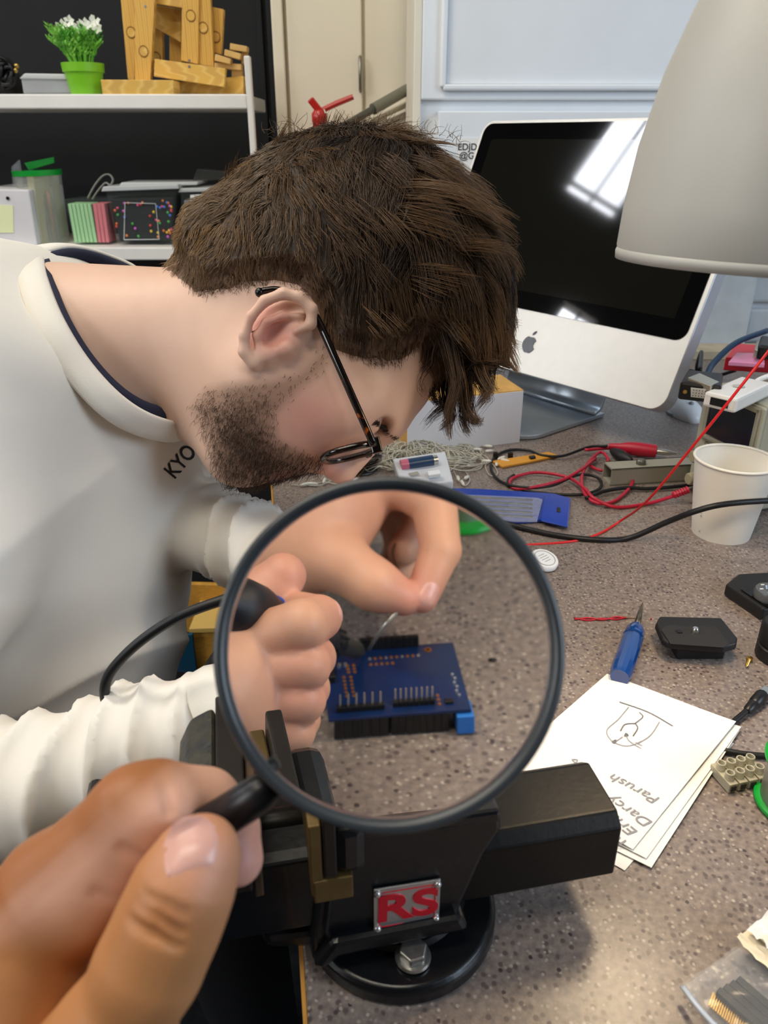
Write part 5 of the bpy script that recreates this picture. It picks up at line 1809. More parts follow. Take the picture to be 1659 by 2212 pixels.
rdp = pj([(330, 1482), (384, 1462), (424, 1480), (425, 1510), (330, 1530)], YW - 0.03, 0.008, 'red_card', mat('red_panel', '#c2263c', 0.5), None)
tag(rdp, 'red card below the dark teal card', 'card')
dpan = structbox('dark_cabinet', (-1.2, YW + 0.2, 0), (-0.2, YW + 0.24, 0.5), M_black)
del dpan['kind']
tag(dpan, 'black cabinet side standing low behind the workbench end', 'cabinet')

# ================================================================== bench vise
M_vise = mat('black_cast_iron', '#0e1014', 0.33, 0.0, var=0.15, vscale=60, bump=0.22, bscale=160, coat=0.15)
M_bar = mat('worn_dark_steel', '#1c1b1a', 0.38, 0.5, var=0.3, vscale=18, bump=0.1, bscale=300)
M_jaw = mat('jaw_steel', '#2b2724', 0.42, 0.55, var=0.2, vscale=40)
M_rust = mat('worn_brown_steel', '#5a4634', 0.5, 0.4, color2='#2b2622', vscale=50)
M_dust = mat('swarf_covered_iron', '#24262a', 0.5, 0.1, color2='#3d3a2e', vscale=120, bump=0.8, bscale=220)
M_brz = mat('bronze_soft_jaw', '#6b5732', 0.45, 0.5, var=0.2, vscale=60)
C0 = T(862, 1968)
va_ = (T(1325, 1888, TZ + 0.03) - T(1000, 1948, TZ + 0.03))
va_.z = 0
va_.normalize()
vb_ = Vector((-va_.y, va_.x, 0))            # away from the camera
vs_ = thing('bench_vise', 'black cast iron bench vise bolted near the bench edge', 'vise', C0)
def vp(s, t, z):
    return C0 + va_ * s + vb_ * t + Vector((0, 0, z))
def vray(px, py, t):                         # pixel onto the vertical plane at offset t -> (s, z)
    r = ray(px, py)
    k = ((C0 + vb_ * t) - CAM).dot(vb_) / r.dot(vb_)
    p = CAM + r * k
    return ((p - C0).dot(va_), p.z - TZ)
def vprism(name, pts, t0, t1, m, bevel=0.002, parent=None, px=True, seg=2):
    q = [vray(x, y, t0) for x, y in pts] if px else pts
    return MB().prism([vp(s, t0, z) for s, z in q], vb_ * (t1 - t0)).build(name, m, parent or vs_, bevel=bevel, bseg=seg)
# round swivel base with sloped rim
MB().lathe([(0.050, 0.0), (0.0525, 0.001), (0.0525, 0.009), (0.050, 0.012), (0.030, 0.013)], vp(0, 0, 0), n=64).build('base', M_vise, vs_, bevel=0.001, autosmooth=35)
MB().lathe([(0.038, 0.012), (0.036, 0.016), (0.028, 0.018)], vp(0, 0.005, 0), n=48).build('swivel_ring', M_vise, vs_, autosmooth=35)
# lug overhanging the bench edge at the left
vprism('base_lug', [(563, 2025), (690, 2010), (690, 2050), (575, 2052)], -0.020, 0.02, M_vise, 0.004)
TN = -0.030                                  # near face of the casting
body = vprism('body', [(703, 1840), (720, 1800), (1083, 1752), (1085, 1792), (1046, 1850), (985, 1985), (985, 2003), (700, 2062), (676, 2085), (672, 2030), (684, 1930)], TN, 0.002, M_vise, 0.004, seg=3)
# flared foot of the casting
fl_ = vprism('body_foot', [(718, 2040), (1000, 1985), (1010, 2000), (1015, 2012), (735, 2070), (700, 2098), (676, 2095)], TN - 0.006, 0.020, M_vise, 0.004)
# raised ledge along the top
vprism('top_ledge', [(716, 1803), (1083, 1751), (1084, 1776), (735, 1826), (712, 1832)], TN - 0.004, 0.004, M_vise, 0.002)
# cast frame line on the near face
s0_, z0_ = vray(762, 2027, TN)
MB().tube([vp(*(lambda q: (q[0], TN - 0.001, q[1]))(vray(x, y, TN))) for x, y in ((745, 1830), (715, 1900), (704, 2000), (716, 2040))], 0.0016, 6).build('casting_rib', M_vise, vs_, smooth=True)
MB().tube([vp(*(lambda q: (q[0], TN - 0.001, q[1]))(vray(x, y, TN))) for x, y in ((762, 2028), (880, 2008), (988, 1990), (990, 1970))], 0.0012, 6).build('casting_rib', M_vise, vs_, smooth=True)
# slide bar (hollow square section with chamfered top) running through the body
sB, zB = vray(1326, 1888, -0.024)
_, zT = vray(1312, 1795, -0.024)
s_l = vray(420, 2045, -0.024)[0] - 0.03
sec = [(-0.024, zB), (-0.024, zT), (-0.017, zT + 0.006), (0.017, zT + 0.006), (0.024, zT), (0.024, zB)]
bar = MB().prism([vp(sB, t, z) for t, z in sec], -va_ * (sB - 0.02)).build('slide_bar', M_bar, vs_, bevel=0.0012)
sL0 = vray(690, 1900, -0.024)[0]
_, zLt = vray(600, 1862, -0.026)
_, zLb = vray(560, 2022, -0.026)
MB().prism([vp(sL0 + 0.01, t, z) for t, z in [(-0.026, zLb), (-0.026, zLt - 0.002), (-0.020, zLt), (0.020, zLt), (0.026, zLt - 0.002), (0.026, zLb)]], va_ * (s_l - sL0 - 0.01)).build('slide_beam', M_vise, vs_, bevel=0.0015)
# wear patch on the bar's top
# fixed jaw: upright block with steel plate
sf = vray(700, 1800, -0.038)[0]
zj0 = zLt + 0.001
JH = 0.036
def jbox(name, s0, s1, t0, t1, z0, z1, m, bevel=0.001):
    return MB().box(vp((s0 + s1) / 2, (t0 + t1) / 2, (z0 + z1) / 2), (s1 - s0, t1 - t0, z1 - z0), (va_, vb_, UP)).build(name, m, vs_, bevel=bevel)
zf = vray(720, 1790, TN)[1]
jbox('fixed_jaw', sf + 0.004, sf + 0.019, -0.040, 0.036, zf - 0.02, zf + JH * 0.25, M_vise, 0.005)
jbox('jaw_plate', sf - 0.001, sf + 0.005, -0.041, 0.041, zf - 0.018, zf + JH * 0.60, M_jaw)
jbox('soft_jaw', sf - 0.007, sf - 0.0015, -0.040, 0.040, zf - 0.030, zf + JH * 0.40, M_brz, 0.0008)
jbox('soft_jaw_foot', sf - 0.006, sf + 0.012, -0.0405, -0.034, zf - 0.034, zf - 0.020, M_brz, 0.0008)
# lead screw seen in the gap
MB().tube([vp(sf - 0.06, 0, zLt - 0.004), vp(sf + 0.02, 0, zLt - 0.004)], 0.008, 16).build('lead_screw', M_bar, vs_, smooth=True)
# moving jaw
gap = 0.020
smj = sf - 0.008 - gap
jbox('soft_jaw', smj - 0.004, smj, -0.038, 0.040, zf - 0.026, zf + JH * 0.50, M_rust, 0.0008)
jbox('jaw_plate', smj - 0.0165, smj - 0.0045, -0.041, 0.041, zf - 0.018, zf + JH * 0.72, M_jaw)
mj = [(smj - 0.0170, zf - 0.022), (smj - 0.0170, zf + JH * 0.62), (smj - 0.030, zf + JH * 0.45), (smj - 0.036, zf + JH * 0.1), (smj - 0.038, zf - 0.022)]
MB().prism([vp(s, -0.040, z) for s, z in mj], vb_ * 0.080).build('moving_jaw', M_dust, vs_, bevel=0.004, bseg=3)
jbox('moving_body', smj - 0.075, smj - 0.002, -0.030, 0.030, zLt, zf - 0.018, M_dust, 0.003)
# maker's badge
tb_ = TN - 0.0008
bp = [vray(x, y, tb_) for x, y in ((806, 1919), (951, 1896), (947, 1986), (807, 2006))]
M_badge = mat('badge_silver', '#c9c6c4', 0.28, 0.75)
badge = MB().prism([vp(s, tb_, z) for s, z in bp], -vb_ * 0.0012).build('badge', M_badge, vs_, bevel=0.0004)
badge['label'] = 'silver badge with red RS letters'
M_bred = mat('badge_red', '#c8142a', 0.35)
bc_ = [sum(q[i] for q in bp) / 4 for i in (0, 1)]
bxd = (vp(bp[1][0], tb_, bp[1][1]) - vp(bp[0][0], tb_, bp[0][1])).normalized()
bzd = (vp(bp[0][0], tb_, bp[0][1]) - vp(bp[3][0], tb_, bp[3][1])).normalized()
bcen = vp(bc_[0], tb_ - 0.0015, bc_[1])
bw_ = (vp(bp[1][0], tb_, bp[1][1]) - vp(bp[0][0], tb_, bp[0][1])).length
bh_ = (vp(bp[0][0], tb_, bp[0][1]) - vp(bp[3][0], tb_, bp[3][1])).length
text_mesh('letters', 'RS', bh_ * 0.86, bcen, bxd, bzd, M_bred, badge, ext=0.0003, bold=bh_ * 0.022, shear=0.0, width=1.2)
fr_pts = rrect(-bw_ * 0.42, bw_ * 0.42, -bh_ * 0.42, bh_ * 0.42, bh_ * 0.08, 4)
MB().tube([bcen + bxd * x + bzd * y + vb_ * 0.0002 for x, y in fr_pts], 0.0003, 5, closed=True).build('red_outline', M_bred, badge)
for (i, j) in ((-1, 1), (1, 1), (-1, -1), (1, -1)):
    MB().sphere(bcen + bxd * (i * bw_ * 0.45) + bzd * (j * bh_ * 0.43), 0.002, 12).build('rivet', M_badge, badge, smooth=True)
# hex bolt
bo = T(892, 2068, TZ + 0.0135)
bo = vp(0.0, -0.0, 0) * 0 + bo
M_bolt = mat('zinc_bolt', '#b9b8b4', 0.3, 0.9, var=0.1, vscale=300)
blt = MB().lathe([(0.0088, 0.0), (0.0092, 0.001), (0.0086, 0.0022), (0.0070, 0.0024)], bo, n=32).build('bolt_flange', M_bolt, vs_, autosmooth=35)
hx_ = []
for k in range(6):
    a = k * math.pi / 3 + 0.3
    hx_.append(bo + Vector((math.cos(a) * 0.0074, math.sin(a) * 0.0074, 0.002)))
MB().prism(hx_, (0, 0, 0.0055)).build('bolt_head', M_bolt, vs_, bevel=0.0008)
bo2 = vp(0.036, 0.022, 0.0135)
MB().lathe([(0.0088, 0.0), (0.0092, 0.001), (0.0070, 0.0024), (0.006, 0.006)], bo2, n=12).build('bolt_flange', M_bolt, vs_, autosmooth=35)
# tommy bar and screw head at the left end
hd_ = vp(s_l, 0, zLt - 0.02)
MB().tube([hd_, hd_ - va_ * 0.03], 0.012, 18).build('screw_head', M_bar, vs_, smooth=True)
MB().tube([hd_ - va_ * 0.02 + vb_ * 0.06, hd_ - va_ * 0.02 - vb_ * 0.06], 0.005, 12).build('tommy_bar', M_bar, vs_, smooth=True)

# ================================================================== blue circuit board seen through the magnifier
ZB = TZ + 0.0125
k_ = [LT(x, y, ZB + 0.001) for x, y in ((700, 1402), (978, 1384), (1012, 1524), (704, 1548))]
cen = sum(k_, Vector()) / 4
bx_ = ((k_[1] - k_[0]) + (k_[2] - k_[3])).normalized()
by_ = Vector((-bx_.y, bx_.x, 0))
bw2 = ((k_[1] - k_[0]).length + (k_[2] - k_[3]).length) / 2
bh2 = ((k_[0] - k_[3]).dot(by_) + (k_[1] - k_[2]).dot(by_)) / 2
pcb = thing('circuit_board', 'dark blue circuit board with black pin headers under the magnifier', 'circuit board', Vector((cen.x, cen.y, TZ)))
M_pcb = mat('blue_solder_mask', '#0a2450', 0.3, var=0.12, vscale=90, coat=0.2)
M_pad = mat('copper_pad', '#c98434', 0.3, 0.8)
M_sil = mat('silver_solder', '#d8d8d4', 0.25, 0.9)
def kp(x, y, z=0.0):                        # x 0..1 from left, y 0..1 from the far edge
    return Vector((cen.x, cen.y, ZB)) + bx_ * ((x - 0.5) * bw2) + by_ * ((0.5 - y) * bh2) + Vector((0, 0, z))
MB().prism([kp(0, 0), kp(1, 0), kp(1, 1), kp(0, 1)], (0, 0, -0.0016)).build('board', M_pcb, pcb, bevel=0.0003)
def strip(x0, x1, y, zlo, zhi, n, name, pins=0.0, pin_side=1):
    a, b = kp(x0, y), kp(x1, y)
    st = MB()
    w = (b - a).length / n
    for i in range(n):
        c = a + (b - a) * ((i + 0.5) / n)
        st.box(c + Vector((0, 0, (zlo + zhi) / 2)), (w * 0.94, 0.0026, zhi - zlo), (bx_, by_, UP))
    h = st.build(name, M_bplast, pcb, bevel=0.0002)
    if pins > 0:
        for i in range(n):
            c = a + (b - a) * ((i + 0.5) / n)
            MB().box(c + Vector((0, 0, zhi + pins / 2)), (0.0007, 0.0007, pins), (bx_, by_, UP)).build('pin', M_sil, h)
    return h
strip(0.06, 0.40, 0.90, 0.0, 0.0028, 6, 'pin_header', 0.0065)
strip(0.46, 0.74 + 0.02, 0.88, 0.0, 0.0028, 8, 'pin_header', 0.0065)
strip(0.04, 0.42, 0.965, -0.0115, -0.0018, 6, 'socket_header')
strip(0.44, 0.84, 0.965, -0.0115, -0.0018, 8, 'socket_header')
strip(0.30, 0.74, 0.015, 0.0, 0.006, 10, 'pin_header')
strip(0.02, 0.28, 0.015, -0.0115, -0.0018, 6, 'socket_header')
strip(0.76, 0.90, 0.015, -0.0115, -0.0018, 4, 'socket_header')
for x in (0.0,):
    MB().box(kp(0.02, 0.32, -0.001), (0.009, 0.018, 0.009), (bx_, by_, UP)).build('connector', M_bplast, pcb, bevel=0.0006)
MB().box(kp(0.955, 0.93, -0.0068), (0.008, 0.012, 0.0095), (bx_, by_, UP)).build('screw_terminal', mat('light_blue_plastic', '#2a74c8', 0.4), pcb, bevel=0.0005)
def pad(x, y, m=M_pad, r=0.0009, h=0.0004):
    MB().lathe([(r, 0.0), (r * 0.8, h), (r * 0.3, h)], kp(x, y), n=8).build('solder_pad', m, pcb)
for i in range(6):
    pad(0.15 + 0.0 * i, 0.42 + 0.055 * i)
    pad(0.20, 0.42 + 0.055 * i)
for i in range(10):
    pad(0.36 + 0.04 * i, 0.17, M_sil if i % 3 == 0 else M_pad)
for i in range(5):
    pad(0.36 + 0.04 * i, 0.26)
for i in range(4):
    pad(0.04 + 0.045 * i, 0.24, M_sil, 0.0011, 0.001)
for i in range(2):
    for j in range(3):
        pad(0.19 + 0.045 * i, 0.25 + 0.05 * j)
for i in range(6):
    pad(0.93 + 0.012 * (i % 2), 0.50 + 0.06 * i, M_sil, 0.0008, 0.0008)
for i in range(3):
    pad(0.70 + 0.0, 0.80 + 0.06 * i) if False else pad(0.79, 0.78 + 0.06 * i)
MB().lathe([(0.0016, 0), (0.0016, 0.0004), (0.001, 0.0004)], kp(0.80, 0.10), n=14, cap1=False).build('mounting_hole', M_pad, pcb)
MB().box(kp(0.86, 0.88, 0.0006), (0.004, 0.003, 0.0012), (bx_, by_, UP)).build('push_button', M_bplast, pcb, bevel=0.0003)
# small dark crumb on the bench
cr_ = LT(1058, 1427)
tag(MB().sphere(up(cr_, 0.0008), 0.001, 8, rad=(0.0022, 0.0012, 0.0008)).build('solder_crumb', M_bplast, smooth=True), 'tiny dark crumb on the bench right of the circuit board', 'crumb')
# green-lidded reel seen at the top of the lens
gc = LT(1000, 1122)
gre = thing('green_reel', 'small solder reel with green base behind the left hand inside the magnifier', 'reel', gc)
MB().lathe([(0.020, 0.0005), (0.021, 0.002), (0.020, 0.004)], gc, n=32).build('flange', M_gr, gre, autosmooth=40)
MB().lathe([(0.013, 0.004), (0.013, 0.022)], gc, n=28).build('solder_winding', mat('solder_tin', '#a9a9a6'), gre, autosmooth=40)
MB().lathe([(0.017, 0.022), (0.018, 0.0235), (0.017, 0.025)], gc, n=32).build('flange', mat('clear_lid', '#d7dadb'), gre, autosmooth=40)

# ================================================================== the person soldering
M_skin = mat('fair_skin', '#d8a98c', 0.48, sss=0.12, attr='Col', var=0.05, vscale=60, bump=0.10, bscale=700, bdist=0.0006)
M_cloth = mat('cream_sweatshirt', '#ebe6dd', 0.85, var=0.02, vscale=10, bump=0.15, bscale=900, bdist=0.0005, sheen=0.15)
M_rib = mat('cream_rib', '#e9e4da', 0.85, bump=0.2, bscale=700, sheen=0.15)
M_navy = mat('navy_tshirt', '#23263c', 0.85)
M_hairm = mat('brown_hair', '#4a3524', 0.42, attr='Col', spec=0.4)
per = thing('person', 'person in a cream sweatshirt bent over the bench soldering through the magnifier', 'person', (-0.45, 0.72, 0.0))
ZM = 0.64                                    # depth of the head's mid plane

# ---------------------------------------------------------------- head and neck
sF = np.array([0.42, 0.905, 0.04]); sF /= np.linalg.norm(sF)
sU = np.array([0.905, -0.42, 0.0]); sU -= sF * (sU @ sF); sU /= np.linalg.norm(sU)
sS = np.cross(sF, sU)
if sS[2] > 0:
    sS = -sS
AX = np.stack([sF, sU, sS])
H = Field((-0.345, -0.345, 0.515), (0.125, 0.015, 0.80), 0.0019)
H.mg = 0.05
H.ell(pc(742, 590, ZM), (0.100, 0.110, 0.076), AX, 0.01)
H.ell(pc(778, 762, ZM), (0.070, 0.066, 0.062), AX, 0.03)          # forehead
for sgn in (-1, 1):
    H.ell(pc(690, 865, ZM) + sS * 0.026 * sgn, (0.047, 0.055, 0.040), AX, 0.03)   # cheek
    H.cone(pc(562, 845, ZM) + sS * 0.050 * sgn, pc(520, 965, ZM) + sS * 0.018 * sgn, 0.020, 0.022, 0.035)   # jaw line
    H.cone(pc(838, 915, ZM) + sS * 0.010 * sgn, pc(800, 880, ZM) + sS * 0.046 * sgn, 0.010, 0.012, 0.02)    # brow
    H.ell(pc(748, 905, ZM) + sS * 0.050 * sgn, (0.018, 0.014, 0.014), AX, 0.02)   # cheek bone
    H.ell(pc(812, 925, ZM) + sS * 0.032 * sgn, (0.008, 0.009, 0.014), AX, 0.012, 'sub')   # eye socket
    H.ell(pc(792, 912, ZM) + sS * 0.032 * sgn, (0.013, 0.012, 0.013), AX, 0.004)  # eye with lid
    H.ell(pc(706, 1000, ZM) + sS * 0.011 * sgn, (0.0085, 0.0075, 0.007), AX, 0.007)   # nostril wing
H.cone(pc(820, 938, ZM), pc(742, 1020, ZM), 0.0085, 0.0095, 0.008)  # nose
H.ell(pc(735, 1016, ZM), (0.010, 0.010, 0.011), AX, 0.006)
H.ell(pc(638, 940, ZM), (0.028, 0.036, 0.036), AX, 0.025)           # mouth area
H.ell(pc(630, 996, ZM), (0.008, 0.007, 0.020), AX, 0.010)         # upper lip
H.ell(pc(594, 998, ZM), (0.008, 0.007, 0.018), AX, 0.010)         # lower lip
H.ell(pc(528, 985, ZM), (0.018, 0.022, 0.026), AX, 0.03)          # chin
H.cone(pc(590, 760, ZM + 0.005), pc(400, 732, ZM + 0.02), 0.058, 0.059, 0.05)   # neck
H.cone(pc(400, 732, ZM + 0.02), pc(150, 765, ZM + 0.05), 0.059, 0.080, 0.0)
H.cone(pc(480, 860, ZM + 0.01), pc(330, 850, ZM + 0.03), 0.028, 0.028, 0.05)    # throat
H.mg = 0.0
# ear, near side
Ze = 0.560
def ep(x, y, dz=0.0):
    return pc(x, y, Ze + dz)
H.ell(ep(600, 712, 0.006), (0.030, 0.020, 0.007), np.array([[0.62, -0.78, 0.0], [0.78, 0.62, 0.0], [0.0, 0.0, 1.0]]), 0.008)
H.ell(ep(590, 722, -0.005), (0.015, 0.0115, 0.0085), np.array([[0.62, -0.78, 0.0], [0.78, 0.62, 0.0], [0.0, 0.0, 1.0]]), 0.004, 'sub')
H.ell(ep(628, 672, -0.004), (0.013, 0.007, 0.0055), np.array([[0.9, -0.44, 0.0], [0.44, 0.9, 0.0], [0.0, 0.0, 1.0]]), 0.004, 'sub')
H.chain([ep(640, 715, 0.0), ep(672, 700, -0.003), ep(674, 668, -0.005), ep(648, 642, -0.007), ep(612, 634, -0.008), ep(572, 650, -0.008), ep(542, 684, -0.008), ep(527, 725, -0.006), ep(528, 760, -0.003), ep(548, 785, 0.0)],
        [0.0028, 0.0038, 0.0042, 0.0043, 0.0042, 0.0040, 0.0036, 0.0036, 0.0044, 0.0052], 0.0025)
H.chain([ep(655, 682, 0.001), ep(612, 682, -0.002), ep(575, 696, -0.004), ep(556, 725, -0.003), ep(560, 752, 0.0)], [0.002, 0.0026, 0.003, 0.003, 0.003], 0.003)
H.ell(ep(618, 752, 0.001), (0.007, 0.006, 0.006), None, 0.006)       # tragus
H.ell(ep(575, 766, 0.0), (0.007, 0.006, 0.005), None, 0.005)
# ear, far side (simple)
H.ell(pc(600, 712, 0) * 0 + pc(622, 742, ZM) + np.array([0, 0, 0.078]), (0.030, 0.018, 0.008), np.array([[0.62, -0.78, 0.0], [0.78, 0.62, 0.0], [0.0, 0.0, 1.0]]), 0.01)
nk = int((pc(470, 0, 0.6)[0] - H.lo[0]) / H.h)
blk = H.d[:nk].copy()
for _ in range(10):
    for axb in (0, 1, 2):
        blk = (np.roll(blk, 1, axb) + 2 * blk + np.roll(blk, -1, axb)) / 4
wbl = np.clip((nk - 14 - np.arange(nk)) / 24, 0, 1)[:, None, None].astype(np.float32)
blk[:1], blk[:, :1], blk[:, -1:], blk[:, :, :1], blk[:, :, -1:] = 1, 1, 1, 1, 1
H.d[:nk] = H.d[:nk] * (1 - wbl) + blk * wbl
hv, hf = H.mesh()

def mirror_px(v):
    # pixel of the vertex as if on the near side (mid plane mirrored)
    z = ZM + 0.008 - np.abs(v[:, 2] - ZM - 0.008)
    return v[:, 0] / z * FPX + 829.5, v[:, 1] / z * FPX + 1106

def poly_dist(px, py, poly):
    # signed distance in px: positive inside polygon
    n = len(poly)
    ins = np.zeros(len(px), bool)
    dm = np.full(len(px), 1e9)
    for i in range(n):
        x0, y0 = poly[i]
        x1, y1 = poly[(i + 1) % n]
        c = ((y0 > py) != (y1 > py)) & (px < (x1 - x0) * (py - y0) / (y1 - y0 + 1e-9) + x0)
        ins ^= c
        t = np.clip(((px - x0) * (x1 - x0) + (py - y0) * (y1 - y0)) / ((x1 - x0) ** 2 + (y1 - y0) ** 2), 0, 1)
        dm = np.minimum(dm, np.hypot(px - x0 - t * (x1 - x0), py - y0 - t * (y1 - y0)))
    return np.where(ins, dm, -dm)

BEARD = [(705, 735), (680, 770), (640, 805), (570, 822), (500, 828), (445, 838), (415, 880), (435, 930), (462, 1000), (490, 1050), (560, 1060), (640, 1040), (700, 1012), (690, 985), (645, 975), (600, 945), (590, 900), (640, 850), (690, 810), (722, 765)]
HAIRP = [(330, 545), (430, 628), (520, 606), (600, 596), (650, 606), (690, 650), (705, 700), (720, 745), (790, 770), (860, 770), (905, 745), (930, 800), (960, 860), (1200, 900), (1200, 150), (300, 150)]
SK = np.array(lin('#e0bba6')); PINK = np.array(lin('#d29488')); EARR = np.array(lin('#d98276')); STUB = np.array(lin('#8a6a55')); LIP = np.array(lin('#b8716c'))
def skin_color(v):
    px, py = mirror_px(v)
    c = np.tile(SK, (len(v), 1))
    def mixin(col, w):
        w = np.clip(w, 0, 1)[:, None]
        c[:] = c * (1 - w) + col * w
    mixin(PINK, np.exp(-((px - 670) ** 2 + (py - 900) ** 2) / 90.0 ** 2) * 0.75)
    mixin(PINK, np.exp(-((px - 715) ** 2 + (py - 1010) ** 2) / 45.0 ** 2) * 0.6)
    earw = np.exp(-(((px - 590) / 55) ** 2 + ((py - 712) / 60) ** 2) ** 2) * (np.abs(v[:, 2] - ZM) > 0.066)
    mixin(EARR, earw * 0.55)
    mixin(STUB, np.clip(poly_dist(px, py, BEARD) / 45 + 0.25, 0, 0.62))
    mixin(STUB * 0.7, np.clip(poly_dist(px, py, HAIRP) / 40 + 0.3, 0, 0.8))
    mixin(LIP, np.exp(-(((px - 608) / 26) ** 2 + ((py - 1030) / 10) ** 2)) * 0.7)
    return c
body = np_object('head_and_neck', hv, hf, M_skin, None, skin_color(hv))

# ---------------------------------------------------------------- hands of the person (seen through the lens)
def hand_mesh(F):
    v, f = F.mesh()
    return v, f
# right hand: fist around the iron
Rh = Field((-0.155, 0.045, 0.425), (0.03, 0.165, 0.575), 0.0012)
wr = pc(470, 1540, 0.484)
kn = lc(505, 1415, 0.488)
Rh.cone(wr, lc(470, 1482, 0.489), 0.021, 0.025, 0.01)
Rh.cone(lc(470, 1482, 0.489), lc(525, 1440, 0.494), 0.025, 0.019, 0.015)
Rh.cone(lc(480, 1480, 0.488), lc(560, 1530, 0.495), 0.024, 0.020, 0.02)
# index, middle, ring, little: knuckle -> middle joint -> curled tip
Rh.chain([lc(505, 1402, 0.490), lc(655, 1352, 0.478), lc(690, 1335, 0.497), lc(655, 1322, 0.512)], [0.0114, 0.0108, 0.0095, 0.0084], 0.0015)
Rh.chain([lc(520, 1450, 0.485), lc(662, 1437, 0.479), lc(680, 1420, 0.500), lc(640, 1405, 0.512)], [0.0112, 0.0105, 0.0092, 0.0083], 0.0015)
Rh.chain([lc(530, 1515, 0.485), lc(655, 1508, 0.481), lc(670, 1485, 0.500), lc(630, 1470, 0.512)], [0.0108, 0.0100, 0.0088, 0.008], 0.0015)
Rh.chain([lc(545, 1570, 0.486), lc(640, 1572, 0.484), lc(655, 1550, 0.500), lc(620, 1535, 0.510)], [0.0098, 0.0090, 0.008, 0.0075], 0.0015)
# thumb behind the iron, tip pointing up right
Rh.chain([lc(480, 1450, 0.508), lc(530, 1350, 0.520), lc(575, 1292, 0.525), lc(616, 1246, 0.525)], [0.014, 0.0125, 0.0112, 0.0098], 0.006)
# creases at the finger sides
rv, rf = hand_mesh(Rh)
# left hand: thumb and forefinger pinch the solder
Lh = Field((-0.115, 0.005, 0.555), (0.085, 0.115, 0.70), 0.0012)
Lh.cone(pc(640, 1235, 0.640), lc(618, 1168, 0.632), 0.026, 0.027, 0.01)
Lh.cone(lc(618, 1168, 0.632), lc(700, 1120, 0.636), 0.026, 0.024, 0.02)
Lh.cone(lc(660, 1120, 0.640), lc(770, 1050, 0.648), 0.024, 0.020, 0.02)
Lh.chain([lc(650, 1180, 0.622), lc(735, 1215, 0.612), lc(805, 1262, 0.606), lc(872, 1292, 0.608)], [0.0165, 0.0130, 0.0112, 0.0088], 0.008)
Lh.chain([lc(770, 1040, 0.645), lc(855, 1038, 0.640), lc(936, 1095, 0.632)], [0.0150, 0.0125, 0.0110], 0.006)
Lh.chain([lc(936, 1095, 0.632), lc(950, 1192, 0.619), lc(911, 1290, 0.610)], [0.0110, 0.0100, 0.0079], 0.0012)
Lh.chain([lc(790, 1030, 0.662), lc(900, 1060, 0.668), lc(930, 1130, 0.668), lc(870, 1190, 0.655)], [0.013, 0.0112, 0.010, 0.0082], 0.004)
Lh.chain([lc(780, 1050, 0.678), lc(890, 1090, 0.685), lc(910, 1180, 0.68), lc(858, 1235, 0.665)], [0.0125, 0.0105, 0.0095, 0.0078], 0.004)
Lh.chain([lc(760, 1070, 0.688), lc(850, 1110, 0.695), lc(870, 1190, 0.692), lc(830, 1240, 0.685)], [0.011, 0.0092, 0.0085, 0.007], 0.004)
lv, lf = hand_mesh(Lh)
HSK = np.array(lin('#d6a184')); HPK = np.array(lin('#d08578'))
def hand_color(v, tips):
    c = np.tile(HSK, (len(v), 1))
    for t, r in tips:
        w = np.exp(-np.sum((v - t) ** 2, 1) / r ** 2)[:, None] * 0.6
        c[:] = c * (1 - w) + HPK * w
    return c
hc = hand_color(rv, [(lc(616, 1246, 0.525), 0.016), (lc(690, 1340, 0.495), 0.014), (lc(660, 1437, 0.48), 0.014), (lc(655, 1508, 0.482), 0.012)])
lcx = hand_color(lv, [(lc(872, 1292, 0.608), 0.014), (lc(905, 1288, 0.611), 0.014), (lc(700, 1110, 0.636), 0.02)])
# one skin mesh: head, neck and both hands
allv = np.concatenate([hv, rv, lv])
allf = np.concatenate([hf, rf + len(hv), lf + len(hv) + len(rv)])
allc = np.concatenate([skin_color(hv), hc, lcx])
bpy.data.objects.remove(body, do_unlink=True)
body = np_object('body', allv, allf, M_skin, per, allc)
M_nail = mat('finger_nail', '#dba398', 0.25, spec=0.6)
def nail(c, along, nrm, w, l, parent, m, bvh):
    along = Vector(along).normalized()
    nrm = Vector(nrm)
    nrm = (nrm - along * nrm.dot(along)).normalized()
    sd = along.cross(nrm)
    vs, fs = [], []
    NU, NV = 10, 12
    hc_ = bvh.ray_cast(Vector(c) + nrm * 0.03, -nrm)
    d0_ = (hc_[0] - Vector(c)).dot(nrm) if hc_[0] else 0.0
    for j in range(NV + 1):
        for i in range(NU + 1):
            u, v = i / NU * 2 - 1, j / NV * 2 - 1
            k = max(0, abs(v) - 0.25) / 0.75
            ww = w * math.sqrt(max(0.04, 1 - k ** 2.4))
            q = Vector(c) + sd * (u * ww) + along * (v * l)
            h = bvh.ray_cast(q + nrm * 0.03, -nrm)
            dd_ = (h[0] - q).dot(nrm) if h[0] else d0_
            p_ = q + nrm * min(max(dd_, d0_ - 0.0055), d0_ + 0.0012)
            e_ = max(abs(u), abs(v))
            vs.append(p_ + nrm * (0.00055 * (1 - e_ ** 6) - 0.00015))
    for j in range(NV):
        for i in range(NU):
            a = j * (NU + 1) + i
            fs.append((a, a + 1, a + NU + 2, a + NU + 1))
    return MB().add(vs, fs).build('fingernail', m, parent, smooth=True)
def bvh_of(o):
    bm_ = bmesh.new()
    bm_.from_mesh(o.data)
    t_ = BVHTree.FromBMesh(bm_)
    bm_.free()
    return t_
bvh_body = bvh_of(body)
def W(c):
    return Vector(c2w(np.asarray(c)[None, :])[0])
nl = (W(lc(905, 1288, 0.611)) - W(lc(945, 1190, 0.620)))
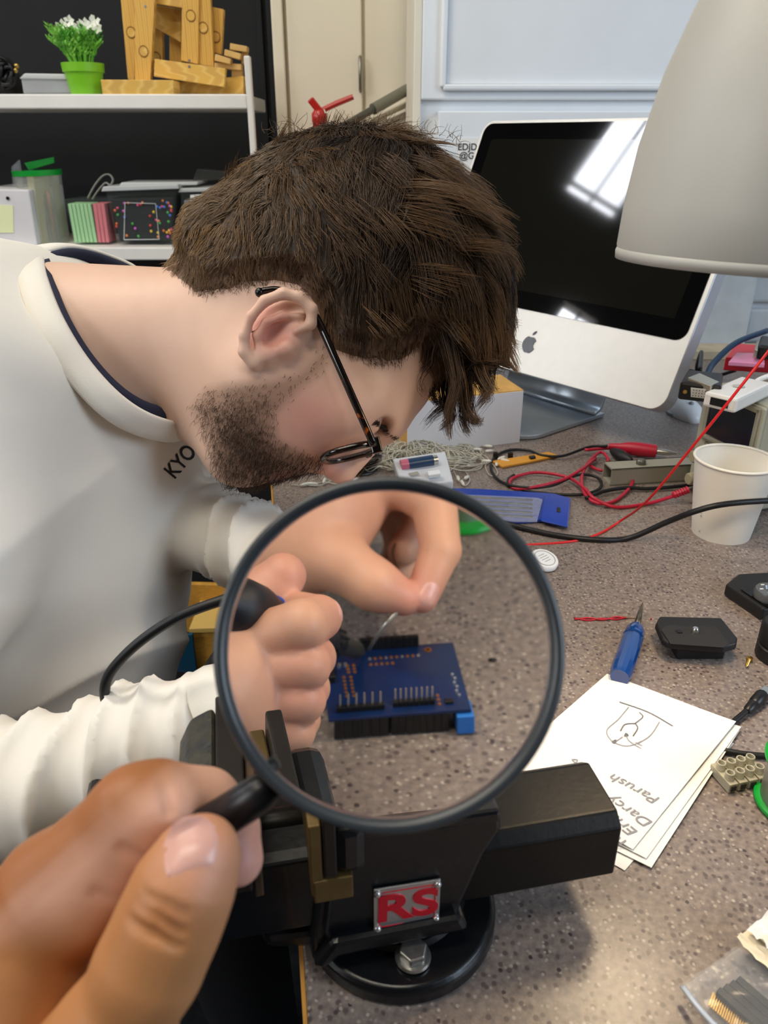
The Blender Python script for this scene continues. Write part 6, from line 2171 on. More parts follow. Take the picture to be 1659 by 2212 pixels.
nail(W(lc(913, 1284, 0.610)) + (CX * 0.45 - CD * 0.85 - CY * 0.1).normalized() * 0.0083, nl, CX * 0.45 - CD * 0.85, 0.0048, 0.0062, per, M_nail, bvh_body)
nr = W(lc(655, 1322, 0.512)) - W(lc(690, 1335, 0.497))
nail(W(lc(690, 1330, 0.500)) + (CX * 0.9 - CD * 0.2 - CY * 0.3).normalized() * 0.0090, CY * -0.8 + CD * 0.6, CX * 0.9 - CD * 0.2 - CY * 0.3, 0.0042, 0.0056, per, M_nail, bvh_body)

# ---------------------------------------------------------------- hair
G = Field((-0.21, -0.345, 0.53), (0.125, -0.03, 0.75), 0.0022)
G.ell(pc(745, 560, ZM), (0.090, 0.088, 0.083), None, 0.03)
G.ell(pc(850, 605, ZM), (0.080, 0.104, 0.085), np.array([[0.94, -0.34, 0.0], [0.34, 0.94, 0.0], [0.0, 0.0, 1.0]]), 0.04)
G.ell(pc(975, 700, ZM), (0.041, 0.058, 0.066), np.array([[0.9, 0.3, 0.0], [-0.3, 0.9, 0.0], [0.0, 0.0, 1.0]]), 0.04)
G.cone(pc(605, 525, ZM), pc(440, 595, ZM + 0.01), 0.050, 0.054, 0.05)
gx, gy, gz = G.coords()
Zr = ZM + 0.008 - np.abs(gz - ZM - 0.008)
PXg = (gx / Zr * FPX + 829.5) + 0 * gy
PYg = (gy / Zr * FPX + 1106) + 0 * gx
shp = G.d.shape
pd = poly_dist(np.broadcast_to(PXg, shp).ravel().astype(np.float32), np.broadcast_to(PYg, shp).ravel().astype(np.float32), HAIRP).reshape(shp)
# resample the head field on the hair grid
idx3 = [np.clip(((G.lo[i] + G.h * np.arange(G.n[i]) - H.lo[i]) / H.h).round().astype(int), 0, H.n[i] - 1) for i in range(3)]
hd_on = H.d[np.ix_(*idx3)]
thick = (pd + 6) * 0.00016 + 0.0000030 * np.maximum(pd - 20, 0) ** 2
thick = np.clip(thick, -0.02, 0.075)
G.d = np.maximum(np.minimum(G.d, hd_on - 0.011), hd_on - thick).astype(np.float32)
gv, gf = G.mesh()
gp, gyy = mirror_px(gv)
pdv = poly_dist(gp, gyy, HAIRP)
capw = np.clip(pdv / 60, 0, 1)[:, None]
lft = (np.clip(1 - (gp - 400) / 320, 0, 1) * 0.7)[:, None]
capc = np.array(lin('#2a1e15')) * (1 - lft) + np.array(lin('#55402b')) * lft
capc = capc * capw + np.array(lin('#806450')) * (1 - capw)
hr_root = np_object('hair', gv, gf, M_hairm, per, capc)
# strands over the cap
nrs = np.random.RandomState(21)
keep = np.where((pdv > 2) & (gv[:, 2] < ZM + 0.06))[0]
NS = 22000
rid = nrs.choice(keep, NS)
p = gv[rid] + nrs.normal(size=(NS, 3)) * 0.001
whorl = pc(770, 300, ZM + 0.02)
clump_c = p[nrs.choice(NS, 420)]
dcl = np.linalg.norm(p[:, None, :] - clump_c[None, :, :], axis=2)
cid = dcl.argmin(1)
crnd = nrs.normal(size=(420, 3))
top_w = np.clip((pdv[rid] - 40) / 200, 0, 1)
fwd_w = np.clip((gp[rid] - 640) / 250, 0, 1)
Lr = (0.007 + 0.036 * top_w * (0.45 + 0.55 * fwd_w)) * nrs.uniform(0.7, 1.2, NS)
S = 7
paths = np.zeros((NS, S, 3))
paths[:, 0] = p
grav = np.array([0.12, 1.0, 0.0])
for s in range(1, S):
    q = paths[:, s - 1]
    n = G.grad(q)
    d = q - whorl
    d = d / (np.linalg.norm(d, axis=1, keepdims=True) + 1e-9)
    fl_dir = d * 0.7 + grav * 0.8 * (0.4 + fwd_w[:, None]) + crnd[cid] * 0.55 * (0.3 + top_w[:, None]) + nrs.normal(size=(NS, 3)) * 0.10
    t = fl_dir - n * np.sum(fl_dir * n, 1, keepdims=True)
    t /= np.linalg.norm(t, axis=1, keepdims=True) + 1e-9
    lift = (0.40 * (1 - s / S) - 0.05 + 0.20 * np.maximum(0, crnd[cid][:, :1]))
    dist = G.sample(q)
    nxt = q + (t + n * lift) * (Lr / (S - 1))[:, None]
    nd = G.sample(nxt)
    g2 = G.grad(nxt)
    nxt = nxt + g2 * np.maximum(0.0012 - nd, 0)[:, None]
    paths[:, s] = nxt
cA, cB, cC = np.array(lin('#735639')), np.array(lin('#2b1e15')), np.array(lin('#957650'))
u1 = np.clip(0.35 + 0.30 * crnd[cid][:, 0] + nrs.normal(size=NS) * 0.18, 0, 1)[:, None]
colr = cB * (1 - u1) + cA * u1
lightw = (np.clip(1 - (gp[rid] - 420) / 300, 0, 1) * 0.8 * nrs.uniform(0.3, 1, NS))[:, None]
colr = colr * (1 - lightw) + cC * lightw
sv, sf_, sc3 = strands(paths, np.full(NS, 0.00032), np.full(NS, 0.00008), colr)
# fringe: curly locks hanging from the front
locks = []
FR = [((1000, 640), (1075, 760), (1090, 830)), ((1020, 600), (1088, 700), (1108, 715)), ((1010, 660), (1075, 800), (1060, 850)), ((990, 690), (1060, 830), (1030, 905)), ((970, 700), (1040, 850), (1000, 940)), ((960, 700), (1010, 860), (960, 955)),
      ((950, 720), (975, 860), (935, 930)), ((930, 720), (945, 830), (930, 890)), ((1000, 700), (1058, 850), (1060, 880)), ((985, 720), (1030, 880), (985, 950)), ((1010, 690), (1070, 770), (1100, 775)), ((1005, 640), (1065, 700), (1105, 690)),
      ((940, 730), (925, 790), (915, 850)), ((975, 740), (1010, 900), (1025, 925)), ((965, 740), (985, 890), (950, 945)), ((1000, 560), (1060, 620), (1085, 640)), ((990, 520), (1050, 590), (1075, 600)), ((1015, 650), (1085, 740), (1110, 740))]
for li, (a, b, c) in enumerate(FR):
    n_l = 110
    z0 = ZM + nrs.uniform(-0.045, 0.02)
    ph = nrs.uniform(0, 6.28)
    for k in range(n_l):
        dz = nrs.normal() * 0.008
        off = nrs.normal(size=2) * 9
        t = np.linspace(0, 1, 10)
        x = (1 - t) ** 2 * (a[0] + off[0]) + 2 * t * (1 - t) * (b[0] + off[0] * 0.8) + t ** 2 * (c[0] + off[0] * 0.5)
        y = (1 - t) ** 2 * (a[1] + off[1]) + 2 * t * (1 - t) * (b[1] + off[1] * 0.8) + t ** 2 * (c[1] + off[1] * 0.5)
        cl = t ** 2 * 19
        x = x + cl * np.sin(10 * t + ph) + 16 * t ** 4 * np.sin(ph * 3)
        y = y + cl * 0.9 * np.cos(10 * t + ph) - cl * 0.5
        z = z0 + dz * (1 - 0.4 * t) + 0.006 * np.sin(4 * t + ph)
        q = np.stack([(x - 829.5) / FPX * z, (y - 1106) / FPX * z, z], 1)
        keepn = nrs.uniform(0.75, 1.0)
        ts = np.linspace(0, keepn, 9)
        q = np.stack([np.interp(ts, t, q[:, i]) for i in range(3)], 1)
        locks.append(q)
locks = np.array(locks)
NL = len(locks)
u2 = np.clip(0.25 + nrs.normal(size=NL) * 0.22, 0, 1)[:, None]
lv2, lf2, lc2 = strands(locks, np.full(NL, 0.00034), np.full(NL, 0.00009), cB * (1 - u2) + cA * u2)
# stray hairs standing off the crown
stray = []
for k in range(130):
    x, y = nrs.uniform(560, 1000), nrs.uniform(265, 330)
    y = 262 + ((x - 740) / 300) ** 2 * 55 + nrs.uniform(0, 14) if k > 45 else nrs.uniform(270, 310)
    x = x if k > 45 else 790 + nrs.normal() * 22
    z = ZM + nrs.uniform(-0.04, 0.03)
    l = nrs.uniform(15, 45) if k > 45 else nrs.uniform(30, 62)
    a = nrs.uniform(-0.9, 1.2)
    bend = nrs.uniform(-1.8, 1.8)
    q = []
    for t in np.linspace(0, 1, 9):
        aa = a + bend * t
        q.append((x, y))
        x += math.sin(aa) * l / 8
        y -= math.cos(aa) * l / 8 * 0.9
    stray.append([pc(xx, yy, z) for xx, yy in q])
stray = np.array(stray)
NT = len(stray)
u3 = nrs.uniform(0, 1, NT)[:, None]
tv, tf, tc3 = strands(stray, np.full(NT, 0.00028), np.full(NT, 0.00010), cB * (1 - u3) + cA * u3)
V = np.concatenate([sv, lv2, tv])
F_ = np.concatenate([sf_, lf2 + len(sv), tf + len(sv) + len(lv2)])
ho = np_object('hair_strands', V, F_, M_hairm, hr_root, np.concatenate([sc3, lc2, tc3]))
ho['kind'] = 'stuff'
# beard and short stubble
hpx, hpy = mirror_px(hv)
hn = H.grad(hv)
db = poly_dist(hpx, hpy, BEARD)
dens = np.clip(db / 85 + 0.12, 0, 1) * (0.35 + 0.65 * np.clip((hpy - 820) / 120, 0, 1)) * np.clip(1.6 - np.hypot(hpx - 660, hpy - 890) / 1e9, 0, 1)
dens += np.clip(poly_dist(hpx, hpy, [(345, 540), (440, 640), (530, 625), (620, 600), (700, 640), (715, 745), (800, 790), (870, 785), (880, 740), (500, 560)]) / 20 + 0.2, 0, 0.8)
dens *= (hv[:, 2] < ZM + 0.05)
pr_ = dens / dens.sum()
NB = 9000
bi = nrs.choice(len(hv), NB, p=pr_)
bp0 = hv[bi] + nrs.normal(size=(NB, 3)) * 0.0009
bn = hn[bi]
lowdir = np.array([-0.25, 0.85, -0.1])
isb = db[bi] > -15
dirb = np.where(isb[:, None], lowdir, np.array([0.35, 0.9, 0.0]))
tb3 = dirb - bn * np.sum(dirb * bn, 1, keepdims=True)
tb3 /= np.linalg.norm(tb3, axis=1, keepdims=True) + 1e-9
tb3 = tb3 + nrs.normal(size=(NB, 3)) * 0.35
Lb = nrs.uniform(0.0022, 0.0055, NB) * np.where(isb, 0.6 + 0.7 * np.clip((hpy[bi] - 850) / 150, 0, 1), 0.8)
bpaths = np.stack([bp0 - bn * 0.0003, bp0 + (tb3 * 0.6 + bn * 0.55) * Lb[:, None] * 0.5, bp0 + (tb3 * 1.0 + bn * 0.55) * Lb[:, None]], 1)
ub = np.clip(0.4 + nrs.normal(size=NB) * 0.25, 0, 1)[:, None]
bv, bf, bcx = strands(bpaths, np.full(NB, 0.00020), np.full(NB, 0.00007), cB * (1 - ub) + np.array(lin('#5d422c')) * ub)
bo_ = np_object('beard', bv, bf, M_hairm, per, bcx)
bo_['kind'] = 'stuff'
# eyebrow
NE = 420
te = nrs.uniform(0, 1, NE)
ex, ey = 795 + 62 * te + nrs.normal(size=NE) * 2, 902 + 40 * te + nrs.normal(size=NE) * 2.5
ez = ZM - 0.052 + 0.044 * te
e0_ = np.stack([(ex - 829.5) / FPX * ez, (ey - 1106) / FPX * ez, ez], 1)
gE = H.grad(e0_)
e0_ = e0_ - gE * (H.sample(e0_))[:, None]
ed_ = np.array([-0.55, -0.25, -0.4]) + nrs.normal(size=(NE, 3)) * 0.25
ep_ = np.stack([e0_, e0_ + (ed_ + gE * 0.5) * 0.003, e0_ + (ed_ + gE * 0.3) * 0.006], 1)
ev_, ef_, _ = strands(ep_, np.full(NE, 0.00022), np.full(NE, 0.00008), None)
eb = np_object('eyebrow', ev_, ef_, M_hairm, per, np.tile(cB * 1.2, (len(ev_), 1)))
eb['kind'] = 'stuff'

# ---------------------------------------------------------------- sweatshirt
Sw = Field((-0.56, -0.27, 0.36), (0.02, 0.50, 1.06), 0.0038)
Sw.cone(pc(130, 932, 0.745), pc(88, 1430, 0.77), 0.142, 0.135, 0.03, zs=1.18)        # torso
Sw.cone(pc(140, 720, 0.72), pc(60, 900, 0.75), 0.070, 0.10, 0.08, zs=1.3)           # upper back and chest
Sw.cone(pc(-30, 720, 0.66), pc(60, 720, 0.86), 0.055, 0.055, 0.05)                   # shoulder line
Sw.chain([pc(-60, 730, 0.60), pc(-170, 1200, 0.555), pc(-330, 1790, 0.50)], [0.075, 0.066, 0.055], 0.05)   # near upper arm
Sw.chain([pc(-330, 1790, 0.50), pc(60, 1712, 0.487), pc(300, 1612, 0.482), pc(510, 1525, 0.486)], [0.052, 0.040, 0.032, 0.0275], 0.03)   # near forearm
Sw.chain([pc(180, 740, 0.90), pc(300, 1060, 0.84), pc(440, 1140, 0.735), pc(560, 1190, 0.675), pc(668, 1250, 0.640)], [0.065, 0.055, 0.042, 0.037, 0.0285], 0.010)   # far arm
Sw.cone(pc(30, 1480, 0.78), pc(60, 1500, 0.78), 0.125, 0.125, 0.03, zs=1.15)         # hem
cp = [(96, 548, 0.690), (104, 600, 0.622), (140, 690, 0.588), (200, 785, 0.585), (275, 862, 0.592), (350, 902, 0.615), (425, 912, 0.655), (445, 870, 0.705), (425, 780, 0.745), (380, 680, 0.770), (310, 590, 0.780), (235, 553, 0.765), (160, 536, 0.730)]
cpc = np.array([pc(*q) for q in cp])
cp0 = cpc.mean(0)
cpn = np.linalg.svd(cpc - cp0)[2][2]
if cpn[0] < 0:
    cpn = -cpn
cxg, cyg, czg = Sw.coords()
pdst = (cxg - cp0[0]) * cpn[0] + (cyg - cp0[1]) * cpn[1] + (czg - cp0[2]) * cpn[2] + 0.006
rr_ = np.sqrt((cxg - cp0[0]) ** 2 + (cyg - cp0[1]) ** 2 + (czg - cp0[2]) ** 2)
cutd = np.maximum(-pdst, rr_ - 0.19).astype(np.float32)     # only the neck side of the collar, near the neck
hh_ = np.maximum(0.02 - np.abs(-Sw.d - cutd), 0) / 0.02
Sw.d = -(np.minimum(-Sw.d, cutd) - hh_ * hh_ * 0.02 * 0.25)
swv, swf = Sw.mesh()
swn = Sw.grad(swv)
spx, spy = swv[:, 0] / swv[:, 2] * FPX + 829.5, swv[:, 1] / swv[:, 2] * FPX + 1106
disp = np.zeros(len(swv))
# folds bunching along the near forearm
fa, fb = pc(-100, 1745, 0.495), pc(440, 1560, 0.482)
ax_ = (fb - fa) / np.linalg.norm(fb - fa)
tt = (swv - fa) @ ax_
near_arm = np.clip((0.565 - swv[:, 2]) / 0.03, 0, 1) * np.clip((spy - 1380) / 100, 0, 1)
wob = 0.010 * vnoise(swv, 38, 2)
ph1 = (tt + 0.30 * (swv[:, 1] - fa[1])) * 2 * math.pi / 0.052 + 2.6 * vnoise(swv, 24, 2)
disp += near_arm * (0.0090 * ((1 - np.abs(np.sin(ph1))) ** 1.6 - 0.35) * (0.75 + 0.6 * vnoise(swv, 30, 4)) + 0.0035 * vnoise(swv, 85, 3))
# folds of the far sleeve
ga, gb2 = pc(440, 1140, 0.735), pc(668, 1250, 0.640)
ax2 = (gb2 - ga) / np.linalg.norm(gb2 - ga)
t2 = (swv - ga) @ ax2
far_arm = np.clip((spx - 420) / 40, 0, 1) * np.clip((1300 - spy) / 60, 0, 1) * np.clip((spy - 1000) / 40, 0, 1)
ph2 = (t2 - 0.35 * (swv[:, 1] - ga[1])) * 2 * math.pi / 0.060 + 2.4 * vnoise(swv, 22, 6)
disp += far_arm * (0.0110 * ((1 - np.abs(np.sin(ph2))) ** 1.6 - 0.35) * (0.8 + 0.6 * vnoise(swv, 30, 12)) + 0.003 * vnoise(swv, 80, 5))
# broad drape on the torso: diagonal folds from the collar and at the hem
tor = (1 - near_arm) * (1 - far_arm)
disp += tor * (0.0075 * ((1 - np.abs(np.sin((spx * 0.35 + spy * 0.8 + 150 * vnoise(swv, 9, 7)) / 150))) ** 1.8 - 0.3) * np.clip((spy - 900) / 160, 0, 1))
disp += tor * 0.014 * ((1 - np.abs(np.sin((spy + spx * 0.45 + 60 * vnoise(swv, 10, 9)) / 70))) ** 1.5 - 0.3) * np.clip((spy - 1280) / 140, 0, 1)
disp += tor * 0.004 * vnoise(swv, 26, 8)
swv = swv + swn * disp[:, None]
sweat = np_object('sweatshirt', swv, swf, M_cloth, per)
sweat['label'] = 'cream cotton sweatshirt'
# collar: ribbed band around the neck
cpw = [P(*q) for q in cp]
loop = smooth_path(cpw + [cpw[0]], 6)[:-1]
cc_ = sum(loop, Vector()) / len(loop)
nb_ = W(pc(560, 720, ZM)) - W(pc(150, 780, ZM + 0.05))
nb_.normalize()
cm = MB()
vs, fs = [], []
m_ = len(loop)
for i, p_ in enumerate(loop):
    d = (loop[(i + 1) % m_] - loop[i - 1]).normalized()
    out = (p_ - cc_)
    out = (out - d * out.dot(d)).normalized()
    ax3 = (-nb_ + out * 0.55).normalized()
    prof_ = [(0, 0), (0.002, 0.0025), (0.008, 0.0035), (0.016, 0.003), (0.024, 0.0015), (0.026, -0.002), (0.012, -0.002), (0.002, -0.002)]
    o2 = d.cross(ax3).normalized()
    if o2.dot(out) < 0:
        o2 = -o2
    for (al, ou) in prof_:
        vs.append(p_ + ax3 * al + o2 * ou)
k_n = 8
for i in range(m_):
    j = (i + 1) % m_
    for k in range(k_n):
        fs.append((i * k_n + k, i * k_n + (k + 1) % k_n, j * k_n + (k + 1) % k_n, j * k_n + k))
cm.add(vs, fs).build('collar', M_rib, sweat, smooth=True)
# navy undershirt neckline just inside
inn = [cc_ + (p_ - cc_) * 0.93 - nb_ * 0.006 for p_ in loop]
MB().tube(inn, 0.006, 8, closed=True).build('undershirt_neckline', M_navy, per, smooth=True)
# cuffs
def cuff(a, b, r0, r1, name='cuff'):
    a, b = W(a), W(b)
    d = (b - a)
    MB().lathe([(r0 * 0.9, -0.002), (r0, 0.002), (r0 * 1.03, d.length * 0.5), (r1, d.length - 0.002), (r1 * 0.93, d.length), (r1 * 0.85, d.length - 0.004)], a, d, n=40, cap0=False, cap1=False).build(name, M_rib, sweat, smooth=True)
cuff(pc(640, 1236, 0.648), pc(690, 1262, 0.634), 0.0285, 0.027)
cuff(pc(445, 1556, 0.483), pc(525, 1516, 0.487), 0.0305, 0.0285)
# chest lettering pressed on to the cloth
bm = bmesh.new()
bm.from_mesh(sweat.data)
bvh_s = BVHTree.FromBMesh(bm)
bm.free()
def on_cloth(v):
    r = v - CAM
    h = bvh_s.ray_cast(CAM, r.normalized())
    if h[0] is None:
        return v
    return h[0] - r.normalized() * 0.0012
def px_text(body_, p0, p1, upv, size):
    a, b = P(*p0), P(*p1)
    text_mesh('chest_lettering', body_, size, (a + b) / 2, b - a, upv, mat('black_flock', '#1c1d22', 0.8), sweat, bold=0.0003, project=on_cloth, width=0.8)
px_text('KYO', (372, 1020, 0.66), (410, 975, 0.66), -CX * 0.45 - CY * 0.9, 0.0185)

# ---------------------------------------------------------------- trousers
def w2c(x, y, z):
    d = Vector((x, y, z)) - CAM
    return np.array([d.dot(CX), d.dot(CY), d.dot(CD)])
Tr = Field((-0.62, 0.10, 0.4), (0.12, 1.0, 1.5), 0.009)
Tr.chain([pc(0, 1620, 0.80), pc(420, 1720, 0.80), w2c(-0.16, 0.60, 0.08)], [0.105, 0.075, 0.050], 0.03)
Tr.chain([pc(0, 1560, 0.95), pc(430, 1600, 0.97), w2c(-0.18, 0.84, 0.08)], [0.105, 0.075, 0.050], 0.03)
tvx, tfx = Tr.mesh()
tr_o = np_object('trousers', tvx, tfx, mat('dark_trousers', '#17181c', 0.85, bump=0.2), per)
for (sx, sy) in ((-0.16, 0.60), (-0.18, 0.84)):
    MB().sphere((sx + 0.06, sy, 0.035), 0.05, 20, rad=(0.13, 0.048, 0.045)).build('shoe', mat('dark_shoe', '#1d1d20', 0.5), per, smooth=True)

# ================================================================== eyeglasses
M_tort = ramp_mat('tortoiseshell', [(0.45, '#0d0807'), (0.62, '#1c0d08'), (0.70, '#8a3f10'), (0.75, '#c0661c')], 130, 'noise', rough=0.16, spec=0.7)
gl = thing('eyeglasses', 'tortoiseshell eyeglasses worn by the bent person', 'glasses', W(pc(800, 960, 0.575)))
ZG = 0.568
tpts = [P(560, 632, ZG - 0.004), P(600, 628, ZG - 0.002), P(650, 645, ZG - 0.002), P(684, 688, ZG - 0.004), P(720, 765, ZG - 0.007), P(760, 855, ZG - 0.008), P(800, 945, ZG - 0.006), P(806, 962, ZG - 0.003)]
MB().tube(smooth_path(tpts, 6), 0.0021, 8, flat=1.5).build('temple', M_tort, gl, smooth=True)
MB().sphere(P(561, 632, ZG - 0.004), 0.0036, 12).build('temple_tip', M_logo, gl, smooth=True)
off = CD * 0.142
MB().tube(smooth_path([p_ + off for p_ in tpts], 6), 0.0021, 8, flat=1.5).build('temple', M_tort, gl, smooth=True)
La = (P(692, 994, 0.60) - P(818, 962, 0.60))
La.normalize()                                # from brow side to cheek side
Lw = (CD * 0.985 + CY * 0.06 + CX * 0.03).normalized()
def lens_rim(cpx):
    pts = []
    for k in range(40):
        a = 2 * math.pi * k / 40
        ca, sa = math.cos(a), math.sin(a)
        e = 0.75
        x = math.copysign(abs(ca) ** e, ca) * 0.0215
        y = math.copysign(abs(sa) ** e, sa) * 0.0250
        pts.append(cpx + La * x + Lw * y)
    return pts
for k, zc in enumerate((0.598, 0.662)):
    base_ = P(757, 978, 0.598) if k == 0 else P(757, 978, 0.598) + Lw * 0.064
    pts = lens_rim(base_)
    MB().tube(pts, 0.0027, 8, closed=True).build('rim', M_tort, gl, smooth=True)
    MB().add([p_ for p_ in pts] + [base_], [(i, (i + 1) % 40, 40) for i in range(40)]).build('lens', mat('clear_lens', '#ffffff', 0.03, alpha=0.22, spec=0.6), gl, smooth=True)
b0_ = P(757, 978, 0.598) + Lw * 0.026 - La * 0.010
b1_ = P(757, 978, 0.598) + Lw * 0.038 - La * 0.010
MB().tube(smooth_path([b0_, (b0_ + b1_) / 2 + CX * 0.002 - La * 0.002, b1_], 5), 0.0022, 8).build('bridge', M_tort, gl, smooth=True)
MB().box(P(812, 962, 0.575), (0.008, 0.006, 0.012), (La, Lw, La.cross(Lw))).build('hinge', M_tort, gl, bevel=0.001)

# ================================================================== soldering iron
tipw = LT(789, 1411, ZB + 0.001)
endw = L(494, 1306, 0.474)
iron = thing('soldering_iron', 'black soldering iron with a blue band held in the right hand', 'soldering iron', tipw)
di = (endw - tipw)
Li = di.length
di.normalize()
M_grip = mat('black_iron_grip', '#1b1a20', 0.5)
MB().lathe([(0.0004, 0.0), (0.0016, 0.010), (0.0022, 0.014), (0.0026, 0.016)], tipw, di, n=14).build('tip', mat('dull_steel', '#7c7a74'), iron, smooth=True)
MB().lathe([(0.0024, 0.006), (0.0042, 0.012), (0.0046, 0.030), (0.0050, 0.040)], tipw, di, n=20).build('barrel', mat('dark_barrel', '#45443f', 0.45, 0.6), iron, autosmooth=40)
MB().lathe([(0.0058, 0.038), (0.0068, 0.040), (0.0068, 0.048), (0.0060, 0.050)], tipw, di, n=18).build('collar_nut', M_bplast, iron, autosmooth=30)
for k in range(12):
    a = 2 * math.pi * k / 12
    d_, s_, u_ = frame(di)
    MB().box(tipw + di * 0.044 + s_ * math.cos(a) * 0.0069 + u_ * math.sin(a) * 0.0069, (0.009, 0.0012, 0.0012), (di, s_, u_)).build('collar_ridge', M_bplast, iron)
MB().lathe([(0.0060, 0.048), (0.0072, 0.054), (0.0080, Li * 0.62), (0.0095, Li * 0.70)], tipw, di, n=24).build('grip', M_grip, iron, smooth=True)
MB().lathe([(0.0092, Li * 0.695), (0.0100, Li * 0.70), (0.0108, Li * 0.735), (0.0100, Li * 0.74)], tipw, di, n=24).build('blue_band', mat('blue_band', '#2b49b8', 0.35), iron, autosmooth=40)
MB().lathe([(0.0100, Li * 0.738), (0.0125, Li * 0.83), (0.0130, Li * 0.92), (0.0110, Li * 0.985), (0.0050, Li * 1.0), (0.0045, Li * 1.06)], tipw, di, n=28).build('handle', M_grip, iron, smooth=True)
ce_ = tipw + di * Li * 1.05
cord = [ce_, P(540, 1283, 0.462), P(470, 1300, 0.455), P(380, 1335, 0.455), P(300, 1388, 0.458), P(243, 1446, 0.462), P(226, 1492, 0.466), P(238, 1532, 0.474), P(275, 1556, 0.490), P(330, 1568, 0.515), P(390, 1530, 0.56), P(425, 1480, 0.60), P(462, 1420, 0.63), P(520, 1350, 0.68), P(560, 1330, 0.72), P(575, 1380, 0.76), P(575, 1500, 0.80)]
MB().tube(smooth_path(cord, 8), 0.0032, 10).build('cord', M_cable, iron, smooth=True)

# solder wire in the left hand
sw_ = [LT(795, 1406, ZB + 0.002), L(810, 1382, 0.606), L(832, 1350, 0.602), L(855, 1325, 0.603), L(874, 1306, 0.605)]
so_ = thing('solder_wire', 'thin silver solder wire pinched in the left hand', 'solder', sw_[0])
MB().tube(smooth_path(sw_, 6), 0.0009, 8).build('wire', mat('bright_solder', '#cfccc4', 0.25, 0.9), so_, smooth=True)
MB().tube(smooth_path([L(874, 1306, 0.605), L(872, 1285, 0.602), L(862, 1240, 0.625), L(848, 1200, 0.640), L(852, 1180, 0.648), L(866, 1170, 0.655)], 6), 0.0006, 6).build('wire_tail', mat('dark_wire', '#5b3a28', 0.4), so_, smooth=True)

# ================================================================== magnifying glass
lcw = P(LENS_C[0], LENS_C[1], LENS_Z)
la = (CAM - lcw).normalized()                # lens axis toward the camera
_, ls_, lu_ = frame(la)
RO = 375 / FPX * LENS_Z
RI = RO * 0.942
mg = thing('magnifying_glass', 'round magnifying glass with a black rim held over the bench', 'magnifying glass', lcw)
M_lens = bpy.data.materials.new('lens_glass')
M_lens.use_nodes = True
nt = M_lens.node_tree
nt.nodes.remove(nt.nodes['Principled BSDF'])
gls = nt.nodes.new('ShaderNodeBsdfGlass')
gls.inputs['IOR'].default_value = 1.5
gls.inputs['Roughness'].default_value = 0.0
gls.inputs['Color'].default_value = (0.97, 0.98, 0.985, 1)
nt.links.new(gls.outputs[0], nt.nodes['Material Output'].inputs['Surface'])
Rcv = 2 * 0.5 * LENS_F
NR, NA = 40, 128
vs, fs = [], []
et = 0.0008
def sag(r):
    return (math.sqrt(Rcv * Rcv - r * r) - math.sqrt(Rcv * Rcv - RI * RI)) + et
for side in (1, -1):
    vs.append(lcw + la * sag(0) * side)
    for i in range(1, NR + 1):
        r = RI * i / NR
        for k in range(NA):
            a = 2 * math.pi * k / NA
            vs.append(lcw + ls_ * (math.cos(a) * r) + lu_ * (math.sin(a) * r) + la * sag(r) * side)
n1 = 1 + NR * NA
for sd_i in (0, 1):
    o = sd_i * n1
    for k in range(NA):
        fs.append((o, o + 1 + k, o + 1 + (k + 1) % NA))
    for i in range(NR - 1):
        for k in range(NA):
            a = o + 1 + i * NA
            fs.append((a + k, a + NA + k, a + NA + (k + 1) % NA, a + (k + 1) % NA))
for k in range(NA):
    a, b = 1 + (NR - 1) * NA + k, 1 + (NR - 1) * NA + (k + 1) % NA
    fs.append((a, a + n1, b + n1, b))
lens = MB().add(vs, fs).build('lens', M_lens, mg, smooth=True)
lens.data.polygons.foreach_set('use_smooth', [len(pg.vertices) == 3 or abs(pg.normal.dot(la)) > 0.5 for pg in lens.data.polygons])
M_rim = mat('dark_rim_plastic', '#34383c', 0.32, spec=0.6, var=0.15, vscale=30)
MB().lathe([(RI * 0.995, -0.004), (RO * 0.985, -0.0045), (RO, -0.003), (RO, 0.003), (RO * 0.985, 0.0045), (RI * 0.995, 0.004), (RI * 0.985, 0.002), (RI * 0.985, -0.002), (RI * 0.995, -0.004)], lcw, la, n=128, cap0=False, cap1=False).build('rim', M_rim, mg, smooth=True)
# neck and handle running to the lower left
h0 = P(600, 1690, 0.2205)
h1 = P(455, 1782, 0.224)
h2 = h1 + (h1 - h0) * 4.2
hdir = (h1 - h0).normalized()
M_hand = mat('black_handle', '#17171a', 0.35)
MB().tube([h0 + hdir * 0.0, h0 + hdir * 0.006, h1], [0.0042, 0.0056, 0.0060], 16).build('neck', M_hand, mg, smooth=True)
MB().tube([h1, h1 + hdir * 0.004, h1 + (h2 - h1) * 0.3, h2], [0.0060, 0.0066, 0.0085, 0.0080], 16).build('handle', M_hand, mg, smooth=True)
MB().tube([P(604, 1640, 0.2203), P(568, 1664, 0.2204), P(548, 1640, 0.2206)], 0.0022, 8).build('rim_clamp', M_rim, mg, smooth=True)

# ================================================================== hand of the person holding the magnifier
F2 = Field((-0.165, 0.058, 0.165), (-0.022, 0.225, 0.300), 0.00085)
# back of the hand and index finger
F2.cone(pc(-420, 2560, 0.238), pc(-10, 2150, 0.236), 0.036, 0.030, 0.02)
F2.cone(pc(-10, 2150, 0.236), pc(130, 1930, 0.236), 0.028, 0.0185, 0.015)
F2.chain([pc(130, 1930, 0.232), pc(292, 1752, 0.228), pc(345, 1735, 0.232), pc(440, 1742, 0.240), pc(505, 1790, 0.246)], [0.0175, 0.0122, 0.0112, 0.0105, 0.0085], 0.006)
# inner side pad of the index finger
F2.cone(pc(200, 1960, 0.226), pc(345, 1775, 0.2245), 0.0105, 0.0072, 0.008)
F2.ell(pc(375, 1745, 0.2275), (0.0075, 0.0062, 0.006), None, 0.004)
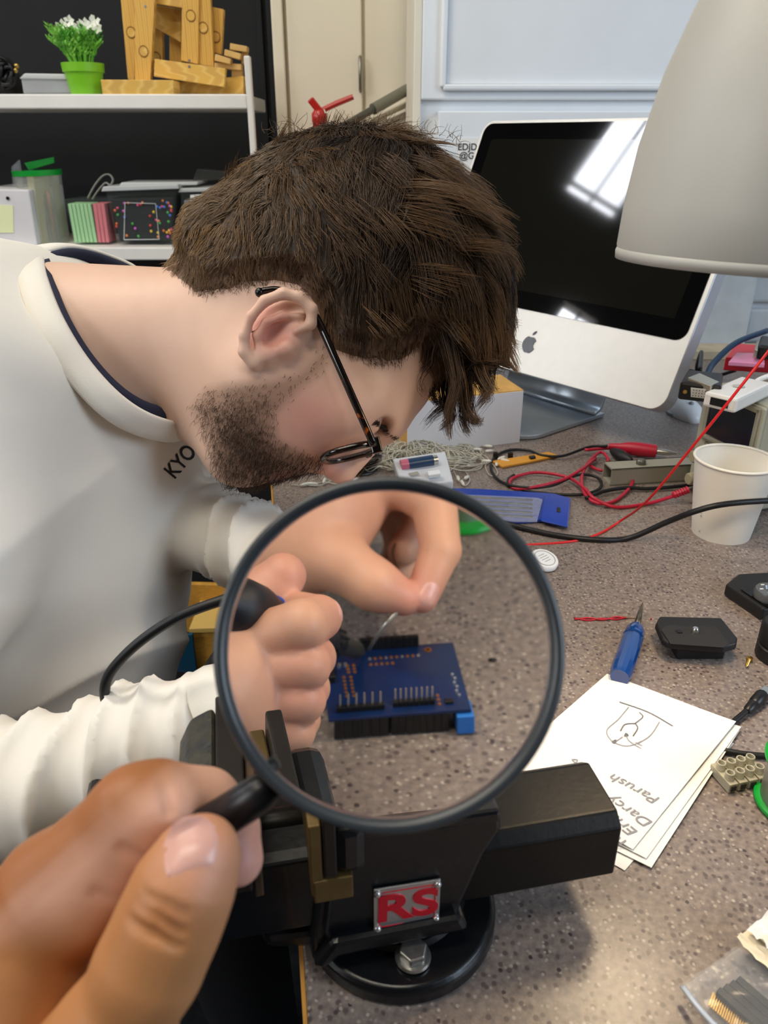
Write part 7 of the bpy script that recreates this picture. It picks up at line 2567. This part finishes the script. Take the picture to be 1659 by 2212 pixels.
# middle, ring and little fingers wrapping behind the handle
F2.chain([pc(60, 2080, 0.250), pc(260, 1900, 0.257), pc(420, 1850, 0.256), pc(512, 1856, 0.243)], [0.014, 0.0112, 0.0100, 0.0082], 0.004)
F2.chain([pc(40, 2180, 0.256), pc(230, 2010, 0.265), pc(360, 1960, 0.262), pc(420, 1965, 0.245)], [0.0135, 0.0108, 0.0095, 0.0080], 0.004)
F2.chain([pc(30, 2280, 0.256), pc(190, 2120, 0.265), pc(300, 2080, 0.262), pc(350, 2075, 0.247)], [0.012, 0.0095, 0.0085, 0.0072], 0.004)
# palm and wrist behind the thumb
F2.cone(pc(-60, 2300, 0.238), pc(140, 2420, 0.226), 0.030, 0.026, 0.02)
F2.cone(pc(-420, 2560, 0.238), pc(-260, 2760, 0.25), 0.036, 0.034, 0.02)
for (x0, y0, z0_, x1, y1, z1_) in ((352, 1672, 0.2215, 366, 1752, 0.2185), (262, 1838, 0.2135, 318, 1868, 0.2150), (205, 1935, 0.2135, 262, 1962, 0.2150)):
    F2.cone(pc(x0, y0, z0_), pc(x1, y1, z1_), 0.0009, 0.0007, 0.003, 'sub')
idx_v, idx_f = F2.mesh()
F4 = Field((-0.42, 0.10, 0.05), (-0.04, 0.50, 0.33), 0.0026)
F4.chain([pc(-260, 2560, 0.24), np.array([-0.24, 0.30, 0.20]), np.array([-0.36, 0.44, 0.12])], [0.033, 0.032, 0.040], 0.01)
fv4, ff4 = F4.mesh()
# thumb laid over
F3 = Field((-0.155, 0.058, 0.165), (-0.022, 0.235, 0.260), 0.0007)
F3.chain([pc(120, 2480, 0.222), pc(245, 2235, 0.208), pc(325, 2080, 0.2045), pc(368, 1985, 0.2040), pc(402, 1905, 0.2045), pc(424, 1852, 0.2060)],
         [0.019, 0.0148, 0.0132, 0.0128, 0.0118, 0.0098], 0.006)
F3.ell(pc(436, 1858, 0.2065), (0.0082, 0.0108, 0.0080), np.array([[0.93, 0.37, 0], [-0.37, 0.93, 0], [0, 0, 1.0]]), 0.006)
F3.cone(pc(-60, 2400, 0.232), pc(170, 2400, 0.222), 0.026, 0.020, 0.03)
# knuckle creases on the thumb
for (x0, y0, x1, y1) in ((285, 1950, 390, 2015), (270, 1985, 385, 2048), (310, 1935, 400, 1975)):
    F3.chain([pc(x0, y0, 0.1922), pc((x0 + x1) / 2, (y0 + y1) / 2 + 3, 0.1898), pc(x1, y1, 0.1908)], [0.0007, 0.0008, 0.0006], 0.0022, 'sub')
# nail bed groove
tv3, tf3 = F3.mesh()
BR = np.array(lin('#b97f50')); BRD = np.array(lin('#94562f')); PAL = np.array(lin('#dfae98')); TIP = np.array(lin('#d79a80'))
def brown(v, thumb):
    px, py = v[:, 0] / v[:, 2] * FPX + 829.5, v[:, 1] / v[:, 2] * FPX + 1106
    c = np.tile(BR, (len(v), 1))
    def mixin(col, w):
        w = np.clip(w, 0, 1)[:, None]
        c[:] = c * (1 - w) + col * w
    if thumb:
        mixin(TIP, np.exp(-(((px - 440) / 90) ** 2 + ((py - 1850) / 110) ** 2)) * 0.9)
        mixin(BRD, np.exp(-(((px - 350) / 70) ** 2 + ((py - 1990) / 45) ** 2)) * 0.45)
    else:
        mixin(BRD, np.clip(1 - (px * 0.72 + py * 0.69 - 1395) / 60, 0, 1) * 0.6)
        # paler palmar side facing the thumb
        w = np.clip((px * 0.66 + py * 0.75 - 1465) / 60, 0, 1) * np.clip((2060 - py) / 120, 0, 1)
        mixin(PAL, w * 0.85)
        mixin(np.array(lin('#dc9c90')), np.exp(-(((px - 520) / 60) ** 2 + ((py - 1850) / 80) ** 2)) * 0.9)
    return c
hv_ = np.concatenate([idx_v, tv3, fv4])
hf_ = np.concatenate([idx_f, tf3 + len(idx_v), ff4 + len(idx_v) + len(tv3)])
M_brown = mat('brown_skin', '#b97f50', 0.48, sss=0.12, attr='Col', var=0.08, vscale=90, bump=0.18, bscale=900, bdist=0.0005)
hp = thing('person', 'bare left hand in the foreground gripping the magnifying glass handle', 'person', W(pc(250, 2000, 0.23)))
hnd = np_object('hand', hv_, hf_, M_brown, hp, np.concatenate([brown(idx_v, False), brown(tv3, True), np.tile(BR, (len(fv4), 1))]))
tdir = W(pc(424, 1852, 0.206)) - W(pc(368, 1985, 0.204))
nrm_ = (-CD * 0.93 + CX * 0.30 + CY * 0.05)
nail(W(pc(418, 1858, 0.193)), tdir, nrm_, 0.0066, 0.0076, hp, mat('thumb_nail', '#d9a597', 0.28, spec=0.6), bvh_of(hnd))
